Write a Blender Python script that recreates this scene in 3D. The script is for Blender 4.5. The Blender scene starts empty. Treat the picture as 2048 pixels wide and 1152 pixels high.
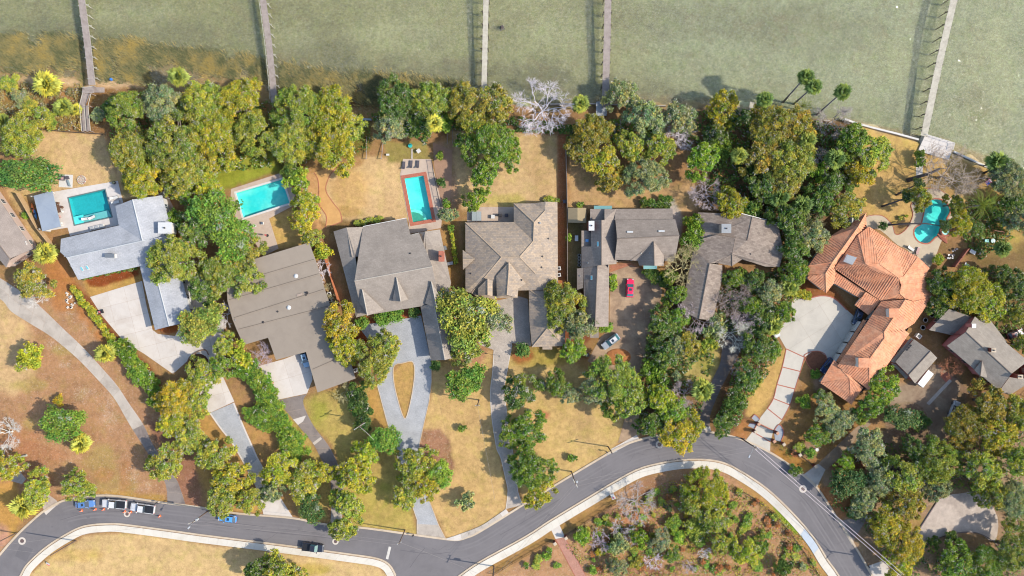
import bpy, math, random
import numpy as np
from mathutils import Vector, Matrix
from mathutils.geometry import tessellate_polygon

# ------------------------------------------------------------------ camera, sky, sun
SC = bpy.context.scene
COL = SC.collection
HC = 170.0                      # drone height (m)
S = 0.125                       # metres on the ground per photo pixel
cam_d = bpy.data.cameras.new('camera')
cam_d.sensor_width = 36.0
cam_d.lens = 36.0 * HC / (2048 * S)
cam_d.clip_start = 1.0
cam_d.clip_end = 3000.0
cam = bpy.data.objects.new('camera', cam_d)
cam.location = (0, 0, HC)
COL.objects.link(cam)
SC.camera = cam

SUN_EL, SUN_AZ = 37.0, 99.0     # compass azimuth, +Y is north
W = bpy.data.worlds.new('World')
SC.world = W
W.use_nodes = True
wn = W.node_tree.nodes
wn.clear()
sky = wn.new('ShaderNodeTexSky')
sky.sky_type = 'NISHITA'
sky.sun_disc = False
sky.sun_elevation = math.radians(SUN_EL)
sky.sun_rotation = math.radians(SUN_AZ)
bg = wn.new('ShaderNodeBackground')
bg.inputs['Strength'].default_value = 0.15
wo = wn.new('ShaderNodeOutputWorld')
W.node_tree.links.new(sky.outputs[0], bg.inputs[0])
W.node_tree.links.new(bg.outputs[0], wo.inputs[0])
sd = bpy.data.lights.new('sun', 'SUN')
sd.energy = 3.15
sd.angle = math.radians(0.5)
sd.color = (1.0, 0.945, 0.84)
sun = bpy.data.objects.new('sun', sd)
e, a = math.radians(SUN_EL), math.radians(SUN_AZ)
sdir = Vector((math.cos(e) * math.sin(a), math.cos(e) * math.cos(a), math.sin(e)))
sun.rotation_euler = (-sdir).to_track_quat('-Z', 'Y').to_euler()
sun.location = (150, -20, 140)
COL.objects.link(sun)
vs = SC.view_settings
vs.view_transform = 'Standard'
vs.look = 'None'
vs.exposure = 1.31
vs.gamma = 1.0
vs.use_curve_mapping = False
SC.cycles.max_bounces = 6
SC.cycles.diffuse_bounces = 3
SC.cycles.transparent_max_bounces = 12
SC.cycles.filter_width = 1.1
GAIN = 2.2                     # display-linear value of a sunlit white diffuser on the ground

rnd = random.Random(7)
NP = np.random.default_rng(11)

# ------------------------------------------------------------------ helpers
def lin(v):
  v /= 255.0
  return v / 12.92 if v <= 0.04045 else ((v + 0.055) / 1.055) ** 2.4

def C(r, g, b, k=1.0):
  """albedo of a surface that reads as this sRGB colour in full sun"""
  return (min(.9, lin(r) / GAIN * k), min(.9, lin(g) / GAIN / 1.03 * k), min(.9, lin(b) / GAIN / 1.1 * k), 1.0)

def U(px, py, z=0.0):
  k = S * (HC - z) / HC
  return Vector(((px - 1024) * k, (576 - py) * k, z))

SHORE = [(-400, 140), (0, 150), (165, 165), (330, 172), (450, 182), (540, 200), (740, 205), (900, 197), (1000, 200), (1100, 214),
         (1200, 206), (1300, 210), (1400, 205), (1480, 203), (1560, 222), (1700, 240), (1740, 250), (1830, 275), (1900, 296), (1980, 330), (2048, 352), (2500, 480)]
SX = np.array([p[0] for p in SHORE], float)
SY = np.array([p[1] for p in SHORE], float)
ZW = -1.5                        # water level

def gz_np(X, Y):
  """ground height at world x, y"""
  px = X / S + 1024
  py = 576 - Y / S
  d = py - np.interp(px, SX, SY)              # px inland of the shore
  wdt = np.interp(px, [1500, 1720], [75.0, 10.0])
  t = np.clip(d / wdt, 0, 1)
  up = -1.42 + 1.42 * t * t * (3 - 2 * t)
  marsh = np.interp(px, [620, 820], [75.0, 18.0])
  dn = -1.42 - np.clip((-d - marsh * .55) / 200.0, 0, 1) * 1.1 - np.clip(-d / marsh * 3, 0, 1) * .04 - np.clip(-d / marsh, 0, 1) * .20
  return np.where(d > 0, up, dn)

def gz(x, y):
  return float(gz_np(np.array([x], float), np.array([y], float))[0])

def UG(px, py, dz=0.0):
  p = U(px, py, 0)
  for _ in range(3):
    z = gz(p.x, p.y)
    p = U(px, py, z)
  p.z = z + dz
  return p

def smooth(pts, n=5, closed=False):
  P = [Vector(p[:2]) for p in pts]
  m = len(P)
  out = []
  rng = range(m if closed else m - 1)
  for i in rng:
    if closed:
      p0, p1, p2, p3 = P[(i - 1) % m], P[i], P[(i + 1) % m], P[(i + 2) % m]
    else:
      p0, p1, p2, p3 = P[max(i - 1, 0)], P[i], P[i + 1], P[min(i + 2, m - 1)]
    for k in range(n):
      t = k / n
      q = .5 * ((2 * p1) + (p2 - p0) * t + (2 * p0 - 5 * p1 + 4 * p2 - p3) * t * t + (3 * p1 - p0 - 3 * p2 + p3) * t ** 3)
      out.append((q.x, q.y))
  if not closed:
    out.append(tuple(P[-1]))
  return out

def resample(pts, n):
  P = np.array([p[:2] for p in pts], float)
  d = np.r_[0, np.cumsum(np.hypot(*np.diff(P, axis=0).T))]
  t = np.linspace(0, d[-1], n)
  return [(float(np.interp(v, d, P[:, 0])), float(np.interp(v, d, P[:, 1]))) for v in t]

def offset(pts, d):
  """shift a px polyline sideways (positive = to the right of travel as seen in the photo)"""
  out = []
  m = len(pts)
  for i in range(m):
    p0 = Vector(pts[max(i - 1, 0)][:2])
    p1 = Vector(pts[min(i + 1, m - 1)][:2])
    t = (p1 - p0)
    t = t.normalized() if t.length > 1e-9 else Vector((1, 0))
    out.append((pts[i][0] - t.y * d, pts[i][1] + t.x * d))
  return out

def area2(p):
  return sum(p[i][0] * p[(i + 1) % len(p)][1] - p[(i + 1) % len(p)][0] * p[i][1] for i in range(len(p)))

def inset(poly, d):
  """mitred inset of a world xy polygon"""
  n = len(poly)
  s = 1 if area2(poly) > 0 else -1
  out = []
  for i in range(n):
    a, b, c = Vector(poly[i - 1][:2]), Vector(poly[i][:2]), Vector(poly[(i + 1) % n][:2])
    e1, e2 = (b - a).normalized(), (c - b).normalized()
    n1, n2 = Vector((-e1.y, e1.x)) * s, Vector((-e2.y, e2.x)) * s
    k = 1 + n1.dot(n2)
    m = (n1 + n2) / k if k > .25 else n1
    out.append(b + m * d)
  return out

ORG = {}
GROUPS = {}

class MB:
  """collects verts and faces; build() links them as one mesh object"""
  def __init__(s):
    s.v, s.f = [], []
  def add(s, vs, fs):
    o = len(s.v)
    s.v += [tuple(p) for p in vs]
    s.f += [tuple(i + o for i in f) for f in fs]
    return s
  def box(s, c, size, rz=0.0, rx=0.0, ry=0.0, taper=1.0):
    hx, hy, hz = size[0] / 2, size[1] / 2, size[2] / 2
    vs = [(x * hx * (taper if z > 0 else 1), y * hy * (taper if z > 0 else 1), z * hz) for z in (-1, 1) for y in (-1, 1) for x in (-1, 1)]
    M = Matrix.Rotation(rz, 3, 'Z') @ Matrix.Rotation(ry, 3, 'Y') @ Matrix.Rotation(rx, 3, 'X')
    vs = [M @ Vector(p) + Vector(c) for p in vs]
    return s.add(vs, [(0, 2, 3, 1), (4, 5, 7, 6), (0, 1, 5, 4), (2, 6, 7, 3), (0, 4, 6, 2), (1, 3, 7, 5)])
  def beam(s, a, b, w, h):
    a, b = Vector(a), Vector(b)
    d = b - a
    t = d.normalized()
    n = Vector((-t.y, t.x, 0))
    n = n.normalized() if n.length > 1e-6 else Vector((1, 0, 0))
    u = t.cross(n)
    vs = [p + n * (i * w / 2) + u * (j * h / 2) for p in (a, b) for i, j in ((-1, -1), (1, -1), (1, 1), (-1, 1))]
    return s.add(vs, [(0, 1, 2, 3), (7, 6, 5, 4), (0, 4, 5, 1), (1, 5, 6, 2), (2, 6, 7, 3), (3, 7, 4, 0)])
  def tube(s, pts, r, n=6, cap=True):
    pts = [Vector(p) for p in pts]
    if not isinstance(r, (list, tuple)):
      r = [r] * len(pts)
    rings = []
    o = len(s.v)
    for i, p in enumerate(pts):
      t = pts[min(i + 1, len(pts) - 1)] - pts[max(i - 1, 0)]
      t = t.normalized() if t.length > 1e-9 else Vector((0, 0, 1))
      x = t.orthogonal().normalized() if abs(t.z) > .95 else Vector((-t.y, t.x, 0)).normalized()
      y = t.cross(x)
      for k in range(n):
        q = 2 * math.pi * k / n
        s.v.append(tuple(p + (x * math.cos(q) + y * math.sin(q)) * r[i]))
    for i in range(len(pts) - 1):
      for k in range(n):
        k2 = (k + 1) % n
        s.f.append((o + i * n + k, o + i * n + k2, o + (i + 1) * n + k2, o + (i + 1) * n + k))
    if cap:
      s.f.append(tuple(o + k for k in range(n))[::-1])
      s.f.append(tuple(o + (len(pts) - 1) * n + k for k in range(n)))
    return s
  def lathe(s, prof, n=12, c=(0, 0, 0)):
    o = len(s.v)
    for r, z in prof:
      for k in range(n):
        q = 2 * math.pi * k / n
        s.v.append((c[0] + r * math.cos(q), c[1] + r * math.sin(q), c[2] + z))
    for i in range(len(prof) - 1):
      for k in range(n):
        k2 = (k + 1) % n
        s.f.append((o + i * n + k, o + i * n + k2, o + (i + 1) * n + k2, o + (i + 1) * n + k))
    s.f.append(tuple(o + k for k in range(n))[::-1])
    s.f.append(tuple(o + (len(prof) - 1) * n + k for k in range(n)))
    return s
  def slab(s, pts, thick, holes=()):
    """3d polygon (with xy holes) as a slab hanging `thick` below its top"""
    loops = [[Vector(p) for p in pts]] + [[Vector(p) for p in h] for h in holes]
    if area2(loops[0]) < 0:
      loops[0].reverse()
    for h in loops[1:]:
      if area2(h) > 0:
        h.reverse()
    flat = [p for l in loops for p in l]
    if len(loops) == 1 and len(pts) <= 4 and convex(loops[0]):
      tris = [tuple(range(len(pts)))]
    else:
      tris = [tuple(t) for t in tessellate_polygon([[Vector((p.x, p.y, 0)) for p in l] for l in loops])]
      tris = [t if tri_up(flat, t) else t[::-1] for t in tris]
    n = len(flat)
    dn = Vector((0, 0, -thick))
    fs = list(tris) + [tuple(i + n for i in t[::-1]) for t in tris]
    o = 0
    for l in loops:
      m = len(l)
      for i in range(m):
        j = (i + 1) % m
        fs.append((o + i, o + i + n, o + j + n, o + j))
      o += m
    return s.add(flat + [p + dn for p in flat], fs)
  def mesh(s, name, mat=None, org=(0, 0, 0), flat=True):
    me = bpy.data.meshes.new(name)
    o = Vector(org)
    me.from_pydata([(p[0] - o.x, p[1] - o.y, p[2] - o.z) for p in s.v], [], s.f)
    for m in (mat if isinstance(mat, (list, tuple)) else [mat]):
      me.materials.append(m)
    if not flat:
      me.polygons.foreach_set('use_smooth', [True] * len(me.polygons))
    me.update()
    return me
  def build(s, name, mat, parent=None, org=None, flat=True):
    if parent is not None and org is None:
      org = ORG[parent.name]
    if parent is None and org is None:
      org = Vector((0, 0, 0))
    o = bpy.data.objects.new(name, s.mesh(name, mat, org, flat))
    COL.objects.link(o)
    if parent is not None:
      o.parent = parent
    else:
      o.location = org
    ORG[o.name] = Vector(org)
    return o

def tri_up(P, t):
  a, b, c = P[t[0]], P[t[1]], P[t[2]]
  return (b.x - a.x) * (c.y - a.y) - (b.y - a.y) * (c.x - a.x) > 0

def convex(p):
  sg = [((p[i].x - p[i - 1].x) * (p[(i + 1) % len(p)].y - p[i].y) - (p[i].y - p[i - 1].y) * (p[(i + 1) % len(p)].x - p[i].x)) for i in range(len(p))]
  return all(v > -1e-6 for v in sg)

def tag(o, label=None, cat=None, group=None, kind=None):
  if label: o['label'] = label
  if cat: o['category'] = cat
  if group: o['group'] = group
  if kind: o['kind'] = kind
  return o

def thing(name, label, cat, loc, rz=0.0, group=None):
  o = bpy.data.objects.new(name, None)
  o.empty_display_size = .5
  o.location = loc
  o.rotation_euler = (0, 0, rz)
  COL.objects.link(o)
  ORG[o.name] = Vector(loc)
  return tag(o, label, cat, group)

def struct(name):
  o = bpy.data.objects.new(name, None)
  COL.objects.link(o)
  ORG[o.name] = Vector((0, 0, 0))
  o['kind'] = 'structure'
  return o

def inst(src_mesh, name, parent, loc=(0, 0, 0), rot=(0, 0, 0), scale=(1, 1, 1), color=None):
  o = bpy.data.objects.new(name, src_mesh)
  COL.objects.link(o)
  o.parent = parent
  o.location, o.rotation_euler, o.scale = loc, rot, scale
  if color is not None:
    o.color = color
  return o

def copy_thing(src, loc, rz=None, label=None):
  """copy of a thing with its parts and sub-parts (they share mesh data)"""
  c = src.copy()
  COL.objects.link(c)
  c.location = loc
  if rz is not None:
    c.rotation_euler = (0, 0, rz)
  if label:
    c['label'] = label
  for ch in list(src.children):
    k = ch.copy()
    COL.objects.link(k)
    k.parent = c
    for g in list(ch.children):
      q = g.copy()
      COL.objects.link(q)
      q.parent = k
  return c

# ------------------------------------------------------------------ materials
def mat_new(name):
  m = bpy.data.materials.new(name)
  m.use_nodes = True
  nt = m.node_tree
  nt.nodes.clear()
  out = nt.nodes.new('ShaderNodeOutputMaterial')
  return m, nt, out

class N:
  def __init__(s, nt): s.nt = nt
  def __call__(s, t, **kw):
    n = s.nt.nodes.new('ShaderNode' + t)
    for k, v in kw.items():
      if k.startswith('i_'):
        key = k[2:]
        key = int(key) if key.isdigit() else key.replace('_', ' ')
        if hasattr(v, 'is_output') or isinstance(v, bpy.types.NodeSocket):
          s.nt.links.new(v, n.inputs[key])
        else:
          n.inputs[key].default_value = v
      else:
        setattr(n, k, v)
    return n
  def mix(s, f, a, b, blend='MIX'):
    n = s.nt.nodes.new('ShaderNodeMix')
    n.data_type = 'RGBA'
    n.blend_type = blend
    for sock, v in ((n.inputs[0], f), (n.inputs[6], a), (n.inputs[7], b)):
      if isinstance(v, bpy.types.NodeSocket): s.nt.links.new(v, sock)
      else: sock.default_value = v
    return n.outputs[2]
  def math(s, op, a, b=0.0, clamp=False):
    n = s.nt.nodes.new('ShaderNodeMath')
    n.operation = op
    n.use_clamp = clamp
    for sock, v in ((n.inputs[0], a), (n.inputs[1], b)):
      if isinstance(v, bpy.types.NodeSocket): s.nt.links.new(v, sock)
      else: sock.default_value = v
    return n.outputs[0]
  def rng(s, v, a, b, c=0.0, d=1.0):
    n = s.nt.nodes.new('ShaderNodeMapRange')
    s.nt.links.new(v, n.inputs[0])
    for i, x in enumerate((a, b, c, d)): n.inputs[i + 1].default_value = x
    return n.outputs[0]
  def noise(s, co, scale, detail=3.0, rough=.6, dist=0.0):
    n = s.nt.nodes.new('ShaderNodeTexNoise')
    n.inputs['Scale'].default_value = scale
    n.inputs['Detail'].default_value = detail
    n.inputs['Roughness'].default_value = rough
    n.inputs['Distortion'].default_value = dist
    s.nt.links.new(co, n.inputs['Vector'])
    return n.outputs['Fac']

def mul(c, k):
  return (c[0] * k, c[1] * k, c[2] * k, 1.0)

def surf(name, col, rough=.85, var=.18, scale=1.2, fine=6.0, bump=0.0, stain=None, stain_amt=.5, stain_scale=.25, spec=.3, metal=0.0, rand=0.0, tint2=None):
  """general weathered surface: coarse and fine tone noise, optional stains, optional per-object tone"""
  m, nt, out = mat_new(name)
  n = N(nt)
  geo = n('NewGeometry')
  co = geo.outputs['Position']
  a = n.noise(co, scale, 4.0, .65)
  b = n.noise(co, fine, 2.0, .7)
  t = n.math('ADD', n.rng(a, .25, .75, -var, var), n.rng(b, .25, .75, -var * .8, var * .8))
  t = n.math('ADD', t, 1.0)
  if rand:
    oi = n('ObjectInfo')
    t = n.math('ADD', t, n.rng(oi.outputs['Random'], 0, 1, -rand, rand))
  c = n.mix(1.0, col, (1, 1, 1, 1), 'MULTIPLY')
  if tint2:
    c = n.mix(n.rng(n.noise(co, scale * .6, 3.0, .6), .38, .62), col, tint2)
  if stain:
    st = n.rng(n.noise(co, stain_scale, 5.0, .7, .4), .46, .68, 0, stain_amt)
    c = n.mix(st, c, stain)
  cc = n('CombineColor', i_0=t, i_1=t, i_2=t)
  c = n.mix(1.0, c, cc.outputs[0], 'MULTIPLY')
  p = n('BsdfPrincipled', i_Roughness=rough, i_Metallic=metal)
  p.inputs['Specular IOR Level'].default_value = spec
  nt.links.new(c, p.inputs['Base Color'])
  if bump:
    bp = n('Bump', i_Strength=bump, i_Distance=.05)
    nt.links.new(b, bp.inputs['Height'])
    nt.links.new(bp.outputs[0], p.inputs['Normal'])
  nt.links.new(p.outputs[0], out.inputs[0])
  return m

def shingle(name, col, col2, rot=0.0, w=.9, h=.32, amt=.5, rand_scale=1.0):
  """courses of shingles: brick cells with their own tone plus weathering"""
  m, nt, out = mat_new(name)
  n = N(nt)
  geo = n('NewGeometry')
  mp = n('Mapping')
  mp.inputs['Rotation'].default_value = (0, 0, rot)
  nt.links.new(geo.outputs['Position'], mp.inputs['Vector'])
  co = mp.outputs[0]
  bt = n('TexBrick', offset=.5, offset_frequency=2)
  bt.inputs['Color1'].default_value = col
  bt.inputs['Color2'].default_value = col2
  bt.inputs['Mortar'].default_value = mul(col, .55)
  bt.inputs['Scale'].default_value = 1.0
  bt.inputs['Mortar Size'].default_value = .02
  bt.inputs['Bias'].default_value = -.1
  bt.inputs['Brick Width'].default_value = w
  bt.inputs['Row Height'].default_value = h
  nt.links.new(co, bt.inputs['Vector'])
  a = n.noise(geo.outputs['Position'], .35, 4.0, .65)
  b = n.noise(geo.outputs['Position'], 3.5, 3.0, .7)
  t = n.math('ADD', n.rng(a, .3, .7, -.12, .12), n.rng(b, .25, .75, -.16, .16))
  t = n.math('ADD', t, 1.0)
  c = n.mix(amt, mul(col, .98), bt.outputs[0])
  cc = n('CombineColor', i_0=t, i_1=t, i_2=t)
  c = n.mix(1.0, c, cc.outputs[0], 'MULTIPLY')
  p = n('BsdfPrincipled', i_Roughness=.9)
  p.inputs['Specular IOR Level'].default_value = .2
  nt.links.new(c, p.inputs['Base Color'])
  nt.links.new(p.outputs[0], out.inputs[0])
  return m

def paint(name, col, rough=.4, metal=0.0, coat=0.0, spec=.5):
  m, nt, out = mat_new(name)
  n = N(nt)
  geo = n('NewGeometry')
  b = n.noise(geo.outputs['Position'], 5.0, 3.0, .6)
  t = n.rng(b, .3, .7, .93, 1.07)
  cc = n('CombineColor', i_0=t, i_1=t, i_2=t)
  c = n.mix(1.0, col, cc.outputs[0], 'MULTIPLY')
  p = n('BsdfPrincipled', i_Roughness=rough, i_Metallic=metal)
  p.inputs['Coat Weight'].default_value = coat
  p.inputs['Specular IOR Level'].default_value = spec
  nt.links.new(c, p.inputs['Base Color'])
  nt.links.new(p.outputs[0], out.inputs[0])
  return m
# ------------------------------------------------------------------ ground sheet
def fbm_np(x, y, scale, octv=4, seed=0):
  out = np.zeros_like(x)
  amp, tot = 1.0, 0.0
  for o in range(octv):
    r = np.random.default_rng(seed * 31 + o)
    g = r.random((256, 256))
    fx, fy = x * scale + 37.7 * o, y * scale + 11.3 * o
    ix, iy = np.floor(fx).astype(int), np.floor(fy).astype(int)
    tx, ty = fx - ix, fy - iy
    tx, ty = tx * tx * (3 - 2 * tx), ty * ty * (3 - 2 * ty)
    v = (g[ix % 256, iy % 256] * (1 - tx) + g[(ix + 1) % 256, iy % 256] * tx) * (1 - ty) + \
      (g[ix % 256, (iy + 1) % 256] * (1 - tx) + g[(ix + 1) % 256, (iy + 1) % 256] * tx) * ty
    out += v * amp
    tot += amp
    amp *= .55
    scale *= 2.03
  return out / tot

gx = np.concatenate([[-900, -600, -400, -280, -210, -175], np.arange(-150, 150.01, .5), [175, 210, 280, 400, 600, 900]])
gy = np.concatenate([[-900, -600, -400, -280, -200, -150, -115], np.arange(-95, 95.01, .5), [115, 150, 200, 280, 400, 600, 900]])
GX, GY = np.meshgrid(gx, gy)
NXg, NYg = len(gx), len(gy)
X1, Y1 = GX.ravel(), GY.ravel()
PX, PY = X1 / S + 1024, 576 - Y1 / S
Z1 = gz_np(X1, Y1)
n_hi = fbm_np(PX, PY, 1 / 14.0, 3, 1) - .5
n_lo = fbm_np(PX, PY, 1 / 70.0, 3, 2) - .5
n_md = fbm_np(PX, PY, 1 / 32.0, 3, 3) - .5
Z1 = Z1 + np.where(PY - np.interp(PX, SX, SY) < 0, n_md * .3 + n_hi * .12, 0)

ZC = np.zeros((len(X1), 4))
ZC[:] = C(182, 140, 96)
ZC[:, 3] = .5

def sd_poly(pts, m):
  x, y = PX[m], PY[m]
  d = np.full(x.shape, 1e9)
  ins = np.zeros(x.shape, bool)
  for i in range(len(pts)):
    ax, ay = pts[i - 1]
    bx, by = pts[i]
    ex, ey = bx - ax, by - ay
    L = ex * ex + ey * ey + 1e-9
    t = np.clip(((x - ax) * ex + (y - ay) * ey) / L, 0, 1)
    d = np.minimum(d, np.hypot(x - ax - t * ex, y - ay - t * ey))
    c = (ay > y) != (by > y)
    ins ^= c & (x < ex * (y - ay) / (ey if abs(ey) > 1e-9 else 1e-9) + ax)
  return np.where(ins, -d, d)

def zone(pts, col, soft=4.0, wob=8.0, a=1.0, speck=None, patch=0.0):
  p = np.array(pts, float)
  pad = soft + wob + 4
  m = (PX > p[:, 0].min() - pad) & (PX < p[:, 0].max() + pad) & (PY > p[:, 1].min() - pad) & (PY < p[:, 1].max() + pad)
  d = sd_poly(pts, m) + (n_hi[m] * .6 + n_md[m] * .8) * wob * 2
  t = np.clip(.5 - d / (2 * soft), 0, 1)
  w = t * t * (3 - 2 * t) * a
  if patch:
    w = w * np.clip(.5 + (n_md[m] + n_hi[m] * .7) * patch, 0, 1)
  c = np.array(col)
  ZC[m, :3] = ZC[m, :3] * (1 - w[:, None]) + c[:3] * w[:, None]
  if speck is not None:
    ZC[m, 3] = ZC[m, 3] * (1 - w) + speck * w

def blob(px, py, rx, ry, col, a=1.0, soft=None, speck=None, patch=0.0, wob=None):
  pts = [(px + rx * math.cos(q * math.pi / 8), py + ry * math.sin(q * math.pi / 8)) for q in range(16)]
  r = min(rx, ry)
  zone(pts, col, soft if soft else r * .4, wob if wob is not None else r * .45, a, speck, patch)

TAN = C(232, 194, 142); TAN2 = C(220, 182, 130); GOLD = C(224, 182, 112); LITTER = C(198, 150, 110)
STRAW = C(200, 136, 82); LIME = C(166, 170, 62)
DIRT = C(156, 118, 86); MULCH = C(136, 88, 60); SAND = C(226, 200, 160); PINK = C(196, 158, 128)
DARKL = C(128, 96, 66); ORANGE = C(222, 160, 92); WHITISH = C(222, 206, 190); BROWN = C(146, 106, 62)

# sea bed and shore
sea = PY < np.interp(PX, SX, SY) + 3
seab = np.array(C(196, 196, 146))
ZC[sea, :3] = seab[:3]
ZC[sea, 3] = .15
zone([(1250, -300), (2600, -300), (2600, 600), (1900, 330), (1700, 260), (1400, 220), (1300, 120)], C(204, 214, 186), 120, 30, .85)
zone([(-400, -400), (700, -400), (760, 200), (-400, 200)], C(172, 168, 100), 90, 30, .55)
for bx, by, rx, ry, al in [(60, 55, 130, 30, .4), (330, 60, 150, 26, .4), (620, 110, 90, 40, .6), (760, 150, 120, 30, .7), (930, 150, 60, 40, .6),
                           (1060, 150, 90, 34, .7), (1250, 180, 120, 20, .5), (1420, 30, 260, 40, .4), (1640, 60, 150, 50, .25), (1960, 200, 40, 26, .6), (600, 40, 60, 30, .2), (1100, 170, 60, 24, .5)]:
  blob(bx, by, rx, ry, C(126, 120, 74), al, 24, wob=24)
for bx, by, rx, ry in [(780, 60, 90, 26), (1140, 60, 90, 30), (1790, 110, 70, 40), (560, 70, 60, 30), (1990, 150, 60, 120), (250, 20, 90, 20)]:
  blob(bx, by, rx, ry, C(226, 228, 186), .5, 26, wob=20)
zone([(-200, 86), (100, 84), (170, 100), (260, 96), (350, 116), (450, 122), (540, 140), (640, 155), (770, 162), (900, 170), (1010, 182), (1010, 210), (760, 215), (540, 210), (340, 182), (165, 172), (-200, 162)],
     C(174, 146, 104), 22, 10, .9, .9)
zone([(-200, 120), (100, 128), (250, 122), (440, 150), (540, 165), (640, 185), (640, 200), (500, 190), (300, 172), (100, 158), (-200, 160)], C(184, 152, 104), 14, 8, .8, .9)
zone([(270, 116), (340, 128), (420, 140), (470, 152), (400, 150), (300, 136)], C(226, 186, 134), 5, 4, .8)
zone([(690, 165), (760, 160), (760, 215), (560, 205), (560, 170), (640, 172)], C(134, 94, 46), 7, 7, .85, .4)
zone([(1060, 196), (1330, 190), (1480, 196), (1480, 214), (1060, 216)], C(186, 160, 116), 7, 6, .9)
zone([(1690, 232), (1850, 268), (1850, 278), (1690, 250)], SAND, 3, 3, 1, .8)
zone([(1890, 272), (1990, 312), (2080, 348), (2080, 366), (1980, 334), (1900, 302)], SAND, 4, 4, 1, .8)

# bluff and back yards
zone([(-50, 152), (170, 158), (330, 176), (520, 196), (540, 220), (240, 300), (215, 275), (110, 262), (-50, 240)], C(164, 122, 76), 7, 8, 1, .8)
zone([(-50, 150), (170, 152), (250, 160), (280, 172), (160, 172), (20, 166)], C(234, 196, 152), 5, 5, .95, .8)
blob(40, 200, 50, 30, C(150, 128, 66), .7); blob(120, 235, 40, 20, C(156, 130, 70), .7); blob(60, 250, 60, 20, C(146, 120, 62), .6)
blob(12, 180, 16, 20, ORANGE, .7); blob(110, 180, 18, 22, C(214, 160, 104), .8)
zone([(86, 262), (205, 268), (222, 300), (238, 365), (245, 398), (330, 385), (330, 330), (300, 300), (225, 290)], TAN, 4, 3, 1, .15)
zone([(86, 262), (205, 268), (238, 365), (100, 400), (60, 400), (30, 385), (20, 372), (60, 300)], TAN, 4, 3, 1, .15)
zone([(8, 380), (40, 378), (110, 500), (150, 575), (90, 520), (60, 470)], TAN2, 4, 5, 1, .2)
zone([(-60, 372), (8, 372), (55, 470), (80, 492), (78, 500), (40, 500), (-60, 372)], C(190, 148, 106), 4, 4, 1)
zone([(240, 300), (540, 220), (740, 250), (740, 300), (600, 350), (560, 345), (470, 372), (340, 390), (245, 385)], C(140, 128, 60), 8, 8, 1, .5)
zone([(430, 320), (540, 312), (560, 342), (470, 372), (400, 392), (350, 392), (390, 350)], LIME, 6, 7, 1, .1)
zone([(310, 380), (340, 378), (350, 470), (400, 560), (440, 620), (380, 660), (330, 480)], C(186, 120, 72), 6, 4, 1)
zone([(537, 437), (590, 415), (625, 470), (612, 490), (556, 497)], GOLD, 3, 3, 1, .1)
zone([(655, 330), (735, 312), (815, 315), (812, 345), (822, 440), (760, 440), (660, 452), (640, 440), (640, 350)], TAN, 4, 3, 1, .2)
blob(770, 345, 50, 22, C(232, 196, 140), .5); blob(700, 380, 40, 40, C(232, 180, 98), .4); blob(690, 425, 30, 12, C(196, 150, 84), .5)
zone([(600, 340), (640, 345), (640, 440), (655, 470), (640, 470), (610, 420)], C(226, 174, 120), 5, 5, 1, .5)
zone([(655, 440), (770, 440), (770, 455), (660, 468)], C(140, 110, 66), 3, 3, .8)
zone([(770, 285), (850, 282), (868, 320), (860, 330), (775, 325)], C(176, 158, 92), 4, 5, 1, .4)
zone([(600, 320), (735, 316), (720, 334), (680, 338), (640, 350), (610, 345)], C(196, 150, 96), 5, 5, .9, .8)
zone([(866, 285), (905, 280), (920, 350), (912, 430), (884, 430), (880, 350)], C(186, 148, 116), 4, 4, 1, .8)
zone([(905, 262), (1045, 262), (1060, 268), (1125, 272), (1128, 410), (1060, 406), (1010, 415), (925, 420), (912, 360)], C(226, 190, 138), 5, 5, 1, .3)
blob(1085, 330, 30, 60, C(206, 168, 116), .6); blob(1010, 400, 40, 12, C(206, 190, 100), .6)
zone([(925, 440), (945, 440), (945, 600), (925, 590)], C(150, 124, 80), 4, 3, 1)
zone([(882, 430), (912, 430), (925, 520), (922, 600), (900, 570)], C(178, 138, 84), 4, 4, 1)
zone([(1114, 270), (1133, 270), (1133, 590), (1116, 590)], C(186, 118, 76), 4, 3, 1, .7)
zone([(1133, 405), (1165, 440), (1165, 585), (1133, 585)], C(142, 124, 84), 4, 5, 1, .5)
zone([(1136, 300), (1200, 300), (1400, 300), (1420, 420), (1360, 425), (1140, 418)], C(212, 172, 122), 7, 8, 1, .4)
blob(1260, 330, 60, 40, C(168, 124, 80), .7); blob(1340, 330, 50, 40, C(176, 128, 88), .7)
zone([(1325, 400), (1348, 398), (1366, 440), (1360, 480), (1348, 440)], C(206, 196, 186), 4, 4, .9, .9)
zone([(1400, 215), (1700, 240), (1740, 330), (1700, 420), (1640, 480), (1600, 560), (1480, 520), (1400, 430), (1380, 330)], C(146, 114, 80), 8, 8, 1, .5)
zone([(1705, 248), (1838, 282), (1900, 306), (1985, 342), (2060, 400), (1960, 420), (1880, 392), (1840, 440), (1790, 450), (1740, 440), (1700, 400), (1690, 340)], GOLD, 5, 5, 1, .2)
zone([(1710, 250), (1838, 284), (1836, 340), (1770, 320), (1730, 290)], C(230, 190, 118), 5, 6, .9, .2)
zone([(1840, 330), (1960, 330), (1980, 380), (1930, 400), (1870, 378)], C(196, 160, 106), 8, 8, .8, .5)
zone([(1740, 350), (1830, 340), (1850, 400), (1800, 440), (1750, 420)], C(222, 182, 118), 6, 8, .8)
zone([(1940, 400), (2100, 380), (2100, 720), (1960, 640), (1930, 480)], C(140, 114, 74), 6, 8, 1, .5)
blob(2000, 475, 48, 32, C(206, 176, 100), .9); blob(1890, 500, 30, 20, C(150, 116, 80), .8)

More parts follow.
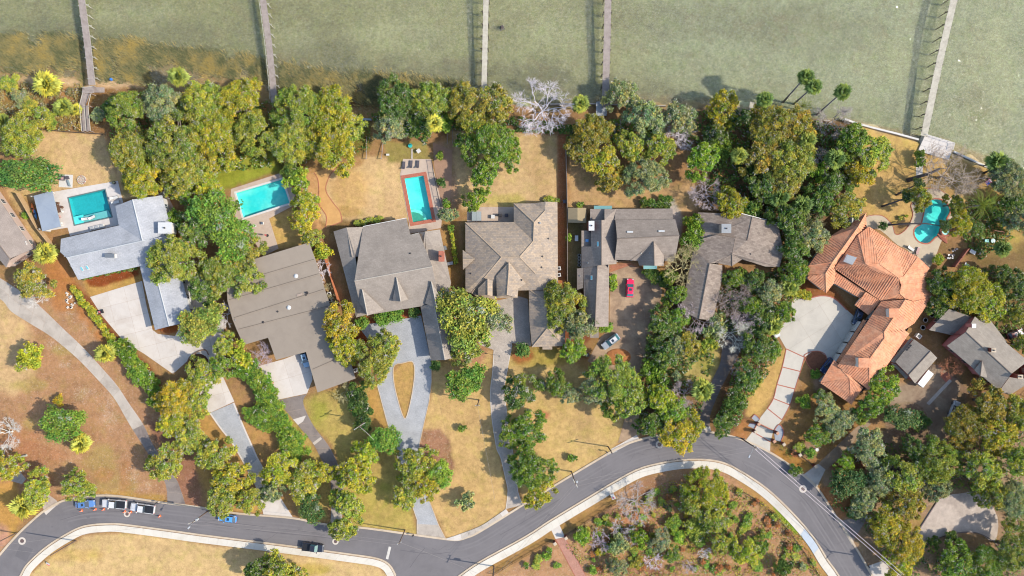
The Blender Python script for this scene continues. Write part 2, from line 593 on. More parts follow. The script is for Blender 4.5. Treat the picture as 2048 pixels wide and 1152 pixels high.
# left lot: leaf litter with pale patches
zone([(-60, 590), (130, 560), (240, 690), (380, 860), (390, 1010), (250, 990), (120, 1000), (-60, 1060)], LITTER, 8, 8, 1, .8)
zone([(100, 520), (150, 560), (250, 690), (230, 720), (160, 640), (110, 560)], C(206, 140, 84), 6, 8, 1, .5)
zone([(90, 520), (130, 505), (160, 580), (150, 625), (110, 620)], STRAW, 8, 8, .9, .3)
zone([(-60, 600), (24, 605), (60, 655), (70, 740), (30, 790), (-60, 780)], TAN, 12, 10, .9, .3)
for bx, by, rx, ry in [(170, 790, 26, 20), (215, 800, 20, 18), (140, 610, 14, 24), (180, 650, 20, 18), (150, 920, 16, 10), (215, 840, 26, 26), (110, 690, 20, 14), (265, 950, 14, 22), (285, 970, 20, 12), (130, 730, 14, 8)]:
  blob(bx, by, rx, ry, C(206, 164, 126), .5, patch=3.0, speck=2.8)
for bx, by, rx, ry in [(60, 770, 34, 12), (60, 850, 14, 12), (200, 920, 30, 30), (230, 970, 40, 30), (130, 700, 26, 12)]:
  blob(bx, by, rx, ry, C(190, 168, 96), .55)
for bx, by, rx, ry in [(30, 880, 50, 24), (70, 910, 60, 26), (210, 950, 20, 14), (250, 960, 12, 40), (60, 960, 50, 24)]:
  blob(bx, by, rx, ry, C(200, 134, 94), .5)
zone([(-60, 960), (30, 965), (60, 1020), (40, 1050), (0, 1100), (-60, 1140)], C(220, 166, 92), 6, 6, 1, .2)
blob(-4, 1075, 24, 26, C(214, 160, 136), .9)
zone([(180, 980), (330, 990), (335, 1006), (180, 992)], C(206, 160, 88), 4, 4, .8)
zone([(280, 820), (390, 900), (400, 1012), (370, 1010), (340, 930)], C(172, 122, 96), 6, 6, 1, .6)
# house B front
zone([(112, 478), (165, 560), (180, 594), (284, 562), (280, 534), (160, 560), (120, 480)], C(214, 168, 96), 4, 3, 1, .2)
zone([(165, 556), (275, 532), (280, 550), (205, 572), (180, 572)], C(160, 84, 44), 3, 3, 1, .5)
zone([(148, 572), (180, 594), (250, 690), (300, 730), (320, 770), (280, 760), (230, 690), (170, 620)], C(150, 92, 56), 4, 4, 1, .5)
zone([(305, 655), (350, 648), (368, 658), (335, 668)], C(176, 96, 48), 2, 2, 1)
# between drives
zone([(400, 800), (420, 830), (470, 900), (500, 960), (520, 1030), (430, 1020), (395, 940)], C(210, 164, 96), 6, 6, 1, .3)
zone([(465, 780), (500, 830), (550, 850), (590, 1000), (580, 1036), (530, 930), (490, 860)], C(204, 156, 98), 6, 6, 1, .4)
zone([(520, 760), (560, 800), (596, 850), (640, 910), (660, 960), (655, 1040), (600, 1035), (560, 900), (530, 820)], C(200, 172, 100), 6, 6, 1, .4)
zone([(604, 800), (700, 770), (752, 770), (790, 900), (820, 1000), (832, 1070), (690, 1052), (688, 990), (664, 890), (625, 850)], C(204, 178, 102), 6, 6, 1, .2)
blob(640, 820, 24, 40, LIME, .6, patch=2.5); blob(770, 1000, 40, 40, LIME, .6, patch=2.5); blob(600, 870, 20, 20, LIME, .6, patch=2.5)
zone([(752, 770), (770, 840), (790, 900), (760, 900), (730, 790)], C(214, 168, 98), 4, 4, 1)
zone([(786, 745), (806, 726), (828, 724), (826, 770), (811, 838), (790, 778)], C(214, 172, 106), 3, 2, 1, .1)
zone([(862, 722), (890, 722), (985, 700), (984, 782), (990, 866), (1015, 985), (1012, 1020), (960, 1056), (894, 1080), (862, 1008), (828, 945), (846, 855), (862, 790)], C(225, 186, 126), 5, 4, 1, .15)
zone([(845, 860), (880, 858), (900, 880), (908, 930), (905, 950), (860, 940), (836, 900)], C(184, 136, 106), 3, 3, 1, .9)
blob(955, 705, 18, 30, C(198, 142, 112), .8, speck=.8)
zone([(722, 635), (740, 632), (745, 660), (735, 690), (712, 690), (700, 660)], C(170, 86, 44), 3, 3, 1)
zone([(740, 636), (842, 614), (842, 632), (780, 645), (736, 650)], C(176, 98, 64), 3, 3, 1)
# lawn of E and F
zone([(1016, 700), (1060, 700), (1180, 720), (1262, 800), (1240, 880), (1225, 905), (1112, 970), (1050, 1008), (1026, 900), (1010, 800)], C(226, 190, 126), 6, 6, 1, .2)
blob(1080, 715, 60, 20, C(184, 160, 76), .8); blob(1180, 720, 30, 20, C(176, 132, 88), .8); blob(1170, 850, 24, 50, C(206, 170, 122), .6, patch=2)
blob(1045, 712, 22, 14, C(178, 98, 62), .8); blob(1085, 830, 16, 10, C(200, 128, 96), .9)
zone([(1125, 590), (1165, 580), (1190, 660), (1190, 720), (1125, 712)], C(150, 92, 64), 4, 5, 1, .5)
zone([(1195, 660), (1218, 655), (1220, 700), (1180, 720), (1165, 690)], C(170, 130, 84), 4, 4, 1)
zone([(1218, 530), (1260, 525), (1290, 540), (1250, 560), (1222, 552)], C(198, 132, 110), 3, 3, 1)
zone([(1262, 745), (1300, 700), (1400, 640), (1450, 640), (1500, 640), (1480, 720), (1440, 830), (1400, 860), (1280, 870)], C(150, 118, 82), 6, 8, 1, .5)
zone([(1355, 700), (1400, 690), (1440, 700), (1440, 730), (1420, 762), (1350, 760), (1335, 730)], C(206, 184, 112), 7, 8, 1, .3)
blob(1410, 725, 16, 20, LIME, .6)
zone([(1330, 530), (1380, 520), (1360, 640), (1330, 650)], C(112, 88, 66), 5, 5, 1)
# around H drive
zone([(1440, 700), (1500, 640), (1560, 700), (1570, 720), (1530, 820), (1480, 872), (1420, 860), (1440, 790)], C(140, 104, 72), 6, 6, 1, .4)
zone([(1555, 700), (1574, 698), (1556, 772), (1515, 840), (1490, 830), (1500, 770), (1530, 730)], GOLD, 4, 4, 1, .1)
zone([(1485, 840), (1512, 838), (1505, 860), (1490, 882), (1462, 872)], C(190, 130, 80), 4, 4, 1)
zone([(1612, 740), (1660, 725), (1720, 790), (1740, 840), (1640, 925), (1610, 945), (1545, 905), (1545, 880), (1580, 820)], C(176, 132, 82), 5, 6, 1, .5)
blob(1620, 840, 30, 14, C(214, 160, 98), .8); blob(1640, 770, 16, 20, C(196, 160, 140), .7); blob(1610, 740, 12, 30, C(206, 150, 96), .6)
zone([(1555, 895), (1600, 915), (1625, 932), (1605, 948), (1545, 912)], C(196, 142, 72), 4, 3, 1)
blob(1614, 900, 22, 14, C(176, 152, 140), .7)
zone([(1600, 550), (1660, 570), (1712, 625), (1690, 640), (1640, 595), (1590, 592)], C(160, 100, 58), 3, 3, 1, .4)
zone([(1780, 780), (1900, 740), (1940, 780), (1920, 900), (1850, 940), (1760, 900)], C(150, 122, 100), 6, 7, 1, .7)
zone([(1800, 770), (1840, 772), (1880, 740), (1900, 760), (1870, 800), (1810, 805), (1776, 812)], C(214, 192, 160), 8, 9, .55, .6)
zone([(1640, 930), (1720, 860), (1900, 900), (2100, 780), (2100, 1250), (1760, 1250), (1700, 1080), (1660, 1020)], C(176, 144, 114), 6, 8, 1, .6)
zone([(1640, 978), (1680, 965), (1740, 985), (1720, 1030), (1680, 1036), (1655, 1010)], C(196, 132, 82), 5, 6, .9, .4)
blob(1700, 930, 40, 16, C(150, 92, 66), .8); blob(2010, 960, 40, 90, C(206, 180, 150), .5, patch=2)
blob(1830, 1045, 26, 22, C(184, 150, 86), .8); blob(1950, 1080, 50, 14, C(168, 130, 86), .7)
# south side lawns and native garden
zone([(60, 1150), (90, 1122), (170, 1072), (260, 1066), (400, 1086), (750, 1130), (775, 1152), (780, 1300), (30, 1300)], C(232, 196, 140), 4, 3, 1, .1)
blob(310, 1100, 40, 14, C(214, 180, 130), .5); blob(150, 1110, 60, 14, C(232, 190, 110), .5); blob(600, 1140, 60, 14, C(206, 176, 84), .7)
zone([(945, 1150), (1100, 1058), (1227, 985), (1340, 938), (1450, 942), (1530, 990), (1600, 1050), (1660, 1152), (1660, 1300), (900, 1300)], C(202, 154, 114), 5, 5, 1, .9)
zone([(970, 1132), (1100, 1058), (1227, 986), (1245, 1000), (1130, 1068), (1000, 1150)], C(190, 146, 90), 4, 3, 1, .3)
zone([(1470, 955), (1526, 990), (1600, 1052), (1660, 1152), (1640, 1152), (1570, 1050), (1490, 985)], C(204, 158, 98), 4, 3, 1, .2)
zone([(1540, 1000), (1572, 1022), (1598, 1060), (1590, 1068), (1562, 1040)], C(150, 176, 50), 2, 3, 1, .05)
for bx, by, rx, ry, c in [(1330, 985, 60, 34, C(150, 100, 76)), (1240, 1040, 40, 24, C(214, 140, 98)), (1330, 1040, 40, 20, C(212, 140, 96)), (1290, 1090, 40, 24, C(196, 150, 88)), (1440, 1010, 40, 20, C(200, 126, 90)),
                          (1520, 1060, 40, 30, C(196, 138, 98)), (1300, 1140, 60, 20, C(136, 76, 52)), (1200, 1110, 60, 24, C(190, 140, 92)), (1100, 1120, 40, 24, C(188, 140, 100)), (1040, 1140, 40, 16, C(196, 154, 116)),
                          (1500, 1140, 40, 16, C(200, 130, 90)), (1400, 1090, 50, 24, C(160, 116, 70)), (1180, 1060, 40, 18, C(186, 160, 84)), (1360, 1090, 30, 20, C(176, 160, 84)), (1590, 1110, 40, 30, C(190, 134, 96))]:
  blob(bx, by, rx, ry, c, .75, patch=1.6)

# ------------------------------------------------------------------ pools: holes are cut for them
POOLS = {
  'B': [(136.7, 396), (209.6, 379.4), (223.4, 433.3), (149, 449.7)],
  'C': [(472, 386), (563.5, 359), (579, 405.5), (487, 435.5)],
  'D': [(809, 357), (847, 351), (864, 438), (826, 444.6)],
  'H': smooth([(1853.3, 406.6), (1864.6, 400), (1877.5, 399), (1890.4, 405), (1898.5, 415), (1899.3, 425), (1893, 436), (1893.6, 445), (1887, 450), (1880, 457), (1876.7, 469.5),
          (1869.4, 474.4), (1859.7, 484), (1850, 486), (1838.7, 482.4), (1830.7, 472.7), (1829, 461.4), (1834, 454), (1843, 449), (1846, 439), (1849, 426), (1851, 413)], 2, True),
}
keep = np.ones((NYg - 1, NXg - 1), bool)
cx = ((GX[:-1, :-1] + GX[1:, 1:]) / 2).ravel() / S + 1024
cy = 576 - ((GY[:-1, :-1] + GY[1:, 1:]) / 2).ravel() / S
_PX, _PY = PX, PY
PX, PY = cx, cy
kf = keep.ravel()
for p in POOLS.values():
  m = np.ones(len(cx), bool)
  q = np.array(p)
  m &= (cx > q[:, 0].min() - 9) & (cx < q[:, 0].max() + 9) & (cy > q[:, 1].min() - 9) & (cy < q[:, 1].max() + 9)
  d = sd_poly(p, m)
  idx = np.nonzero(m)[0]
  kf[idx[d < 3.2]] = False
PX, PY = _PX, _PY
ii = np.arange(NYg * NXg).reshape(NYg, NXg)
quads = np.stack([ii[:-1, :-1], ii[:-1, 1:], ii[1:, 1:], ii[1:, :-1]], -1).reshape(-1, 4)[kf]

def np_mesh(name, V, F, k):
  me = bpy.data.meshes.new(name)
  me.vertices.add(len(V))
  me.vertices.foreach_set('co', np.asarray(V, np.float32).ravel())
  me.loops.add(len(F) * k)
  me.loops.foreach_set('vertex_index', np.asarray(F, np.int32).ravel())
  me.polygons.add(len(F))
  me.polygons.foreach_set('loop_start', np.arange(0, len(F) * k, k, dtype=np.int32))
  me.update(calc_edges=True)
  return me

gm, nt, out = mat_new('ground_cover')
n = N(nt)
at = n('Attribute', attribute_name='zone')
geo = n('NewGeometry')
co = geo.outputs['Position']
n1 = n.noise(co, .9, 5.0, .72, .3)
n2 = n.noise(co, 4.5, 3.0, .75)
n3 = n.noise(co, .13, 4.0, .6)
t = n.math('ADD', n.rng(n1, .25, .75, -.26, .26), n.rng(n2, .2, .8, -.26, .26))
t = n.math('ADD', t, n.rng(n.noise(co, .4, 3.0, .7, .4), .3, .7, -.12, .12))
t = n.math('ADD', t, n.rng(n3, .3, .7, -.14, .14))
t = n.math('ADD', t, 1.0)
cc = n('CombineColor', i_0=t, i_1=t, i_2=t)
c = n.mix(1.0, at.outputs['Color'], cc.outputs[0], 'MULTIPLY')
c = n.mix(n.rng(n.noise(co, 1.6, 3.0, .8), .62, .72, 0, .35), c, C(140, 104, 72))
# leaf litter: pale and russet flecks where the zone says so
sp1 = n.math('MULTIPLY', n.rng(n.math('ADD', n.noise(co, 2.4, 4.0, .85), n.math('MULTIPLY', at.outputs['Alpha'], .055)), .60, .69, 0, .8), n.math('MINIMUM', at.outputs['Alpha'], 1.0))
c = n.mix(sp1, c, C(228, 208, 190))
sp2 = n.math('MULTIPLY', n.rng(n.noise(co, 2.1, 4.0, .8, .6), .55, .68, 0, .6), n.math('MINIMUM', at.outputs['Alpha'], 1.0))
c = n.mix(sp2, c, C(162, 110, 80))
hs = n.noise(co, .35, 3.0, .6)
c = n.mix(n.rng(n.noise(co, .2, 5.0, .7, .5), .52, .7, 0, .3), c, C(176, 134, 98))
c = n.mix(n.rng(hs, .48, .72, 0, .5), c, n.mix(1.0, c, (.82, 1.0, .62, 1), 'MULTIPLY'))
p = n('BsdfPrincipled', i_Roughness=.95)
p.inputs['Specular IOR Level'].default_value = .1
nt.links.new(c, p.inputs['Base Color'])
bp = n('Bump', i_Strength=.55, i_Distance=.12)
nt.links.new(n2, bp.inputs['Height'])
nt.links.new(bp.outputs[0], p.inputs['Normal'])
nt.links.new(p.outputs[0], out.inputs[0])

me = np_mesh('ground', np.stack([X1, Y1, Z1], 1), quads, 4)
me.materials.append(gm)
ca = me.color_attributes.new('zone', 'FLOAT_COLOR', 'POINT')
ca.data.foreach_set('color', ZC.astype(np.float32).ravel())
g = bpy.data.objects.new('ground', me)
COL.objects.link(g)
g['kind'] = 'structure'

# ------------------------------------------------------------------ bay water: a clear tinted sheet with ripples over the bed
wm, nt, out = mat_new('bay_water')
n = N(nt)
geo = n('NewGeometry')
mp = n('Mapping')
mp.inputs['Rotation'].default_value = (0, 0, math.radians(25))
mp.inputs['Scale'].default_value = (1.0, 1.5, 1.0)
nt.links.new(geo.outputs['Position'], mp.inputs['Vector'])
w1 = n.noise(mp.outputs[0], 1.3, 3.0, .7, .3)
w2 = n.noise(mp.outputs[0], 4.0, 2.0, .65, .2)
hgt = n.math('ADD', n.math('MULTIPLY', w1, .8), n.math('MULTIPLY', w2, .4))
bp = n('Bump', i_Strength=1.0, i_Distance=.5)
nt.links.new(hgt, bp.inputs['Height'])
tr = n('BsdfTransparent')
nt.links.new(n.mix(n.rng(hgt, .42, .78), (.66, .66, .54, 1), (1, .99, .87, 1)), tr.inputs[0])  # ripple focusing of light painted into the tint: dark troughs, pale crests
df = n('BsdfDiffuse')
wc = n.mix(n.rng(w1, .3, .7), C(142, 140, 108), C(222, 224, 198))
nt.links.new(wc, df.inputs['Color'])
nt.links.new(bp.outputs[0], df.inputs['Normal'])
gl = n('BsdfGlossy', i_Roughness=.16)
w3 = n.noise(mp.outputs[0], 2.2, 1.0, .5)
bp2 = n('Bump', i_Strength=1.0, i_Distance=.8)
nt.links.new(w3, bp2.inputs['Height'])
nt.links.new(bp2.outputs[0], gl.inputs['Normal'])
m1 = n('MixShader', i_0=.26)
nt.links.new(tr.outputs[0], m1.inputs[1])
nt.links.new(df.outputs[0], m1.inputs[2])
m2 = n('MixShader', i_0=.05)
nt.links.new(m1.outputs[0], m2.inputs[1])
nt.links.new(gl.outputs[0], m2.inputs[2])
nt.links.new(m2.outputs[0], out.inputs[0])
wa = MB().add([(-900, 8, ZW), (900, 8, ZW), (900, 900, ZW), (-900, 900, ZW)], [(0, 1, 2, 3)]).build('bay_water', wm)
wa['kind'] = 'structure'
# small glossy facets added above the water so some mirror the sun as glints
gw = np.random.default_rng(8)
nw = 90000
wx, wy = gw.uniform(-133, 140, nw), gw.uniform(28, 80, nw)
ok = (576 - wy / S) < np.interp(wx / S + 1024, SX, SY) - 14
wx, wy = wx[ok], wy[ok]
nw = len(wx)
tl = gw.normal(0, .155, (nw, 2))
an = gw.uniform(0, 3.14, nw)
u_ = np.stack([np.cos(an), np.sin(an), -(np.cos(an) * tl[:, 0] + np.sin(an) * tl[:, 1])], 1) * gw.uniform(.04, .11, nw)[:, None]
v_ = np.stack([-np.sin(an), np.cos(an), -(-np.sin(an) * tl[:, 0] + np.cos(an) * tl[:, 1])], 1) * .045
c_ = np.stack([wx, wy, np.full(nw, ZW + .06)], 1)
wme = np_mesh('glint_facets', np.stack([c_ - u_ - v_, c_ + u_ - v_, c_ + u_ + v_, c_ - u_ + v_], 1).reshape(-1, 3), np.arange(nw * 4).reshape(-1, 4), 4)
wcm, nt, out = mat_new('glint_facet_gloss')
n = N(nt)
ms = n('MixShader', i_0=.06)
nt.links.new(n('BsdfTransparent').outputs[0], ms.inputs[1])
nt.links.new(n('BsdfGlossy', i_Roughness=.11).outputs[0], ms.inputs[2])
nt.links.new(ms.outputs[0], out.inputs[0])
wme.materials.append(wcm)
wo_ = bpy.data.objects.new('glint_facets', wme)
COL.objects.link(wo_)
tag(wo_, 'tiny tilted facets added as wavelets scattered over the bay', 'glints', kind='stuff')

# ------------------------------------------------------------------ paved surfaces
M_ASPH = surf('asphalt', C(140, 135, 138), .9, .09, .2, 9, .2, C(118, 114, 118), .6, .07, spec=.3)
M_ASPH2 = surf('old_asphalt', C(160, 148, 142), .9, .10, .5, 8, .2, C(124, 110, 106), .7, .25, rand=.07)
M_CONC = surf('concrete', C(242, 232, 224), .85, .05, .5, 7, .1, C(214, 198, 184), .5, .22, rand=.04)
M_CONC_G = surf('grey_concrete', C(218, 206, 194), .9, .08, .5, 6, .15, C(178, 164, 152), .65, .3, rand=.07)
M_WALK = surf('sidewalk_concrete', C(250, 242, 230), .85, .04, .4, 6, .1, C(222, 208, 188), .5, .2, rand=.025)
M_CURB = surf('kerb_concrete', C(232, 212, 188), .9, .06, .5, 5, .1, C(196, 168, 140), .5, .3, rand=.04)
M_JOINT = surf('joint_filler', C(196, 174, 156), .95, .15, 1, 6)
M_RED = shingle('red_brick', C(226, 144, 120), C(206, 118, 96), 0, .24, .12, .9)
M_BRICKP = shingle('brick_path', C(232, 176, 156), C(206, 138, 118), .6, .22, .11, .9)
M_PAVE = shingle('blue_grey_pavers', C(208, 209, 213), C(190, 193, 199), .25, .4, .2, .6)
M_PAVE2 = shingle('tan_pavers', C(222, 208, 196), C(198, 186, 176), 0, .45, .28, .85)
M_STAIN = surf('stained_concrete', C(184, 154, 126), .9, .12, .4, 5, .15, C(138, 110, 92), .8, .16, tint2=C(208, 178, 146), rand=.05)
M_HCON = surf('pale_green_concrete', C(228, 220, 208), .85, .05, .4, 6, .1, C(200, 194, 184), .55, .18, rand=.04)
M_GRAVEL = surf('pale_gravel', C(220, 203, 190), .95, .18, .7, 8, .5, C(168, 150, 140), .5, .2)
M_SANDP = surf('sandy_path', C(238, 186, 120), .95, .09, .8, 8, .3, C(214, 156, 96), .5, .3)
M_WDECK = surf('white_deck', C(246, 238, 234), .8, .04, .5, 6, .05, C(212, 198, 192), .5, .3)
M_TANDK = surf('tan_pool_deck', C(222, 200, 182), .9, .07, .6, 6, .1, C(180, 150, 140), .5, .3, rand=.05)
M_CREAM = surf('cream_pool_deck', C(222, 204, 178), .9, .06, .5, 6, .1, C(190, 170, 146), .5, .2, rand=.04)
M_RIM = paint('white_coping', C(246, 242, 238), .6)
M_PAINT = surf('road_paint', C(246, 240, 232), .7, .06, 2, 9, 0, C(190, 186, 182), .6, 1.2)

def clip_half(poly, a, b):
  """keep the part of a 2d polygon left of a->b"""
  out = []
  for i in range(len(poly)):
    p, q = poly[i - 1], poly[i]
    sp = (b[0] - a[0]) * (p[1] - a[1]) - (b[1] - a[1]) * (p[0] - a[0])
    sq = (b[0] - a[0]) * (q[1] - a[1]) - (b[1] - a[1]) * (q[0] - a[0])
    if (sp >= 0) != (sq >= 0):
      t = sp / (sp - sq)
      out.append((p[0] + (q[0] - p[0]) * t, p[1] + (q[1] - p[1]) * t))
    if sq >= 0:
      out.append(tuple(q))
  return out

def world(pts, z=0.0):
  return [U(p[0], p[1], z) for p in pts]

def sheet(name, pts, z, mat, parent, thick=.15, holes=()):
  return MB().slab(world(pts, z), thick, [world(h, z) for h in holes]).build(name, mat, parent)

def paved(name, pts, ang, cw, ch, mat, z=.03, gap=.035, piece='slab', bed=M_JOINT, holes=(), off=(0, 0)):
  """a paved area: a bed with separate slabs on it. cw, ch in photo px"""
  par = struct(name)
  sheet('joint_bed', pts, z - .012, bed, par, .12, holes)
  w = [(p.x, p.y) for p in world(pts, z)]
  ca, sa = math.cos(math.radians(ang)), math.sin(math.radians(ang))
  rot = [(x * ca + y * sa, -x * sa + y * ca) for x, y in w]
  x0, x1 = min(p[0] for p in rot), max(p[0] for p in rot)
  y0, y1 = min(p[1] for p in rot), max(p[1] for p in rot)
  cw, ch = cw * S, ch * S
  nx, ny = max(1, round((x1 - x0) / cw)), max(1, round((y1 - y0) / ch))
  cw, ch = (x1 - x0) / nx, (y1 - y0) / ny
  for i in range(nx):
    for j in range(ny):
      a0, a1 = x0 + i * cw + gap / 2, x0 + (i + 1) * cw - gap / 2
      b0, b1 = y0 + j * ch + gap / 2, y0 + (j + 1) * ch - gap / 2
      q = rot
      for e1, e2 in (((a0, b0), (a1, b0)), ((a1, b0), (a1, b1)), ((a1, b1), (a0, b1)), ((a0, b1), (a0, b0))):
        q = clip_half(q, e1, e2)
        if len(q) < 3: break
      if len(q) < 3 or abs(area2(q)) < .3: continue
      q2 = []
      for p in q:
        if not q2 or math.hypot(p[0] - q2[-1][0], p[1] - q2[-1][1]) > 1e-3: q2.append(p)
      dz = rnd.uniform(-.003, .003)
      MB().slab([Vector((x * ca - y * sa, x * sa + y * ca, z + dz)) for x, y in q2], .1).build(piece, mat, par)
  return par

def strip_slabs(name, L, R, nseg, mat, z=.03, gap=.04, cols=1, piece='slab', thick=.12, par=None, pick=None):
  """a curved strip between two px polylines, cut into slabs"""
  par = par or struct(name)
  L, R = resample(L, nseg * 4 + 1), resample(R, nseg * 4 + 1)
  for i in range(nseg):
    for k in range(cols):
      f0, f1 = k / cols, (k + 1) / cols
      pl, pr = [], []
      for j in range(5):
        a, b = Vector(L[i * 4 + j]), Vector(R[i * 4 + j])
        wd = max((b - a).length * S, .1)
        g = gap / wd / 2
        pl.append(a.lerp(b, f0 + (g if k else 0)))
        pr.append(a.lerp(b, f1 - (g if k < cols - 1 else 0)))
      for q in (pl, pr):
        d = (q[1] - q[0])
        q[0] = q[0] + d * min(.45, gap / 2 / S / max(d.length, .01))
        d = (q[3] - q[4])
        q[4] = q[4] + d * min(.45, gap / 2 / S / max(d.length, .01))
      poly = pl + pr[::-1]
      mm = mat if pick is None else (pick(i, k) or mat)
      MB().slab(world(poly, z + rnd.uniform(-.003, .003)), thick).build(piece, mm, par)
  return par

# --- road
NE = [(-100, 1290), (-60, 1190), (0, 1112), (39, 1068), (78, 1032), (95, 1020), (120, 1006), (150, 998), (180, 994), (215, 993), (250, 996), (330, 1008), (380, 1014), (420, 1020), (475, 1029), (584, 1038), (644, 1050), (728, 1058),
      (830, 1072), (893, 1080.6), (916, 1082), (934, 1077), (960, 1065.5), (1044, 1013.5), (1110, 973), (1219, 908), (1258, 888.5), (1297, 877), (1345, 868), (1390, 864), (1425, 867), (1484, 881), (1547, 911), (1604, 951),
      (1633, 977), (1674, 1039.5), (1705.5, 1089), (1739, 1146), (1790, 1240), (1830, 1330)]
SE1 = [(-30, 1330), (-20, 1290), (10, 1205), (39, 1151), (52, 1129), (86, 1097), (125, 1071), (167, 1051), (221, 1046), (260, 1049), (350, 1061), (400, 1068), (560, 1088), (700, 1107), (752, 1115), (775.5, 1125), (788, 1141), (792, 1160), (780, 1230), (760, 1330)]
SE2 = [(800, 1330), (850, 1225), (890, 1172), (916, 1151.5), (960, 1121.5), (1050, 1072), (1100, 1039.5), (1180, 991), (1225, 964), (1271, 939), (1310, 927), (1362, 918.5), (1414, 918), (1450, 925), (1484, 942), (1536, 977), (1588, 1026.5), (1630, 1076), (1656, 1118), (1679.5, 1151.5), (1730, 1240), (1770, 1330)]
NE, SE1, SE2 = smooth(NE, 4), smooth(SE1, 4), smooth(SE2, 4)
road = struct('road')
sheet('asphalt', NE + SE2[::-1] + SE1[::-1], .02, M_ASPH, road, .2)
sheet('stop_bar', [(777.5, 1093), (782.5, 1094), (776.5, 1119), (771.5, 1117.5)], .026, M_PAINT, road, .01)
# asphalt patches and seams on the carriageway
M_PATCH = surf('asphalt_patch', C(126, 122, 126), .9, .06, .4, 9, .2)
M_SEAL = surf('crack_seal', C(106, 102, 108), .8, .08, 1, 9)
M_FADE = surf('worn_asphalt', C(142, 137, 140), .9, .06, .4, 9, .2)
sheet('asphalt_patch', [(40, 1090), (66, 1098), (52, 1124), (30, 1112)], .024, M_PATCH, road, .01)
for q in ([(410, 1045), (520, 1062), (640, 1074), (700, 1083)], [(420, 1040), (540, 1055), (640, 1066)], [(800, 1100), (860, 1108), (900, 1104)], [(1000, 1070), (1060, 1036), (1120, 998)], [(1290, 900), (1360, 890), (1430, 893)],
          [(120, 1040), (200, 1022), (300, 1030)], [(1560, 960), (1610, 1000), (1650, 1060)], [(820, 1135), (836, 1112), (850, 1096)]):
  mb = MB()
  q = smooth(q, 6)
  a, b = offset(q, .35), offset(q, -.35)
  v = world(a, .023) + world(b, .023)
  k = len(q)
  mb.add(v, [(i, i + k, i + k + 1, i + 1) for i in range(k - 1)])
  mb.build('crack_seal', M_SEAL, road)
def ribbon(name, q, w, mat, z):
  a, b = offset(q, w), offset(q, -w)
  k = len(q)
  MB().add(world(a, z) + world(b, z), [(i, i + k, i + k + 1, i + 1) for i in range(k - 1)]).build(name, mat, road)
for d_ in (-12, -19, -34, -41):
  ribbon('wheel_track', offset(NE, -d_)[24:62], 1.5, M_FADE, .0215); ribbon('wheel_track', offset(NE, -d_)[78:-8], 1.5, M_FADE, .0215)
rr = random.Random(4)
for k in range(26):
  i = rr.randrange(16, len(NE) - 12)
  x, y = offset(NE, rr.uniform(8, 44))[i]
  an = rr.uniform(0, 3.14) if k % 3 else math.atan2(NE[i + 1][1] - NE[i][1], NE[i + 1][0] - NE[i][0])
  if k < 18:
    q = [(x, y)]
    for _ in range(rr.randrange(4, 9)):
      an += rr.uniform(-.5, .5)
      q.append((q[-1][0] + 5 * math.cos(an), q[-1][1] + 5 * math.sin(an)))
    ribbon('crack', q, .18, M_SEAL, .0225)
  else:
    r_ = rr.uniform(2, 6)
    sheet('oil_stain', [(x + r_ * rr.uniform(.6, 1.2) * math.cos(j * .7), y + r_ * .7 * rr.uniform(.6, 1.2) * math.sin(j * .7)) for j in range(9)], .0228, M_PATCH, road, .003)
KERBS = struct('kerb')
def kerb(line, side, i0=0, i1=None, seg=34):
  l = line[i0:i1]
  l2 = offset(l, side)
  nseg = max(2, int(sum(math.dist(l[i], l[i + 1]) for i in range(len(l) - 1)) / seg))
  strip_slabs('kerb', l if side > 0 else l2, l2 if side > 0 else l, nseg, M_CURB, .12, .02, 1, 'kerbstone', .3, KERBS)
kerb(NE, -4.0)
kerb(SE1, 3.4)
kerb(SE2, 3.4)
def band(line, d0, d1):
  return offset(line, d0), offset(line, d1)
M_NEWC = surf('new_concrete', C(214, 224, 236), .85, .04, .5, 6)
walk = struct('sidewalk')
a, b = band(SE1, 4.6, 17.5)
strip_slabs('sidewalk', a, b, 62, M_WALK, .13, .025, 1, 'slab', .2, walk)
a, b = band(SE2, 4.6, 19.5)
strip_slabs('sidewalk', a, b, 84, M_WALK, .13, .025, 1, 'slab', .2, walk, lambda i, k: M_NEWC if 64 <= i <= 66 else None)
walk2 = struct('sidewalk')
L = smooth([(752, 1080), (893, 1077), (916, 1069.5), (960, 1052.5), (989, 1034), (1012, 1018)][1:], 4)
R = smooth([(893, 1079.5), (916, 1081), (934, 1074), (958, 1063), (1018, 1026)], 4)
strip_slabs('sidewalk', L, R, 9, M_CONC_G, .12, .04, 1, 'slab', .2, walk2, lambda i, k: M_CONC if i in (0, 1, 8) else None)
M_MHC = surf('manhole_collar', C(238, 226, 214), .9, .05, 2, 9)
M_IRON = surf('cast_iron', C(120, 96, 90), .6, .1, 2, 9, spec=.5)
MANH = [((44, 1082), 'manhole in a pale concrete collar on the bend at the far left'), ((254, 1028), 'manhole with cones behind the two white pickups'),
    ((671, 1083), 'manhole ahead of the dark pickup by the stop bar'), ((1319, 889), 'manhole by the white driveway apron on the curve'), ((1606, 978), 'manhole under the double power line on the right')]
for (px, py), lb in MANH:
  p = U(px, py, .024)
  r = .95 if px != 671 and px != 254 else .8
  t = thing('manhole', lb, 'manhole', p, 0, 'manholes with concrete collars along the road')
  MB().lathe([(r, -.1), (r, .012), (r * .55, .012), (r * .52, -.05)], 24, p).build('collar', M_MHC, t)
  MB().lathe([(r * .5, -.1), (r * .5, .008), (r * .2, .016)], 20, p).build('cover', M_IRON, t)

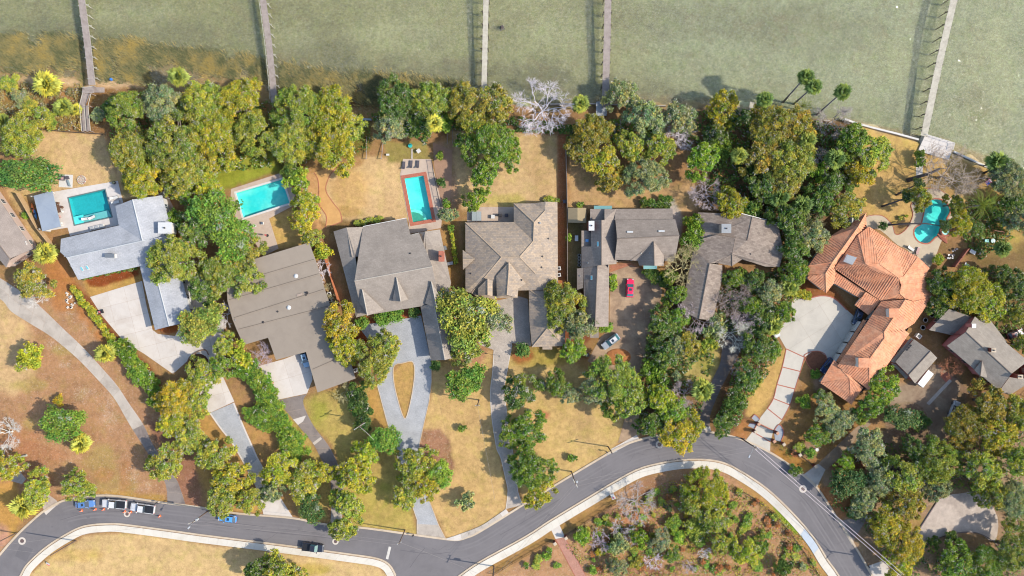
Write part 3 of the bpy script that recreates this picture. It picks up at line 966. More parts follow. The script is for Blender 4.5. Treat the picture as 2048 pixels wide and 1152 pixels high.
# --- driveways (each one a strip or court of slabs)
L1 = smooth([(-60, 582), (0, 598), (22, 622.5), (65, 650), (104, 674.6), (153.6, 716), (191.4, 755), (226.6, 794), (250, 833.4), (265.6, 859.5), (289, 896), (308, 926), (326, 955), (333, 977), (335, 1004)], 4)
R1 = smooth([(-60, 520), (0, 556), (34, 578), (65, 599), (125, 656), (169, 698), (207, 739.7), (234, 771), (260, 810), (286.5, 849), (307, 891), (332, 925), (352, 958), (358, 970), (371, 1009)], 4)
d1 = struct('driveway')
cut = int(len(L1) * .66)
cL, cR = L1[:cut], R1[:cut]
strip_slabs('driveway', cL[:int(cut * .42)], cR[:int(cut * .42)], 6, M_CONC_G, .03, .07, 2, par=d1)
strip_slabs('driveway', cL[int(cut * .42) - 1:], cR[int(cut * .42) - 1:], 7, M_CONC_G, .03, .07, 1, par=d1)
strip_slabs('driveway', L1[cut - 1:], R1[cut - 1:], 8, M_ASPH2, .03, .05, 1, par=d1)
sheet('joint_bed', L1 + R1[::-1], .02, M_JOINT, d1, .1)

paved('driveway', [(180, 594), (284, 562), (292, 606), (305, 660), (316, 668), (350, 672), (362, 650), (352, 560), (372, 556), (412, 552), (428, 590), (445, 640), (452, 690), (448, 730), (445, 752), (468.5, 803), (419, 826), (399, 803), (404, 740),
      (392, 706), (346, 748), (289, 708), (247, 682), (203, 630)], 14.5, 36, 34, M_CONC)
Lb = smooth([(419, 827), (440, 857), (464.6, 889), (493, 938), (517, 987), (527, 1030)], 4)
Rb = smooth([(468.5, 805), (487, 850), (506, 893), (516.7, 917), (545, 969), (587, 1037)], 4)
d2 = struct('driveway')
h = int(len(Lb) * .62)
sheet('joint_bed', Lb + Rb[::-1], .02, M_CONC, d2, .1)
strip_slabs('driveway', offset(Lb[:h], -3), offset(Rb[:h], 3), 5, M_PAVE, .032, .02, 1, par=d2)
strip_slabs('driveway', Lb[h - 1:], Rb[h - 1:], 4, M_CONC, .032, .05, 1, par=d2)

paved('driveway', [(514, 733), (567.5, 718.5), (592, 709), (618, 702), (625, 759), (614, 787), (553, 800), (527, 767)], 16.5, 50, 40, M_CONC)
d3 = struct('driveway')
L3 = smooth([(553, 801), (586, 838), (597, 852), (626, 887), (644, 922), (660, 956), (663, 998), (661, 1047)], 4)
R3 = smooth([(614, 788), (606, 806), (626, 850), (657, 891), (675, 927), (684, 964), (686, 992), (683, 1051)], 4)
sheet('joint_bed', L3 + R3[::-1], .02, M_JOINT, d3, .1)
strip_slabs('driveway', L3, R3, 9, M_ASPH2, .03, .06, 1, par=d3, pick=lambda i, k: M_CONC_G if i == 8 else None)
sheet('concrete_band', [(586, 839), (612, 831), (606, 843), (596, 850)], .036, M_CONC, d3, .05)
sheet('concrete_band', [(625, 886), (641, 874), (644, 878), (629, 890)], .036, M_CONC_G, d3, .05)

P4 = [(722, 660), (734, 648), (780, 643), (842, 631), (862, 721), (863, 761), (858, 803), (846, 855), (837, 899), (830, 935), (845, 975), (861, 1008), (877, 1050), (892, 1079), (834, 1071), (834, 1040), (825, 1013), (813, 978), (806, 948),
      (790, 899), (772, 837), (754, 769), (757, 740), (752, 705), (737, 680)]
I4 = smooth([(790, 730), (806, 726), (824, 723), (829, 738), (827, 769), (820, 808), (811, 837), (802, 822), (790, 777), (786, 746)], 3, True)
d4 = struct('driveway')
sheet('paver_field', P4, .03, M_PAVE, d4, .12, [I4])
sheet('apron_slab', [(834, 1048), (876, 1050), (892, 1079.5), (834, 1071)], .036, M_CONC_G, d4, .05)
def edging(name, line, w, z, mat, parent, h=.12, closed=False):
  l = line + [line[0]] if closed else line
  a, b = offset(l, w / 2), offset(l, -w / 2)
  mb = MB()
  k = len(l)
  v = world(a, z) + world(b, z)
  v += [p - Vector((0, 0, h)) for p in v]
  f = []
  for i in range(k - 1):
    f += [(i, i + k, i + k + 1, i + 1), (i, i + 1, 2 * k + i + 1, 2 * k + i), (i + k, i + 3 * k, i + 3 * k + 1, i + k + 1)]
  mb.add(v, f)
  return mb.build(name, mat, parent)
edging('edging', I4, 1.6, .1, M_CURB, d4, .2, True)
edging('edging', [(862, 722), (863, 761), (858, 803), (846, 855), (837, 899), (830, 935)], 1.2, .08, M_CURB, d4)
edging('edging', [(754, 769), (772, 837), (790, 899), (806, 948), (825, 1013), (834, 1040), (834, 1071)], 1.2, .08, M_CURB, d4)
edging('edging', [(845, 975), (861, 1008), (877, 1050), (892, 1079)], 1.2, .08, M_CURB, d4)

d5 = struct('driveway')
sheet('paver_field', [(962, 606), (1000, 600), (1036, 592), (1056, 598), (1062, 692), (1024, 686), (1023, 700), (1014, 743), (1008, 782), (1013, 821), (1016, 850), (1024, 893), (1029, 932), (1036, 985), (1046, 1010), (1012, 1018), (1016, 982), (1012, 961), (1002, 917),
      (994, 899), (988, 866), (983, 829), (981, 782), (985, 746), (988, 700), (960, 690), (935, 650)], .03, M_PAVE2, d5)
edging('edging', smooth([(988, 700), (985, 746), (981, 782), (983, 829), (988, 866), (994, 899), (1002, 917), (1012, 961), (1016, 982), (1012, 1018)], 3), 1.3, .05, M_CONC, d5)
edging('edging', smooth([(1024, 690), (1014, 743), (1008, 782), (1013, 821), (1016, 850), (1024, 893), (1029, 932), (1036, 985), (1046, 1010)], 3), 1.3, .05, M_CONC, d5)

paved('driveway', [(1220, 545), (1262, 530), (1300, 545), (1326, 560), (1322, 600), (1302, 640), (1298, 712), (1276, 770), (1279, 873), (1236, 886), (1260, 800), (1263, 748), (1205, 742), (1175, 722), (1200, 676), (1219, 655)], 1.5, 40, 34, M_STAIN)
paved('driveway_apron', [(1222, 898), (1273, 870), (1279, 878), (1226, 905)], 29, 28, 20, M_CONC, .035)
L7 = smooth([(1462, 630), (1445, 696), (1440, 727), (1424, 761), (1406, 806), (1398, 825), (1400, 854)], 4)
R7 = smooth([(1510, 630), (1497, 662), (1476, 712), (1458, 746), (1437, 787), (1420, 832), (1421, 856)], 4)
d7 = struct('driveway')
sheet('joint_bed', L7 + R7[::-1], .02, M_JOINT, d7, .1)
strip_slabs('driveway', L7, R7, 7, surf('leafy_asphalt', C(126, 118, 116), .9, .14, .6, 6, .2, C(150, 122, 100), .6, .4, rand=.06), .03, .05, 1, par=d7)
paved('driveway_apron', [(1390, 855), (1420, 853), (1423, 866), (1392, 862)], 0, 16, 14, M_CONC, .036)

# tiled-roof house drive: court, then bays between red brick bands
d8 = paved('driveway', smooth([(1591.7, 592.7), (1604, 597), (1616.5, 597), (1642.5, 591.4), (1668.5, 596.6), (1694, 620)], 4) + [(1722, 645), (1668, 735), (1650, 750), (1652, 712), (1640, 703), (1625, 703), (1609, 714.6), (1572.5, 697.7), (1551, 660), (1590, 629), (1582, 608)], 32, 50, 44, M_HCON)
LB = [(1572.5, 697.7), (1564.7, 734), (1554, 769), (1547, 797), (1535, 817), (1513, 845), (1505, 863), (1490, 883)]
RB = [(1609, 714.6), (1601, 743), (1590, 778), (1580, 810), (1564, 840), (1547, 861), (1541, 884), (1540, 905)]
for i in range(7):
  sheet('bay', [LB[i], RB[i], RB[i + 1], LB[i + 1]], .03, M_HCON, d8, .12)
  a, b = Vector(LB[i]), Vector(RB[i])
  nn = Vector((-(b - a).y, (b - a).x)).normalized() * 1.0
  sheet('brick_band', [tuple(a - nn), tuple(b - nn), tuple(b + nn), tuple(a + nn)], .036, M_RED, d8, .05)
edging('brick_edging', smooth(LB[:5], 4), 1.5, .07, M_RED, d8)
edging('brick_edging', smooth(RB[:5], 4), 1.5, .07, M_RED, d8)
edging('brick_edging', smooth([(1591.7, 592.7), (1604, 597), (1616.5, 597), (1642.5, 591.4), (1668.5, 596.6), (1694, 620)], 4), 2.4, .08, M_RED, d8)
bed8 = smooth([(1609, 714.6), (1612, 708), (1625, 703), (1640, 703), (1651, 710), (1652, 722), (1640, 740), (1622, 737)], 3, True)
edging('brick_edging', bed8, 1.6, .1, M_RED, d8, .2, True)
sheet('mulch_bed', bed8, .028, surf('dark_mulch', C(148, 96, 70), .95, .25, 1.5, 7, .6), d8, .1)

d9 = struct('driveway')
sheet('leafy_surface', [(1637, 927), (1660, 905), (1712, 855), (1738, 838), (1742, 848), (1720, 868), (1680, 915), (1652, 940)], .025, surf('leaf_strewn_concrete', C(182, 156, 130), .95, .18, .9, 7, .3, C(150, 116, 90), .6, .3), d9)
sheet('apron_slab', [(1636.5, 927.5), (1651, 939), (1632.6, 977), (1604.5, 951)], .034, M_CONC_G, d9)
d10 = struct('driveway')
sheet('asphalt', [(1684, 1041), (1738, 1030), (1720, 1060), (1706, 1082)], .025, M_ASPH2, d10)
sheet('gutter_slab', [(1673, 1038), (1684, 1040), (1708, 1084), (1704, 1090)], .034, M_CONC_G, d10)
d11 = struct('driveway')
sheet('concrete', [(1736, 1132), (1770, 1120), (1788, 1160), (1800, 1200), (1762, 1200)], .03, M_CONC, d11)
d12 = struct('driveway')
sheet('leafy_surface', smooth([(1776, 812), (1784, 778), (1815, 768), (1864, 728), (1898, 748), (1921, 768), (1914, 794), (1912, 830), (1885, 880), (1855, 900), (1858, 850), (1845, 815), (1810, 803)], 3, True), .022, surf('leafy_court', C(158, 132, 110), .95, .16, .6, 6, .3, C(214, 192, 162), .6, .16), d12)
strip_slabs('driveway', [(1899, 758), (1853, 806)], [(1904, 762), (1858, 811)], 6, M_CONC_G, .034, .03, 1, 'paving_strip', .1, d12)
sheet('brick_patch', [(1880, 752), (1893, 744), (1904, 757), (1893, 766)], .03, M_RED, d12)
d13 = struct('driveway')
G13 = smooth([(1877, 1000), (1921, 987), (1963, 987), (1995, 1034), (1989, 1083), (1955, 1065), (1916, 1065), (1882, 1075), (1851, 1092), (1832, 1070)], 3, True)
sheet('gravel', G13, .03, M_GRAVEL, d13)
edging('edging', [(1877, 1000), (1832, 1070)], 1.8, .2, M_IRON, d13, .3)
edging('edging', smooth([(1851, 1092), (1882, 1075), (1916, 1066), (1955, 1066), (1989, 1084), (2000, 1100)], 3), 1.6, .18, M_IRON, d13, .3)
d14 = struct('driveway')
sheet('gravel', [(83, 1000), (93, 987), (112, 1000), (118, 1008), (100, 1018), (88, 1024)], .03, M_GRAVEL, d14)
sheet('apron_slab', [(88, 1024), (100, 1017), (124, 1006), (112, 1012), (92, 1030)], .036, M_CONC, d14)
sheet('slab', [(22, 962), (37, 940), (52, 958), (44, 968)], .03, M_CONC_G, d14)
# brick garden path and its apron
d15 = struct('garden_path')
sheet('concrete_apron', [(1102, 1059), (1119, 1050), (1130, 1074), (1111, 1078)], .035, M_CONC, d15)
sheet('brickwork', [(1111, 1078), (1130, 1075), (1172, 1152), (1190, 1190), (1170, 1190), (1150, 1152)], .04, M_BRICKP, d15)
edging('edging', [(1111, 1078), (1150, 1152), (1170, 1190)], 1.2, .06, M_RED, d15)
edging('edging', [(1130, 1075), (1172, 1152), (1190, 1190)], 1.2, .06, M_RED, d15)
# curved sandy path by the dry lawn
d16 = struct('garden_path')
PTH_L = smooth([(628, 345), (636, 360), (638, 385), (637, 405), (646, 421), (653, 434), (651, 456)], 4)
PTH_R = smooth([(684, 326), (666, 342), (655, 361), (652, 382), (666, 405), (678, 420), (682, 430), (684, 443)], 4)
sheet('sand', PTH_L + PTH_R[::-1], .02, M_SANDP, d16, .08)
edging('brick_edging', PTH_L, 1.3, .06, M_RED, d16)
edging('brick_edging', PTH_R + smooth([(684, 443), (672, 448), (660, 452)], 3), 1.3, .06, M_RED, d16)
sheet('paved_strip', [(1832, 303), (1847, 306), (1845, 350), (1832, 352)], .025, M_CONC, struct('garden_path'), .1)
sheet('paved_strip', [(1324, 402), (1336, 398), (1362, 445), (1356, 462), (1344, 430)], .022, M_GRAVEL, struct('garden_path'), .1)
sheet('paved_strip', [(315, 388), (330, 380), (352, 425), (350, 440), (338, 430)], .022, M_TANDK, struct('garden_path'), .1)
sheet('paved_strip', [(866, 285), (868, 330), (884, 420), (896, 420), (903, 380), (904, 300)], .02, surf('dusty_brick', C(188, 150, 124), .95, .14, .8, 6, .3), struct('garden_path'), .1)

# ------------------------------------------------------------------ pools and their decks
def tint_water(name, col, bump=.25):
  m, nt, out = mat_new(name)
  n = N(nt)
  geo = n('NewGeometry')
  w = n.noise(geo.outputs['Position'], 2.2, 3.0, .6, .4)
  bp = n('Bump', i_Strength=bump, i_Distance=.1)
  nt.links.new(w, bp.inputs['Height'])
  tr = n('BsdfTransparent', i_Color=col)
  gl = n('BsdfGlossy', i_Roughness=.04)
  nt.links.new(bp.outputs[0], gl.inputs['Normal'])
  ms = n('MixShader', i_0=.03)
  nt.links.new(tr.outputs[0], ms.inputs[1])
  nt.links.new(gl.outputs[0], ms.inputs[2])
  nt.links.new(ms.outputs[0], out.inputs[0])
  return m

def pool(key, label, cop_mat, basin, water, rim, z=.08, depth=1.15):
  pts = POOLS[key]
  w = world(pts, z)
  c = sum(w, Vector()) / len(w)
  t = thing('swimming_pool', label, 'swimming pool', (c.x, c.y, 0))
  wt = [(p.x, p.y) for p in w]
  ring = [Vector((p.x, p.y, z)) for p in inset(wt, -rim)]
  MB().slab(ring, .2, [w]).build('coping', cop_mat, t)
  b = inset(wt, -.04)
  k = len(b)
  mb = MB()
  bot = [Vector((p.x, p.y, z - depth)) for p in inset(wt, .12)]
  top = [Vector((p.x, p.y, z - .02)) for p in b]
  if area2(top) < 0: pass
  mb.add(top + bot, [(i, (i + 1) % k, (i + 1) % k + k, i + k) for i in range(k)])
  tr = tessellate_polygon([[Vector((p.x, p.y, 0)) for p in bot]])
  mb.add(bot, [tuple(q) for q in tr])
  mb.build('basin', basin, t)
  MB().add([Vector((p.x, p.y, z - .14)) for p in b], [tuple(q) for q in tessellate_polygon([[Vector((p.x, p.y, 0)) for p in b]])]).build('water', water, t)
  return t, z - depth

paved('pool_deck', [(104, 384), (235.7, 361.7), (246, 405), (232, 412), (238, 450), (140, 472), (135, 455), (95, 462)], 13, 26, 26, M_WDECK, .05, .02, holes=[POOLS['B']]) if False else None
def deck(name, pts, key, mat, z=.05, bands=None):
  par = struct(name)
  sheet('deck_surface', pts, z, mat, par, .12, [POOLS[key]])
  return par
deck('pool_deck', [(104, 384), (235.7, 361.7), (246, 405), (232, 412), (238, 450), (140, 472), (135, 455), (95, 462)], 'B', M_WDECK)
deck('pool_deck', [(462, 378), (561, 346), (592, 385), (583, 413), (538, 437), (557, 497), (527, 512), (500, 470), (460, 420)], 'C', M_TANDK)
deck('pool_deck', [(800, 350), (806, 318), (862, 318), (886, 418), (882, 456), (838, 464), (816, 468), (818, 446)], 'D', M_TANDK)
dH = deck('pool_deck', smooth([(1839, 384), (1855, 377), (1880, 380), (1903, 396), (1908, 430), (1896, 470), (1884, 480), (1868, 520), (1850, 540), (1815, 500), (1795, 490), (1760, 460), (1733, 455), (1733, 433), (1750, 430), (1768, 433), (1785, 450), (1790, 467), (1800, 468), (1815, 455), (1826, 430), (1822, 410), (1832, 400)], 3, True), 'H', M_CREAM)
edging('brick_edging', smooth([(1733, 433), (1750, 430), (1768, 433), (1785, 450), (1790, 467), (1800, 468), (1815, 455), (1826, 430), (1822, 410), (1832, 400), (1839, 384), (1855, 377), (1880, 380), (1903, 396)], 4), 1.3, .09, M_RED, dH)
B_TEAL = surf('teal_plaster', (.028, .27, .28, 1), .8, .12, .5, 2.5)
B_TURQ = surf('turquoise_plaster', (.06, .43, .43, 1), .8, .08, .3, 1.5, tint2=(.28, .52, .47, 1))
B_AQUA = surf('aqua_plaster', (.22, .56, .50, 1), .8, .10, .4, 2.5, tint2=(.12, .48, .45, 1))
W_TEAL = tint_water('teal_pool_water', (.62, .97, .97, 1))
W_TURQ = tint_water('turquoise_pool_water', (.56, .98, .95, 1))
tB, zb = pool('B', 'dark teal rectangular pool on the white deck at left', paint('teal_rim', C(120, 140, 140), .6), B_TEAL, W_TEAL, .25)
MB().slab(world([(146, 437), (216, 420.5), (223, 433), (149, 449)], -.35), .6).build('tanning_ledge', surf('ledge', (.24, .33, .32, 1), .8, .1), tB)
MB().slab(world([(146, 434), (164.5, 429.5), (167, 446), (149, 450)], -.22), .5).build('spa_corner', B_AQUA, tB)
tC, zc = pool('C', 'bright turquoise rectangular pool with white rim beside the big dark tree', M_RIM, B_TURQ, W_TURQ, .45)
tD, zd = pool('D', 'turquoise pool with red brick coping along the dry lawn', M_RED, B_AQUA, W_TURQ, .85)
stp = [(826, 444.6), (848, 441)] + [(826 + 22 * math.cos(q * .174 - .15), 444.6 - 19 * math.sin(q * .174 + .1)) for q in range(0, 10)]
MB().slab(world([(826, 444.6), (848, 441), (846, 433), (839, 427), (830, 424.5), (822, 424.5)], -.3), .7).build('corner_step', surf('dark_step', (.10, .22, .15, 1), .8, .15), tD)
MB().slab(world([(848, 441), (854, 440), (851, 430), (842, 422), (831, 419), (821, 419.5), (822, 424.5), (830, 424.5), (839, 427), (846, 433)], -.5), .5).build('step_edge', surf('pale_step', (.34, .58, .46, 1), .8, .1), tD)
tH, zh = pool('H', 'free form turquoise pool with brick coping at the tiled house', M_RED, B_AQUA, W_TURQ, .35)
sp = [(1889.6 + 8 * math.cos(q * math.pi / 8), 462.3 + 8 * math.sin(q * math.pi / 8)) for q in range(16)]
spc = U(1889.6, 462.3, 0)
spa = thing('hot_tub', 'round spa with brick rim next to the free form pool', 'hot tub', spc)
MB().lathe([(1.45, -.1), (1.45, .42), (1.0, .42), (.95, .12)], 20, spc).build('rim', M_RED, spa)
MB().lathe([(.97, .0), (.97, .3), (.2, .3)], 20, spc).build('basin', surf('spa_water', (.30, .52, .46, 1), .15, .15, 1.2, 3.5), spa)
st = thing('brick_steps', 'red brick steps beside the round spa', 'steps', U(1881, 478))
for i in range(4):
  a, b = (1874 + i * 1.9, 468 + i * 2.4), (1889 + i * 2.1, 478 + i * .6)
  MB().beam(U(1875 + i * 2.2, 470 + i * 3 - 2, .32 - i * .07), U(1893 + i * .4, 482 + i * 2.6 - 4, .32 - i * .07), .34, .16).build('step', M_RED, st)
# ------------------------------------------------------------------ houses
M_GLASS = paint('window_glass', (.03, .05, .07, 1), .08, 0, 0, .8)
M_FRAME = paint('window_frame', C(238, 234, 228), .5)
M_WHITE = paint('white_trim', C(248, 244, 240), .55)
M_METAL = paint('galvanised', C(196, 198, 200), .4, .7)
M_SKYL = paint('skylight_glass', (.10, .30, .34, 1), .1, 0, 0, .8)
M_SKYW = paint('white_dome', C(245, 245, 246), .35)
M_BRICKW = shingle('brick_wall_red', C(170, 92, 76), C(150, 76, 62), 0, .24, .09, .9)
M_TEAL = paint('teal_awning', C(150, 206, 206), .5)
M_DARKM = paint('dark_metal', C(70, 66, 66), .5, .3)
M_BLACK = paint('black_plastic', C(40, 40, 44), .5)

class House:
  def __init__(s, name, label, cat, cpx, planes, walls, wall_mat, roof_mat, overhang=.45, thick=.18, ridge=None, win=True, windows_every=3.6):
    s.P = [[U(*p) for p in pl] for pl in planes]
    c = U(cpx[0], cpx[1], 0)
    s.t = thing(name, label, cat, c)
    mb = MB()
    for pl in s.P: mb.slab(pl, thick)
    s.roof = mb.build('roof', roof_mat, s.t)
    if ridge: s.ridges(planes, ridge)
    wm = MB()
    s.wins = []
    s.wall_mat = wall_mat
    for outl in walls:
      ow = [(p.x, p.y) for p in (U(q[0], q[1], 3.0) for q in outl)]
      iw = inset(ow, overhang)
      if area2(iw) < 0: iw.reverse()
      m = len(iw)
      for i in range(m):
        a, b = iw[i], iw[(i + 1) % m]
        L = (b - a).length
        k = max(1, int(L / .7))
        pts = [a.lerp(b, j / k) for j in range(k + 1)]
        top = [s.rz(p.x, p.y) - .1 for p in pts]
        vs = [(p.x, p.y, -.4) for p in pts] + [(p.x, p.y, h) for p, h in zip(pts, top)]
        wm.add(vs, [(j, j + 1, k + 2 + j, k + 1 + j) for j in range(k)])
        if win and L > 2.6:
          kk = max(1, int(L / windows_every))
          for j in range(kk):
            s.wins.append((a.lerp(b, (j + .5) / kk), (b - a).normalized()))
    s.walls = wm.build('wall', wall_mat, s.t)
    # gable ends under the raking edges
    ek = lambda a, b: tuple(sorted([(round(a[0]), round(a[1])), (round(b[0]), round(b[1]))]))
    cnt = {}
    for pl in planes:
      for i in range(len(pl)): cnt[ek(pl[i], pl[(i + 1) % len(pl)])] = cnt.get(ek(pl[i], pl[(i + 1) % len(pl)]), 0) + 1
    for pl, W3 in zip(planes, s.P):
      cen = sum(W3, Vector()) / len(W3)
      for i in range(len(pl)):
        a, b = W3[i], W3[(i + 1) % len(pl)]
        if cnt[ek(pl[i], pl[(i + 1) % len(pl)])] > 1 or abs(a.z - b.z) < .35 or max(a.z, b.z) < 3.8: continue
        nn = Vector((-(b - a).y, (b - a).x, 0)).normalized() * .2
        if nn.dot(cen - a) < 0: nn = -nn
        a, b = a + nn, b + nn
        dn = Vector((0, 0, -.06))
        MB().add([a + dn, b + dn, (b.x, b.y, 2.4), (a.x, a.y, 2.4)], [(0, 1, 2, 3)]).build('gable_wall', wall_mat, s.t)
    for j, (p, d) in enumerate(s.wins):
      if s.rz(p.x, p.y) < 2.4: continue
      nrm = Vector((d.y, -d.x, 0))
      rz = math.atan2(d.y, d.x)
      q = Vector((p.x, p.y, 1.55))
      fr = MB().box(q + nrm * .03, (1.3, .1, 1.3), rz).build('window', M_FRAME, s.t)
      MB().box(q + nrm * .085, (.52, .03, 1.1), rz).build('pane', M_GLASS, fr) if False else None
      for sx in (-.3, .3):
        MB().box(q + nrm * .085 + Vector((d.x, d.y, 0)) * sx, (.52, .03, 1.12), rz).build('pane', M_GLASS, fr)
  def rz(s, x, y):
    best = None
    for pl in s.P:
      tr = tessellate_polygon([[Vector((p.x, p.y, 0)) for p in pl]])
      for t in tr:
        a, b, c = pl[t[0]], pl[t[1]], pl[t[2]]
        d = (b.y - c.y) * (a.x - c.x) + (c.x - b.x) * (a.y - c.y)
        if abs(d) < 1e-6: continue
        l1 = ((b.y - c.y) * (x - c.x) + (c.x - b.x) * (y - c.y)) / d
        l2 = ((c.y - a.y) * (x - c.x) + (a.x - c.x) * (y - c.y)) / d
        l3 = 1 - l1 - l2
        if min(l1, l2, l3) > -.02:
          z = l1 * a.z + l2 * b.z + l3 * c.z
          if best is None or z > best: best = z
    return 2.6 if best is None else best
  def ridges(s, planes, mat):
    ed = {}
    for k, pl in enumerate(planes):
      m = len(pl)
      cz = sum(p[2] for p in pl) / m
      for i in range(m):
        a, b = pl[i], pl[(i + 1) % m]
        key = tuple(sorted([(round(a[0]), round(a[1])), (round(b[0]), round(b[1]))]))
        ed.setdefault(key, []).append((a, b, cz))
    for es in ed.values():
      mb = MB()
      if len(es) < 2: continue
      a, b, _ = es[0]
      if (a[2] + b[2]) / 2 > (es[0][2] + es[1][2]) / 2 + .12:
        mb.tube([U(*a) + Vector((0, 0, .02)), U(*b) + Vector((0, 0, .02))], .13, 6)
        mb.build('ridge_cap', mat, s.t)
  def chimney(s, x0, x1, y0, y1, z, mat, cap_mat=None, name='chimney', flue=True):
    cx, cy = (x0 + x1) / 2, (y0 + y1) / 2
    c = U(cx, cy, z)
    w, d = (x1 - x0) * S, (y1 - y0) * S
    zb = s.rz(c.x, c.y) - .5
    ch = MB().box((c.x, c.y, (z + zb) / 2), (w, d, z - zb)).build(name, mat, s.t)
    MB().box((c.x, c.y, z + .06), (w * 1.1, d * 1.1, .14)).build('cap', cap_mat or mat, ch)
    if flue: MB().lathe([(.18, 0), (.18, .35), (.12, .36)], 10, (c.x, c.y, z + .12)).build('flue', M_DARKM, ch)
    return ch
  def onroof(s, px, py, dz=.0):
    p = U(px, py, 3.6)
    for _ in range(3):
      p = U(px, py, s.rz(p.x, p.y))
    p.z += dz
    return p
  def skylight(s, pts, mat=None, name='skylight', h=.14):
    ps = [s.onroof(x, y, h) for x, y in pts]
    f = MB().slab(ps, h + .1).build(name, M_FRAME if mat is None else mat, s.t)
    c = sum(ps, Vector()) / len(ps)
    MB().slab([c + (p - c) * .8 + Vector((0, 0, .015)) for p in ps], .02).build('pane', M_SKYL if mat is None else mat, f)
  def vent(s, px, py, r=.14, h=.3, mat=None, name='vent_pipe'):
    p = s.onroof(px, py, -.05)
    MB().lathe([(r * 1.6, 0), (r * 1.6, .06), (r, .08), (r, h), (r * .6, h + .02)], 10, p).build(name, mat or M_DARKM, s.t)
  def dome(s, px, py, r=.42, mat=None):
    p = s.onroof(px, py, -.03)
    MB().lathe([(r * 1.2, 0), (r * 1.2, .1), (r, .12), (r * .85, .25), (r * .5, .34), (r * .1, .37)], 14, p).build('roof_dome', mat or M_SKYW, s.t)

R_GREY = shingle('brown_grey_shingles', C(182, 170, 160), C(160, 148, 140), .19, .9, .34, .45)
R_WHITE = shingle('pale_grey_shingles', C(206, 208, 216), C(188, 192, 202), .22, .9, .34, .5)
R_A = shingle('mauve_grey_shingles', C(184, 170, 162), C(168, 154, 148), 1.0, .9, .34, .45)
R_FLAT = surf('rolled_roofing', C(176, 162, 148), .9, .05, .3, 7, .1, C(156, 142, 130), .4, .2)
R_E = shingle('variegated_shingles', C(206, 184, 162), C(160, 152, 148), .0, .7, .42, .75)
R_F = shingle('brown_shingles', C(178, 164, 154), C(152, 138, 130), 0, .9, .36, .55)
R_G = shingle('dark_brown_shingles', C(178, 162, 150), C(138, 122, 114), .25, .8, .4, .8)
R_I = shingle('olive_grey_shingles', C(176, 166, 156), C(152, 142, 134), .7, .9, .36, .5)
RC_L = surf('pale_ridge', C(206, 196, 186), .9, .08)
RC_W = surf('white_ridge', C(220, 224, 230), .9, .06)
RC_D = surf('dark_ridge', C(150, 134, 124), .9, .08)
W_PINK = surf('pink_stucco', C(222, 196, 184), .9, .05, .5, 5)
W_WHITE = surf('white_siding', C(236, 236, 236), .8, .04, .5, 5)
W_TAN = surf('tan_stucco', C(206, 184, 162), .9, .05, .5, 5)
W_ROSE = surf('rose_brick', C(206, 130, 124), .9, .1, .7, 8)

hA = House('house', 'mauve grey gabled house cut by the left edge of the picture', 'house', (-30, 430),
           [[(-70, 300, 3), (66, 498, 3), (19.5, 517, 4.8), (-80, 385, 4.8)], [(-80, 385, 4.8), (19.5, 517, 4.8), (12, 535, 3.9), (-90, 410, 3.9)]],
           [[(-70, 300), (66, 498), (12, 535), (-90, 410)]], W_PINK, R_A, .25, ridge=RC_D)
hA.vent(53, 488, .12, .25, M_WHITE); hA.vent(51.5, 484, .12, .25, M_WHITE)
aw = MB()
for i in range(5):
  aw.box(U(30 + i * 5, 520.5 - i * 2.2, 2.2), (.5, 1.2, .06), .4)
aw.build('porch_slats', surf('grey_wood', C(150, 124, 116), .9, .12), hA.t)

hB = House('house', 'large pale grey L shaped house with a long garage wing', 'house', (230, 500),
           [[(121.9, 477.6, 3), (237.5, 451, 3), (285, 481.5, 4.9), (133.3, 515.4, 4.9), (120.3, 504.2, 4.0)],
      [(133.3, 515.4, 4.9), (285, 481.5, 4.9), (281, 532, 3), (156.3, 559.6, 3)],
      [(230.5, 412, 3), (265, 399, 4.9), (285, 481.5, 4.9), (237.5, 451, 3)],
      [(265, 399, 4.9), (324, 390.4, 3), (341, 454, 3), (340, 470, 3.2), (285, 481.5, 4.9)],
      [(285, 481.5, 4.9), (340, 470, 4.2), (350, 515, 3), (281, 532, 3)],
      [(279, 530, 2.9), (305, 523, 4.1), (338.5, 652.4, 4.1), (310, 660, 2.9)],
      [(305, 523, 4.1), (352, 512, 2.9), (386, 642, 2.9), (338.5, 652.4, 4.1)]],
           [[(124, 479), (230.5, 452), (231, 413), (265, 399), (324, 391), (342, 460), (350, 514), (281, 531), (156, 558), (133, 515)],
      [(280, 530), (352, 513), (386, 641), (310, 659)]], W_WHITE, R_WHITE, .45, ridge=RC_W)
hB.chimney(318, 342, 446, 466, 5.2, M_WHITE, M_SKYW, 'chimney')
hB.chimney(211, 228, 508, 515, 5.3, M_WHITE, M_METAL, 'roof_vent_box', False)
hB.skylight([(160, 534), (163.5, 533), (169, 541.5), (165, 542.7)]); hB.skylight([(170.5, 531.5), (174.5, 530.5), (179.5, 539), (175.5, 540)])
pergola = thing('pool_pavilion', 'flat blue grey roofed pavilion on the left edge of the white pool deck', 'pavilion', U(94, 422))
MB().slab([U(67, 391.7, 3), U(104, 381.8, 3), U(121, 453, 3), U(84.6, 462.5, 3)], .22).build('roof', surf('blue_grey_membrane', C(176, 188, 206), .7, .04, .4, 5, 0, C(150, 164, 186), .5, .3), pergola)
for q in ((70, 394), (102, 385), (119, 450), (86, 459), (110, 418)):
  MB().box(U(q[0], q[1], 1.3) , (.2, .2, 2.8), .2).build('post', M_WHITE, pergola)
MB().slab([U(67.5, 392.5, 2.7), U(70, 391.8, 2.7), U(87, 461, 2.7), U(84.6, 461.8, 2.7)], 2.9).build('wall', W_WHITE, pergola)

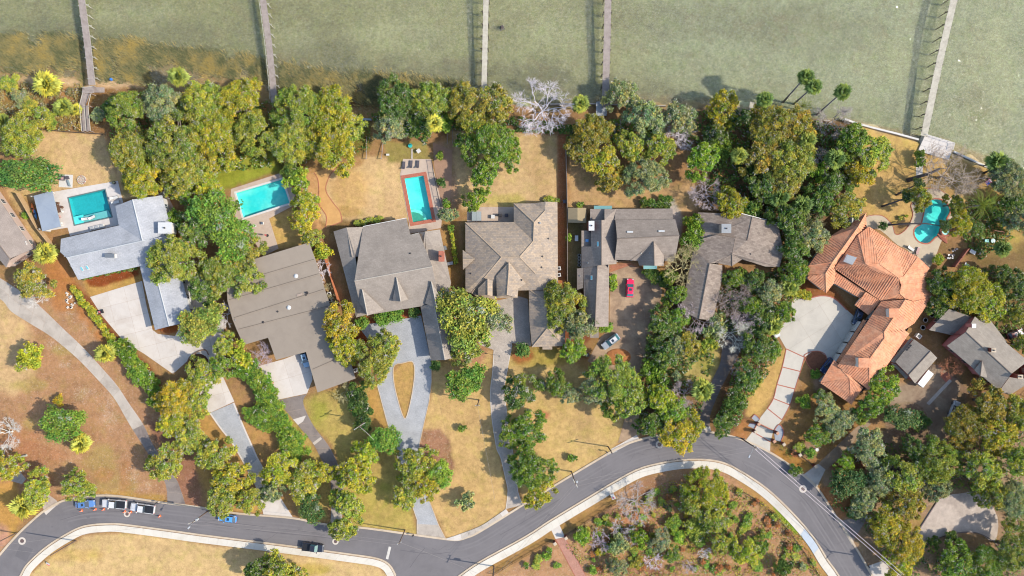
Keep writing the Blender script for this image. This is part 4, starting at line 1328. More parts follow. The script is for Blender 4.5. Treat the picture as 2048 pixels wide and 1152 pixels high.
b = [[(452, 535, 4.3), (618, 485, 4.3), (631, 520, 4.0), (453, 572, 4.0)],
     [(453, 572, 3.86), (631, 520, 3.86), (640, 549, 3.66), (455, 602, 3.66)],
     [(455, 602, 3.5), (640, 549, 3.5), (650, 580, 3.36), (464.6, 638, 3.36)],
     [(464.6, 638, 3.2), (650, 580, 3.2), (661, 613, 3.08), (474, 661, 3.08)],
     [(474, 661, 2.96), (661, 613, 2.96), (683, 668, 2.9), (612, 704, 2.9), (552, 720, 2.9), (536, 675.5, 2.9), (487, 690, 2.9)],
     [(612, 704, 2.82), (683, 668, 2.82), (697, 710, 2.78), (622, 741, 2.78)],
     [(622, 741, 2.66), (697, 710, 2.66), (711, 757, 2.6), (635, 785, 2.6)]]
M_STEPLINE = surf('step_line_brown', C(128, 116, 108), .8, .1)  # dark strips added to strengthen the lines at the roof steps
hC = House('house', 'stepped low flat roofed brown house with two white roof domes', 'house', (570, 620), b,
           [[(453, 536), (617, 486), (660, 612), (711, 757), (636, 785), (613, 703), (552, 719), (536, 675), (488, 689), (465, 638)]], surf('brown_siding', C(160, 136, 118), .9, .06), R_FLAT, .7, .16)
for q in ([(453, 571), (631, 519.5)], [(455, 601.5), (640, 548.5)], [(464.6, 637.5), (650, 579.5)], [(474, 660.5), (661, 612.5)], [(622, 740.5), (697, 709.5)]):
  MB().beam(hC.onroof(q[0][0] + 3, q[0][1] - 2, .03), hC.onroof(q[1][0] - 3, q[1][1] - 1, .03), .09, .07).build('roof_step_line', M_STEPLINE, hC.t)
hC.dome(592, 552, .45); hC.dome(577.7, 615, .45)
hC.vent(526, 644.5, .2, .2); hC.vent(555, 623, .16, .2); hC.vent(613.5, 585.5, .25, .4); hC.vent(612, 590, .14, .3)
hC.skylight([(593, 589), (604, 586), (605, 590), (594, 593)], surf('faded_panel', C(196, 176, 162), .8, .05))
hC.vent(470, 640, .1, .2, M_METAL)

hD = House('house', 'big brown grey gabled house with three front dormers', 'house', (780, 540),
           [[(726, 454, 3.2), (813, 437, 3.2), (820.5, 470, 4.4), (838, 466, 4.4), (865, 533, 6.8), (709, 562, 6.8)],
      [(667, 463, 3), (693, 455, 4.5), (710, 510, 4.6), (718, 562, 4.7), (727, 601, 4.4), (738, 628, 3.1), (712, 635, 3)],
      [(693, 455, 4.5), (726, 454, 3.2), (728, 512, 4.1), (704, 514, 4.52)],
      [(838, 465, 3.4), (850, 463, 4.3), (852, 500, 4.26), (842, 500, 3.5)],
      [(850, 463, 4.3), (879.6, 459, 3), (902, 566, 3), (884, 640, 3), (858, 602, 4.4), (855, 533, 4.4), (846, 494, 4.2)],
      [(709, 562, 6.8), (865, 533, 6.8), (873, 575, 5.0), (876, 616, 3.2), (842, 612.5, 3.2), (735, 630, 3.2), (718, 601, 4.5)],
      [(724.6, 579, 6.2), (735, 631, 5.4), (718, 604, 4.5)], [(724.6, 579, 6.2), (768, 620, 3.7), (735, 631, 5.4)],
      [(793, 555, 6.7), (801.5, 603, 6.4), (785, 602, 5.0)], [(793, 555, 6.7), (816, 599, 4.9), (801.5, 603, 6.4)],
      [(862.7, 563, 6.2), (874, 617, 5.6), (850, 607, 4.0)], [(862.7, 563, 6.2), (886, 604, 4.6), (874, 617, 5.6)],
      [(841, 613, 3), (868, 606, 5.2), (890, 720, 5.2), (862, 721, 3)], [(868, 606, 5.2), (904, 598, 3), (918, 713, 3), (890, 720, 5.2)]],
           [[(668, 464), (693, 456), (726, 455), (812, 438), (820, 468), (839, 465), (879, 460), (901, 566), (886, 612), (842, 612), (735, 629), (713, 634)],
      [(842, 612), (902, 600), (917, 713), (863, 720)]], W_TAN, R_GREY, .5, ridge=RC_L)
hD.chimney(878, 886.5, 503, 522, 6.0, M_RED, M_RED)
MB().beam(U(726, 453, 3.2), U(813, 436, 3.2), .14, .16).build('gutter', M_WHITE, hD.t)
MB().beam(U(820, 470.5, 4.3), U(838, 466, 4.3), .14, .16).build('gutter', M_WHITE, hD.t)
hD.vent(820.5, 507, .16, .25)
for q in ((887, 492, 893, 500), (894, 524, 906, 530)):
  MB().box(U((q[0] + q[2]) / 2, (q[1] + q[3]) / 2, .5), ((q[2] - q[0]) * S, (q[3] - q[1]) * S, 1.0), .2).build('utility_cabinet', M_METAL, hD.t)

hE = House('house', 'tan and grey mottled hip roofed house with paved court', 'house', (1025, 520),
           [[(930.7, 445, 3), (1003, 514, 6.2), (943, 586, 3), (931, 583, 3)],
      [(930.7, 445, 3), (1027.6, 444, 3), (1066.7, 482, 5.2), (1039, 514, 6.2), (1003, 514, 6.2)],
      [(1027.6, 407, 3), (1068, 445, 5.2), (1066.7, 482, 5.2), (1027.6, 444, 3)],
      [(1027.6, 407, 3), (1066.7, 406.8, 3), (1090, 421.7, 4.0), (1068, 445, 5.2)],
      [(1066.7, 406.8, 3.0), (1091, 403.4, 4.0), (1090, 421.7, 4.0)],
      [(1091, 403.4, 4.0), (1114.8, 404, 3), (1116, 567.5, 3), (1084, 580, 3.4), (1071, 547, 4.9), (1039, 514, 6.2), (1066.7, 482, 5.2), (1068, 445, 5.2), (1090, 421.7, 4.0)],
      [(943, 586, 3), (1003, 514, 6.2), (1039, 514, 6.2), (1071, 547, 4.9), (1084, 580, 3.4), (1036, 581, 3.3), (1035, 596, 3), (956, 596, 3)],
      [(992.4, 552, 4.9), (1017.7, 524, 6.35), (1017.7, 539, 6.35), (1014, 590, 5.6), (993.8, 593.5, 4.3)],
      [(1017.7, 524, 6.35), (1052, 568, 4.6), (1036.7, 577, 4.4), (1035, 595, 4.2), (1014, 590, 5.6), (1017.7, 539, 6.35)],
      [(956, 576.6, 4.1), (975.5, 557, 5.2), (975.5, 590, 5.1), (956, 592, 4.0)], [(975.5, 557, 5.2), (985, 562, 4.6), (985, 592, 4.3), (975.5, 590, 5.1)],
      [(956, 589.6, 2.9), (993.8, 593.5, 2.9), (991, 603, 2.6), (967.7, 605, 2.6)],
      [(925.5, 500, 3.2), (949.5, 518, 4.4), (925.6, 519, 4.4)], [(925.6, 519, 4.4), (949.5, 518, 4.4), (926, 539.4, 3.2)],
      [(1057.7, 579, 3), (1094, 604, 4.6), (1095, 656, 4.6), (1064, 694, 3), (1059, 643, 3)],
      [(1064, 694, 3), (1095, 656, 4.6), (1130, 692, 3)], [(1094, 604, 4.6), (1132, 579, 3), (1130, 692, 3), (1095, 656, 4.6)],
      [(1057.7, 579, 3), (1132, 579, 3), (1094, 604, 4.6)], [(1085, 693, 2.8), (1104.5, 693, 2.8), (1104.5, 699, 2.6), (1085, 699, 2.6)]],
           [[(931, 446), (1028, 445), (1028, 408), (1091, 404), (1114, 404.5), (1115.5, 567), (1060, 580), (1036, 580), (1034, 594), (957, 594), (932, 583)],
      [(1058, 580), (1131, 580), (1129, 692), (1064, 693), (1059, 643)]], W_TAN, R_E, .45, ridge=surf('tan_ridge', C(206, 182, 158), .9, .1))
for x, y in ((1096.5, 477), (1084.7, 513), (1083, 534.5), (941.5, 547), (1043, 560)): hE.vent(x, y, .16, .25)
hE.vent(1079, 446, .2, .4, M_METAL)

hF = House('house', 'tall brown gabled house with dark west wing beside the red car', 'house', (1260, 500),
           [[(1230.7, 440.4, 4.6), (1350.5, 438.6, 4.6), (1358.8, 471, 7), (1234.6, 477.7, 7)],
      [(1234.6, 477.7, 7), (1358.8, 471, 7), (1352, 509, 4.4), (1328, 510, 4.3), (1307.5, 483, 6.4), (1259, 520, 4), (1229.4, 520, 4)],
      [(1328, 508, 4.1), (1352, 507.6, 4.1), (1347, 524, 3.2), (1328, 522, 3.2)],
      [(1307.5, 483, 6.5), (1308.8, 531.5, 6.5), (1278.5, 531, 3.4), (1276, 522, 3.6), (1258, 520, 3.9)],
      [(1307.5, 483, 6.5), (1328, 509, 4.2), (1327.5, 531.6, 4.2), (1308.8, 531.5, 6.5)],
      [(1232, 417.8, 3.1), (1345, 417, 3.1), (1346.6, 439, 4.2), (1229, 440, 4.2)],
      [(1182, 440, 4.0), (1203, 440, 5.6), (1203, 530, 5.6), (1163, 536, 2.7), (1163, 493, 2.7), (1182, 493, 4.0)],
      [(1163, 461, 2.8), (1182, 461, 2.8), (1182, 493, 2.8), (1163, 493, 2.8)],
      [(1180.4, 418, 3), (1209, 418, 3), (1209, 440, 3.4), (1180.4, 440, 3.4)],
      [(1203, 440, 5.6), (1231, 440, 3.7), (1233, 528, 3.5), (1203, 530, 5.6)],
      [(1209, 418, 3.5), (1232, 418, 3.2), (1231, 440, 3.7), (1209, 440, 5.0)],
      [(1166, 536, 2.8), (1195, 528.4, 4.7), (1190, 654, 4.7), (1170, 654, 2.8)], [(1195, 528.4, 4.7), (1218.4, 528.4, 3.4), (1217, 653, 3.4), (1190, 654, 4.7)],
      [(1154, 537, 2.6), (1166, 536, 3.0), (1166, 576, 3.0), (1154, 580, 2.6)], [(1180, 655.5, 2.7), (1197.6, 655, 2.7), (1197.6, 675.6, 2.6), (1180, 676, 2.6)]],
           [[(1181, 419), (1344, 418), (1346, 438), (1357, 471), (1350, 508), (1327, 530), (1280, 530), (1278, 522), (1218, 527), (1216, 652), (1171, 653), (1167, 540), (1164, 536), (1164, 462), (1182, 462)],
      [(1155, 538), (1166, 537), (1166, 574), (1155, 578)], [(1181, 654), (1197, 654), (1197, 675), (1181, 675)]], surf('taupe_siding', C(176, 150, 134), .9, .06), R_F, .35, ridge=RC_D)
hF.chimney(1178, 1188, 443, 460, 5.8, M_BRICKW, M_SKYW)
hF.skylight([(1254, 462), (1266, 462), (1266, 465.5), (1254, 465.5)], M_SKYW); hF.skylight([(1317, 460.5), (1329, 460.5), (1329, 464), (1317, 464)], M_SKYW)
hF.skylight([(1193.6, 483), (1197.6, 483), (1197.6, 493), (1193.6, 493)]); hF.skylight([(1181, 551), (1185, 551), (1185, 560), (1181, 560)])
hF.skylight([(1171, 478), (1177, 478), (1177, 484), (1171, 484)], paint('blue_skylight', (.08, .22, .40, 1), .2))
for x, y in ((1282, 506), (1300, 506), (1176, 526), (1160, 552)): hF.vent(x, y, .1, .2, M_METAL)
for x0, x1, y0, y1, z0, z1 in ((1188, 1224, 411.5, 418, 2.3, 2.8), (1287, 1314, 531, 538, 2.8, 2.3)):
  MB().slab([U(x0, y0, z0), U(x1, y0, z0), U(x1, y1, z1), U(x0, y1, z1)], .06).build('awning', M_TEAL, hF.t)
sh = House('garden_shed', 'small tan gabled shed by the fence next to the dark wing', 'shed', (1154, 430),
           [[(1136, 415.7, 2.3), (1155, 415.7, 3.0), (1155, 445.6, 3.0), (1136, 445, 2.3)], [(1155, 415.7, 3.0), (1172.6, 415.7, 2.3), (1172.6, 445.6, 2.3), (1155, 445.6, 3.0)]],
           [[(1137, 416.5), (1172, 416.5), (1172, 445), (1137, 445)]], W_TAN, surf('tan_shed_roof', C(176, 158, 126), .9, .07, .6, 6), .25, .1, win=False)

hG = House('house', 'dark brown shingled rambling house among the bare trees', 'house', (1460, 520),
           [[(1396, 424.7, 3), (1483, 428, 4.8), (1504.5, 434, 5.2), (1494.6, 481, 5.2), (1470.6, 476, 4.8), (1431.6, 470, 4.0), (1392.5, 481, 3)],
      [(1504.5, 434, 5.2), (1556.6, 448, 3.6), (1567, 504, 3), (1559, 534, 3), (1530.5, 533, 3.2), (1483.6, 518, 3.8), (1464, 508, 4.8), (1470.6, 476, 5.0), (1494.6, 481, 5.2)],
      [(1391, 481, 3.1), (1431.6, 470, 4.5), (1470.6, 476, 5.1), (1464, 508, 4.9), (1431.6, 526, 4.3), (1419, 527, 4.5), (1387, 500, 3.1)],
      [(1387, 498, 3), (1419, 527, 4.6), (1398, 638, 4.6), (1360, 621, 3), (1374, 564, 3)], [(1419, 527, 4.6), (1444.6, 530, 3), (1444.6, 556, 3), (1426, 640, 3), (1398, 638, 4.6)],
      [(1431.6, 526, 3.3), (1464, 508, 5.0), (1464, 532, 3.3)], [(1464, 508, 5.0), (1484, 519, 3.6), (1464, 532, 3.3)]],
           [[(1396, 425), (1483, 428), (1504, 434), (1556, 448), (1566, 504), (1558, 533), (1530, 532), (1483, 517), (1464, 531), (1440, 529), (1443, 556), (1425, 639), (1361, 621), (1375, 564), (1388, 498), (1392, 481)]], surf('brown_brick', C(164, 120, 98), .9, .1, .7, 8), R_G, .45, ridge=RC_D)
hG.chimney(1444, 1461, 449, 465, 6.4, surf('stone_chimney', C(206, 184, 170), .9, .15, 1, 6), M_METAL)
hG.vent(1501, 508, .14, .25)
MB().beam(U(1483, 427, 4.7), U(1556, 446, 3.6), .16, .14).build('gutter', M_WHITE, hG.t)
MB().slab([U(1480, 515, 3.2), U(1500, 521, 3.2), U(1500, 524, 2.9), U(1480, 518, 2.9)], .1).build('entry_canopy', R_G, hG.t)

# --- terracotta tiled house
def clay(name, k=1.0):
  return surf(name, C(246, 178, 138, k * 1.08), .85, .18, 1.3, 5, .1, C(196, 140, 116, k), .7, .4, tint2=C(242, 162, 120, k * 1.06))
R_TILE = clay('clay_tile')
R_TRIB = clay('clay_tile_rib', 1.12)
TP = [[(1732, 426, 3.4), (1716, 454, 5.2), (1665, 524, 5.2), (1617, 531.5, 3.4), (1657.7, 475, 3.4)],
      [(1716, 454, 5.2), (1732, 426, 3.4), (1733, 454, 3.4), (1726.7, 468, 3.6)],
      [(1716, 454, 5.2), (1726.7, 468, 3.6), (1672, 533, 3.6), (1665, 524, 5.2)],
      [(1617, 531.5, 3.4), (1665, 524, 5.2), (1651, 547, 4.8), (1615.5, 550, 3.4)],
      [(1615.5, 551, 3.3), (1651, 547, 4.8), (1652.4, 586, 3.2), (1615.5, 558, 3.2)],
      [(1651, 547, 4.8), (1665, 524, 5.2), (1672, 535, 3.8), (1668, 566, 3.2), (1652.4, 586, 3.2)],
      [(1716, 470, 4.8), (1730.6, 527, 6.6), (1669, 537, 4.2)],
      [(1716, 470, 4.8), (1738, 453, 4.2), (1759, 528, 6.6), (1737, 530, 6.6), (1730.6, 527, 6.6)],
      [(1738, 453, 4.2), (1799.6, 494.5, 4.0), (1807, 553, 5.8), (1798, 556, 5.9), (1759, 528, 6.6)],
      [(1799.6, 494.5, 4.0), (1835.5, 514, 3.8), (1807, 553, 5.8)],
      [(1835.5, 514, 3.8), (1859.5, 536, 3.4), (1849, 556, 3.8), (1851.7, 565, 3.8), (1802, 570, 5.6), (1798, 556, 5.9), (1807, 553, 5.8)],
      [(1669, 537, 4.2), (1730.6, 527, 6.6), (1737, 530, 6.6), (1759, 528, 6.6), (1798, 556, 5.9), (1799.6, 587, 5.6), (1811, 597, 5.0), (1763, 602.6, 4.0)],
      [(1668, 541, 3.6), (1763, 604, 3.4), (1755, 611, 3.0), (1721, 597, 3.0), (1667, 566, 3.0)],
      [(1802, 570, 5.6), (1851.7, 565, 3.8), (1859.5, 582, 3.4), (1864.7, 595, 3.4), (1827, 602.6, 4.6), (1811, 597, 5), (1799.6, 587, 5.6)],
      [(1762.6, 603, 4.4), (1810.8, 599, 6.2), (1767.8, 664, 6.2), (1769, 676, 6.2), (1738, 719, 6.2), (1675, 732, 4.4)],
      [(1675, 732, 4.4), (1738, 719, 6.2), (1739, 781, 4.2)],
      [(1738, 719, 6.2), (1769, 676, 6.2), (1767.8, 664, 6.2), (1810.8, 599, 6.2), (1827, 603, 5.2), (1829, 646, 3.8), (1809, 660, 4.0), (1818.6, 667, 3.6), (1739, 781, 4.2)],
      [(1827.5, 603, 4.9), (1865.5, 594, 3.4), (1829, 646, 3.6)],
      [(1641, 765, 3.2), (1667.5, 721, 3.7), (1699, 757, 4.6)], [(1641, 766, 3.2), (1699, 757, 4.6), (1702.7, 809, 3.2)], [(1699, 757, 4.6), (1726, 776, 3.6), (1702.7, 809, 3.2)],
      [(1667.5, 721, 3.7), (1700, 742, 3.9), (1726, 776, 3.6), (1699, 757, 4.6)],
      [(1709.7, 610, 3.1), (1732, 584, 4.0), (1762, 602.6, 3.8), (1737, 630, 3.1)],
      [(1673, 723, 2.6), (1727, 639, 2.6), (1733, 641, 2.95), (1679, 727, 2.95)]]
hH = House('house', 'sprawling house with orange clay tile roofs beside the free form pool', 'house', (1750, 580), TP,
           [[(1731, 428), (1733, 454), (1799, 495), (1835, 515), (1858, 537), (1850, 562), (1863, 594), (1830, 645), (1818, 666), (1739, 779), (1701, 806), (1643, 765), (1676, 731), (1762, 606), (1720, 596), (1668, 566), (1652, 584), (1617, 556), (1618, 533), (1658, 476)]],
           surf('white_stucco', C(240, 236, 230), .9, .05, .5, 4), R_TILE, .4, .18, ridge=R_TRIB)

def tile_ribs(H, planes, pitch=.55, r=.10):
  mb = MB()
  for pl in H.P:
    nrm = Vector((0, 0, 0))
    m = len(pl)
    for i in range(m):
      a, b = pl[i], pl[(i + 1) % m]
      nrm += Vector(((a.y - b.y) * (a.z + b.z), (a.z - b.z) * (a.x + b.x), (a.x - b.x) * (a.y + b.y)))
    nrm.normalize()
    if nrm.z < 0: nrm = -nrm
    dn = Vector((nrm.x, nrm.y))
    if dn.length < .02: continue
    dn.normalize()
    sd_ = Vector((-dn.y, dn.x))
    us = [p.x * sd_.x + p.y * sd_.y for p in pl]
    c = sum(pl, Vector()) / m
    u = math.ceil(min(us) / pitch) * pitch
    while u < max(us):
      hits = []
      for i in range(m):
        ua, ub = us[i], us[(i + 1) % m]
        if (ua > u) != (ub > u):
          t = (u - ua) / (ub - ua)
          hits.append(pl[i].lerp(pl[(i + 1) % m], t))
      hits.sort(key=lambda p: p.x * dn.x + p.y * dn.y)
      for k in range(0, len(hits) - 1, 2):
        a, b = hits[k], hits[k + 1]
        if (b - a).length < .3: continue
        s3 = Vector((sd_.x, sd_.y, 0)) * r
        vs = []
        for p in (a, b):
          vs += [p - s3 - nrm * .02, p - s3 * .6 + nrm * r * .75, p + s3 * .6 + nrm * r * .75, p + s3 - nrm * .02]
        mb.add(vs, [(0, 4, 5, 1), (1, 5, 6, 2), (2, 6, 7, 3), (0, 1, 2, 3), (7, 6, 5, 4)])
      u += pitch
  o = mb.build('roof_tiles', R_TRIB, H.t)
  o['kind'] = 'stuff'
tile_ribs(hH, TP)
hH.skylight([(1691.5, 509), (1711, 515.4), (1702, 529.7), (1685, 523)], M_WHITE, 'roof_unit', .7)
hH.chimney(1779, 1796, 618, 634, 6.9, M_WHITE, R_TILE, flue=False); hH.chimney(1718, 1737, 717, 734, 6.9, M_WHITE, R_TILE, flue=False)
hH.skylight([(1702, 433), (1708.5, 438.5), (1702, 447), (1694.6, 441.7)], surf('grey_cap', C(216, 214, 204), .8, .05), 'roof_unit', .5)
a, b = U(1664, 729, 1.3), U(1719, 642, 1.3)
for i in range(4):
  q = a.lerp(b, (i + .5) / 4)
  ang = math.atan2(b.y - a.y, b.x - a.x)
  d = MB().box((q.x - .1, q.y + .05, 1.15), ((b - a).length / 4.6, .16, 2.3), ang).build('garage_door', M_WHITE, hH.t)
  for k in range(3):
    MB().box((q.x - .2, q.y + .1, .45 + k * .7), ((b - a).length / 5.0, .08, .58), ang).build('panel', M_FRAME, d)

hI = House('house', 'grey roofed rose brick house with three chimneys at lower right', 'house', (1970, 700),
           [[(1932, 664, 6.8), (1894, 691.5, 4.6), (1998, 781, 4.6), (2023, 747.5, 6.8)], [(1950, 633, 4.6), (1932, 664, 6.8), (2023, 747.5, 6.8), (2056, 722, 4.6)],
      [(1998, 783, 4.0), (2023, 749, 5.2), (2064, 762, 4.2), (2020, 790, 3.2)], [(1964, 721, 6.1), (1949, 740, 5.0), (1960.5, 752, 5.4)], [(1964, 721, 6.1), (1960.5, 752, 5.4), (1976, 756, 4.7)],
      [(1858, 660, 3), (1898, 618, 3.4), (1944, 634, 3.4), (1912, 672, 3)], [(1960, 640, 4.3), (1976, 634, 3.2), (2014, 684, 3.2), (2000, 690, 4.2)]],
           [[(1895, 692), (1950, 634), (2055, 722), (2062, 762), (2020, 788), (1998, 780)], [(1859, 660), (1898, 619), (1943, 634), (1912, 671)]], W_ROSE, R_I, .3, ridge=RC_D)
hI.chimney(1983, 1991, 697, 704, 7.8, M_BRICKW, M_CURB); hI.chimney(2036, 2045, 750, 757, 7.8, M_BRICKW, M_CURB); hI.chimney(1944, 1951, 648, 655, 7.8, W_ROSE, M_SKYW, flue=False)
hJ = House('garage', 'small grey gabled garage between the tiled house and the rose brick house', 'garage', (1828, 722),
           [[(1791, 724, 3.3), (1828, 678.5, 3.3), (1861, 702, 4.5), (1817, 750, 4.5)], [(1817, 750, 4.5), (1861, 702, 4.5), (1874.6, 716, 3), (1830, 767, 3)],
      [(1782, 723, 2.6), (1822, 675, 2.6), (1828, 680, 3.0), (1791, 727, 3.0)], [(1782, 726, 2.6), (1791, 728, 3), (1818, 753, 3), (1812, 758, 2.6)]],
           [[(1784, 724), (1824, 677), (1873, 716), (1830, 765)]], W_ROSE, R_I, .3, ridge=RC_D)
for x, y in ((1812, 700), (1815.5, 696), (1819, 692)): hJ.skylight([(x, y), (x + 2.5, y - 3), (x + 4.5, y - 1.5), (x + 2, y + 1.5)], M_BLACK)

# ------------------------------------------------------------------ piers, sea walls, stairs
M_PLANK = surf('weathered_planks', C(192, 178, 172), .9, .16, 1.5, 9, .2, C(150, 132, 126), .5, .6)
M_PLANKW = surf('pale_planks', C(228, 220, 204), .9, .12, 1.5, 9, .2, C(180, 172, 160), .5, .6)
M_PILE = surf('dark_piles', C(120, 106, 96), .9, .2, 2, 6)
M_PILEW = surf('pale_piles', C(206, 204, 190), .9, .15, 2, 6)
M_SEAW = surf('white_seawall', C(244, 240, 236), .8, .05, .6, 6)
def pier(label, line, wpx, zd, m, pile_m, side=1, rail=None, step=23.5, sides=(1, -1), beam_out=.55):
  """line: px centre line from the far (top) end to the shore, at deck height"""
  P = resample(line, 60)
  W3 = [U(x, y, zd) for x, y in P]
  c = W3[-1]
  t = thing('pier', label, 'pier', (c.x, c.y, gz(c.x, c.y)), 0, 'piers running out into the bay')
  L = sum((W3[i + 1] - W3[i]).length for i in range(len(W3) - 1))
  hw = wpx * S / 2
  mb, joist = MB(), MB()
  n_pl = int(L / .3)
  d = 0.0
  def at(s):
    i = min(int(s / L * (len(W3) - 1)), len(W3) - 2)
    f = s / L * (len(W3) - 1) - i
    p = W3[i].lerp(W3[i + 1], f)
    tt = (W3[min(i + 2, len(W3) - 1)] - W3[max(i - 1, 0)]).normalized()
    return p, tt
  for k in range(n_pl):
    p, tt = at((k + .5) * L / n_pl)
    mb.box(p + Vector((0, 0, rnd.uniform(-.012, .012))), (2 * hw + rnd.uniform(-.08, .08), .27, .05), math.atan2(tt.y, tt.x) + math.pi / 2)
  o = mb.build('deck_planks', m, t)
  o['kind'] = 'stuff'
  for sgn in (-1, 1):
    jb = MB()
    for k in range(0, 12):
      a, ta = at(k / 12 * L); b2, tb = at((k + 1) / 12 * L * .9999)
      na = Vector((-ta.y, ta.x, 0)) * sgn * (hw - .15)
      jb.beam(a + na - Vector((0, 0, .15)), b2 + na - Vector((0, 0, .15)), .1, .22)
    jb.build('stringer', pile_m, t)
  nb = max(2, int(L / (step * S)))
  for k in range(nb):
    p, tt = at((k + .35) / nb * L)
    nn = Vector((-tt.y, tt.x, 0))
    for sgn in sides:
      q = p + nn * sgn * (hw + .12)
      zb = gz(q.x, q.y) - .4
      MB().tube([(q.x, q.y, zb), (q.x, q.y, zd + (.25 if sgn == side else .1))], .10, 6).build('pile', pile_m, t)
    MB().beam(p + nn * (hw + (beam_out if side == 1 else .2)) - Vector((0, 0, .33)), p - nn * (hw + (beam_out if side == -1 else .2)) - Vector((0, 0, .33)), .16, .2).build('cross_beam', pile_m, t)
  if rail is not None:
    rb = MB()
    for k in range(14):
      a, ta = at(k / 14 * L * rail); b2, tb = at((k + 1) / 14 * L * rail * .9999)
      na = Vector((-ta.y, ta.x, 0)) * (hw - .05)
      rb.beam(a - na + Vector((0, 0, .9)), b2 - na + Vector((0, 0, .9)), .09, .08)
    rb.build('handrail', pile_m, t)
  return t
pier('weathered grey pier with a zigzag stair landing, the leftmost of the piers', [(155, -60), (163, 0), (174, 80), (184, 170)], 13.5, .65, M_PLANK, M_PILEW, 1, step=20)
pier('weathered grey pier second from the left, ending among the oaks', [(516, -60), (526, 0), (538, 90), (546, 170), (548, 205)], 12.5, .65, M_PLANK, M_PILEW, 1, .98, 20)
pier('slim pale pier in the middle of the bay, without any railing', [(974, -60), (972, 0), (970, 90), (968, 186)], 10.5, .65, M_PLANKW, M_PILE, -1)
pier('grey brown pier right of centre, beside the bare white tree', [(1218, -60), (1216, 0), (1214, 90), (1211, 190), (1211, 215)], 13.5, .65, M_PLANK, M_PILE, -1, beam_out=.3)
pier('long pale slanting pier on the right, meeting the white platform', [(1925, -60), (1908, 0), (1880, 120), (1848, 272)], 13.5, .9, M_PLANKW, M_PILE, -1, step=25, beam_out=.5)

def plank_poly(mb, pts, z0, z1, n):
  """planks across a quad a,b -> d,c (a-b start edge)"""
  a, b2, c2, d2 = pts
  for k in range(n):
    f0, f1 = (k + .06) / n, (k + .94) / n
    z = z0 + (z1 - z0) * (k + .5) / n
    L = lambda p, q, f: (p[0] + (q[0] - p[0]) * f, p[1] + (q[1] - p[1]) * f)
    mb.slab([U(*L(a, d2, f0), z), U(*L(b2, c2, f0), z), U(*L(b2, c2, f1), z), U(*L(a, d2, f1), z)], .05)
pl = thing('boardwalk', 'bent wooden boardwalk and stair joining the leftmost pier to the lawn', 'boardwalk', UG(176, 262))
for nm, q, z0, z1, n_ in (('landing', [(165, 175), (187, 172), (188, 186), (164, 186)], .7, .7, 5), ('upper_ramp', [(165, 186), (181, 187), (170, 212), (159, 208)], .6, .45, 12), ('lower_ramp', [(159, 210), (176, 211), (181, 262), (163, 262)], .42, .25, 24), ('side_stair', [(186, 174), (186, 185), (209, 185), (209, 175)], .6, -.6, 9)):
  mb = MB()
  plank_poly(mb, q, z0, z1, n_)
  o = mb.build(nm, M_PLANK, pl)
for ln in ([(165, 186), (159, 209), (163, 262)], [(182, 187), (176, 211), (181, 262)], [(168, 211), (172, 262)], [(165, 175), (187, 172)]):
  mb = MB()
  ps = [U(x, y, 1.5) for x, y in ln]
  for i in range(len(ps) - 1):
    mb.beam(ps[i], ps[i + 1], .1, .08)
  mb.build('handrail', M_PLANKW, pl)
  for p in ps:
    MB().box((p.x, p.y, .5), (.12, .12, 2.0)).build('post', M_PLANK, pl)

def wall_line(name, label, cat, line, w, zt, mat, zb=None, group=None, px_z=None, kind=None):
  pts = [U(x, y, zt if px_z is None else px_z) for x, y in line]
  c = pts[len(pts) // 2]
  t = thing(name, label, cat, (c.x, c.y, gz(c.x, c.y)), 0, group)
  for i in range(len(pts) - 1):
    a, b2 = pts[i], pts[i + 1]
    zb_ = (min(gz(a.x, a.y), gz(b2.x, b2.y)) - .8) if zb is None else zb
    MB().beam((a.x, a.y, (zt + zb_) / 2), (b2.x, b2.y, (zt + zb_) / 2), w, zt - zb_).build('wall_section', mat, t)
  return t
wall_line('sea_wall', 'white concrete sea wall left of the white platform', 'sea wall', [(1690, 238), (1709, 245), (1745, 255), (1790, 266), (1838, 279)], .45, .05, M_SEAW)
wall_line('sea_wall', 'white concrete sea wall right of the white platform', 'sea wall', [(1908, 303), (1945, 320), (1983, 338), (2060, 372)], .45, .05, M_SEAW)
wall_line('sea_wall', 'thin grey sea wall behind the shrubs right of the fourth pier', 'sea wall', [(1100, 208), (1190, 207), (1290, 211), (1332, 211)], .25, -.5, M_CONC_G)
wall_line('sea_wall', 'short pale blue retaining wall between the two oak clumps', 'sea wall', [(672, 236), (710, 237), (742, 239)], .45, .1, paint('pale_blue_wall', C(186, 206, 220), .7))
pf = thing('sea_platform', 'white slab platform with low railing at the foot of the slanting pier', 'platform', UG(1880, 300))
q = [(1851, 268), (1910, 286), (1897.7, 320), (1836, 301.7)]
for i in range(4):
  for j in range(3):
    def bl(u, v):
      a = Vector(q[0]).lerp(Vector(q[1]), u); b2 = Vector(q[3]).lerp(Vector(q[2]), u)
      return tuple(a.lerp(b2, v))
    MB().slab([U(*bl(i / 4 + .003, j / 3 + .004), .3), U(*bl((i + 1) / 4 - .003, j / 3 + .004), .3), U(*bl((i + 1) / 4 - .003, (j + 1) / 3 - .004), .3), U(*bl(i / 4 + .003, (j + 1) / 3 - .004), .3)], 1.6).build('deck_slab', M_WDECK, pf)
mb = MB()
for a, b2 in ((q[0], q[1]), (q[1], (1906, 300))):
  mb.beam(U(*a, 1.2), U(*b2, 1.2), .08, .08)
  for k in range(6):
    p = U(*Vector(a).lerp(Vector(b2), k / 5), 1.2)
    mb.box((p.x, p.y, .75), (.07, .07, .95))
mb.build('railing', M_WHITE, pf)
stp = thing('wooden_steps', 'wide grey wooden steps down from the dry lawn', 'steps', UG(749, 316))
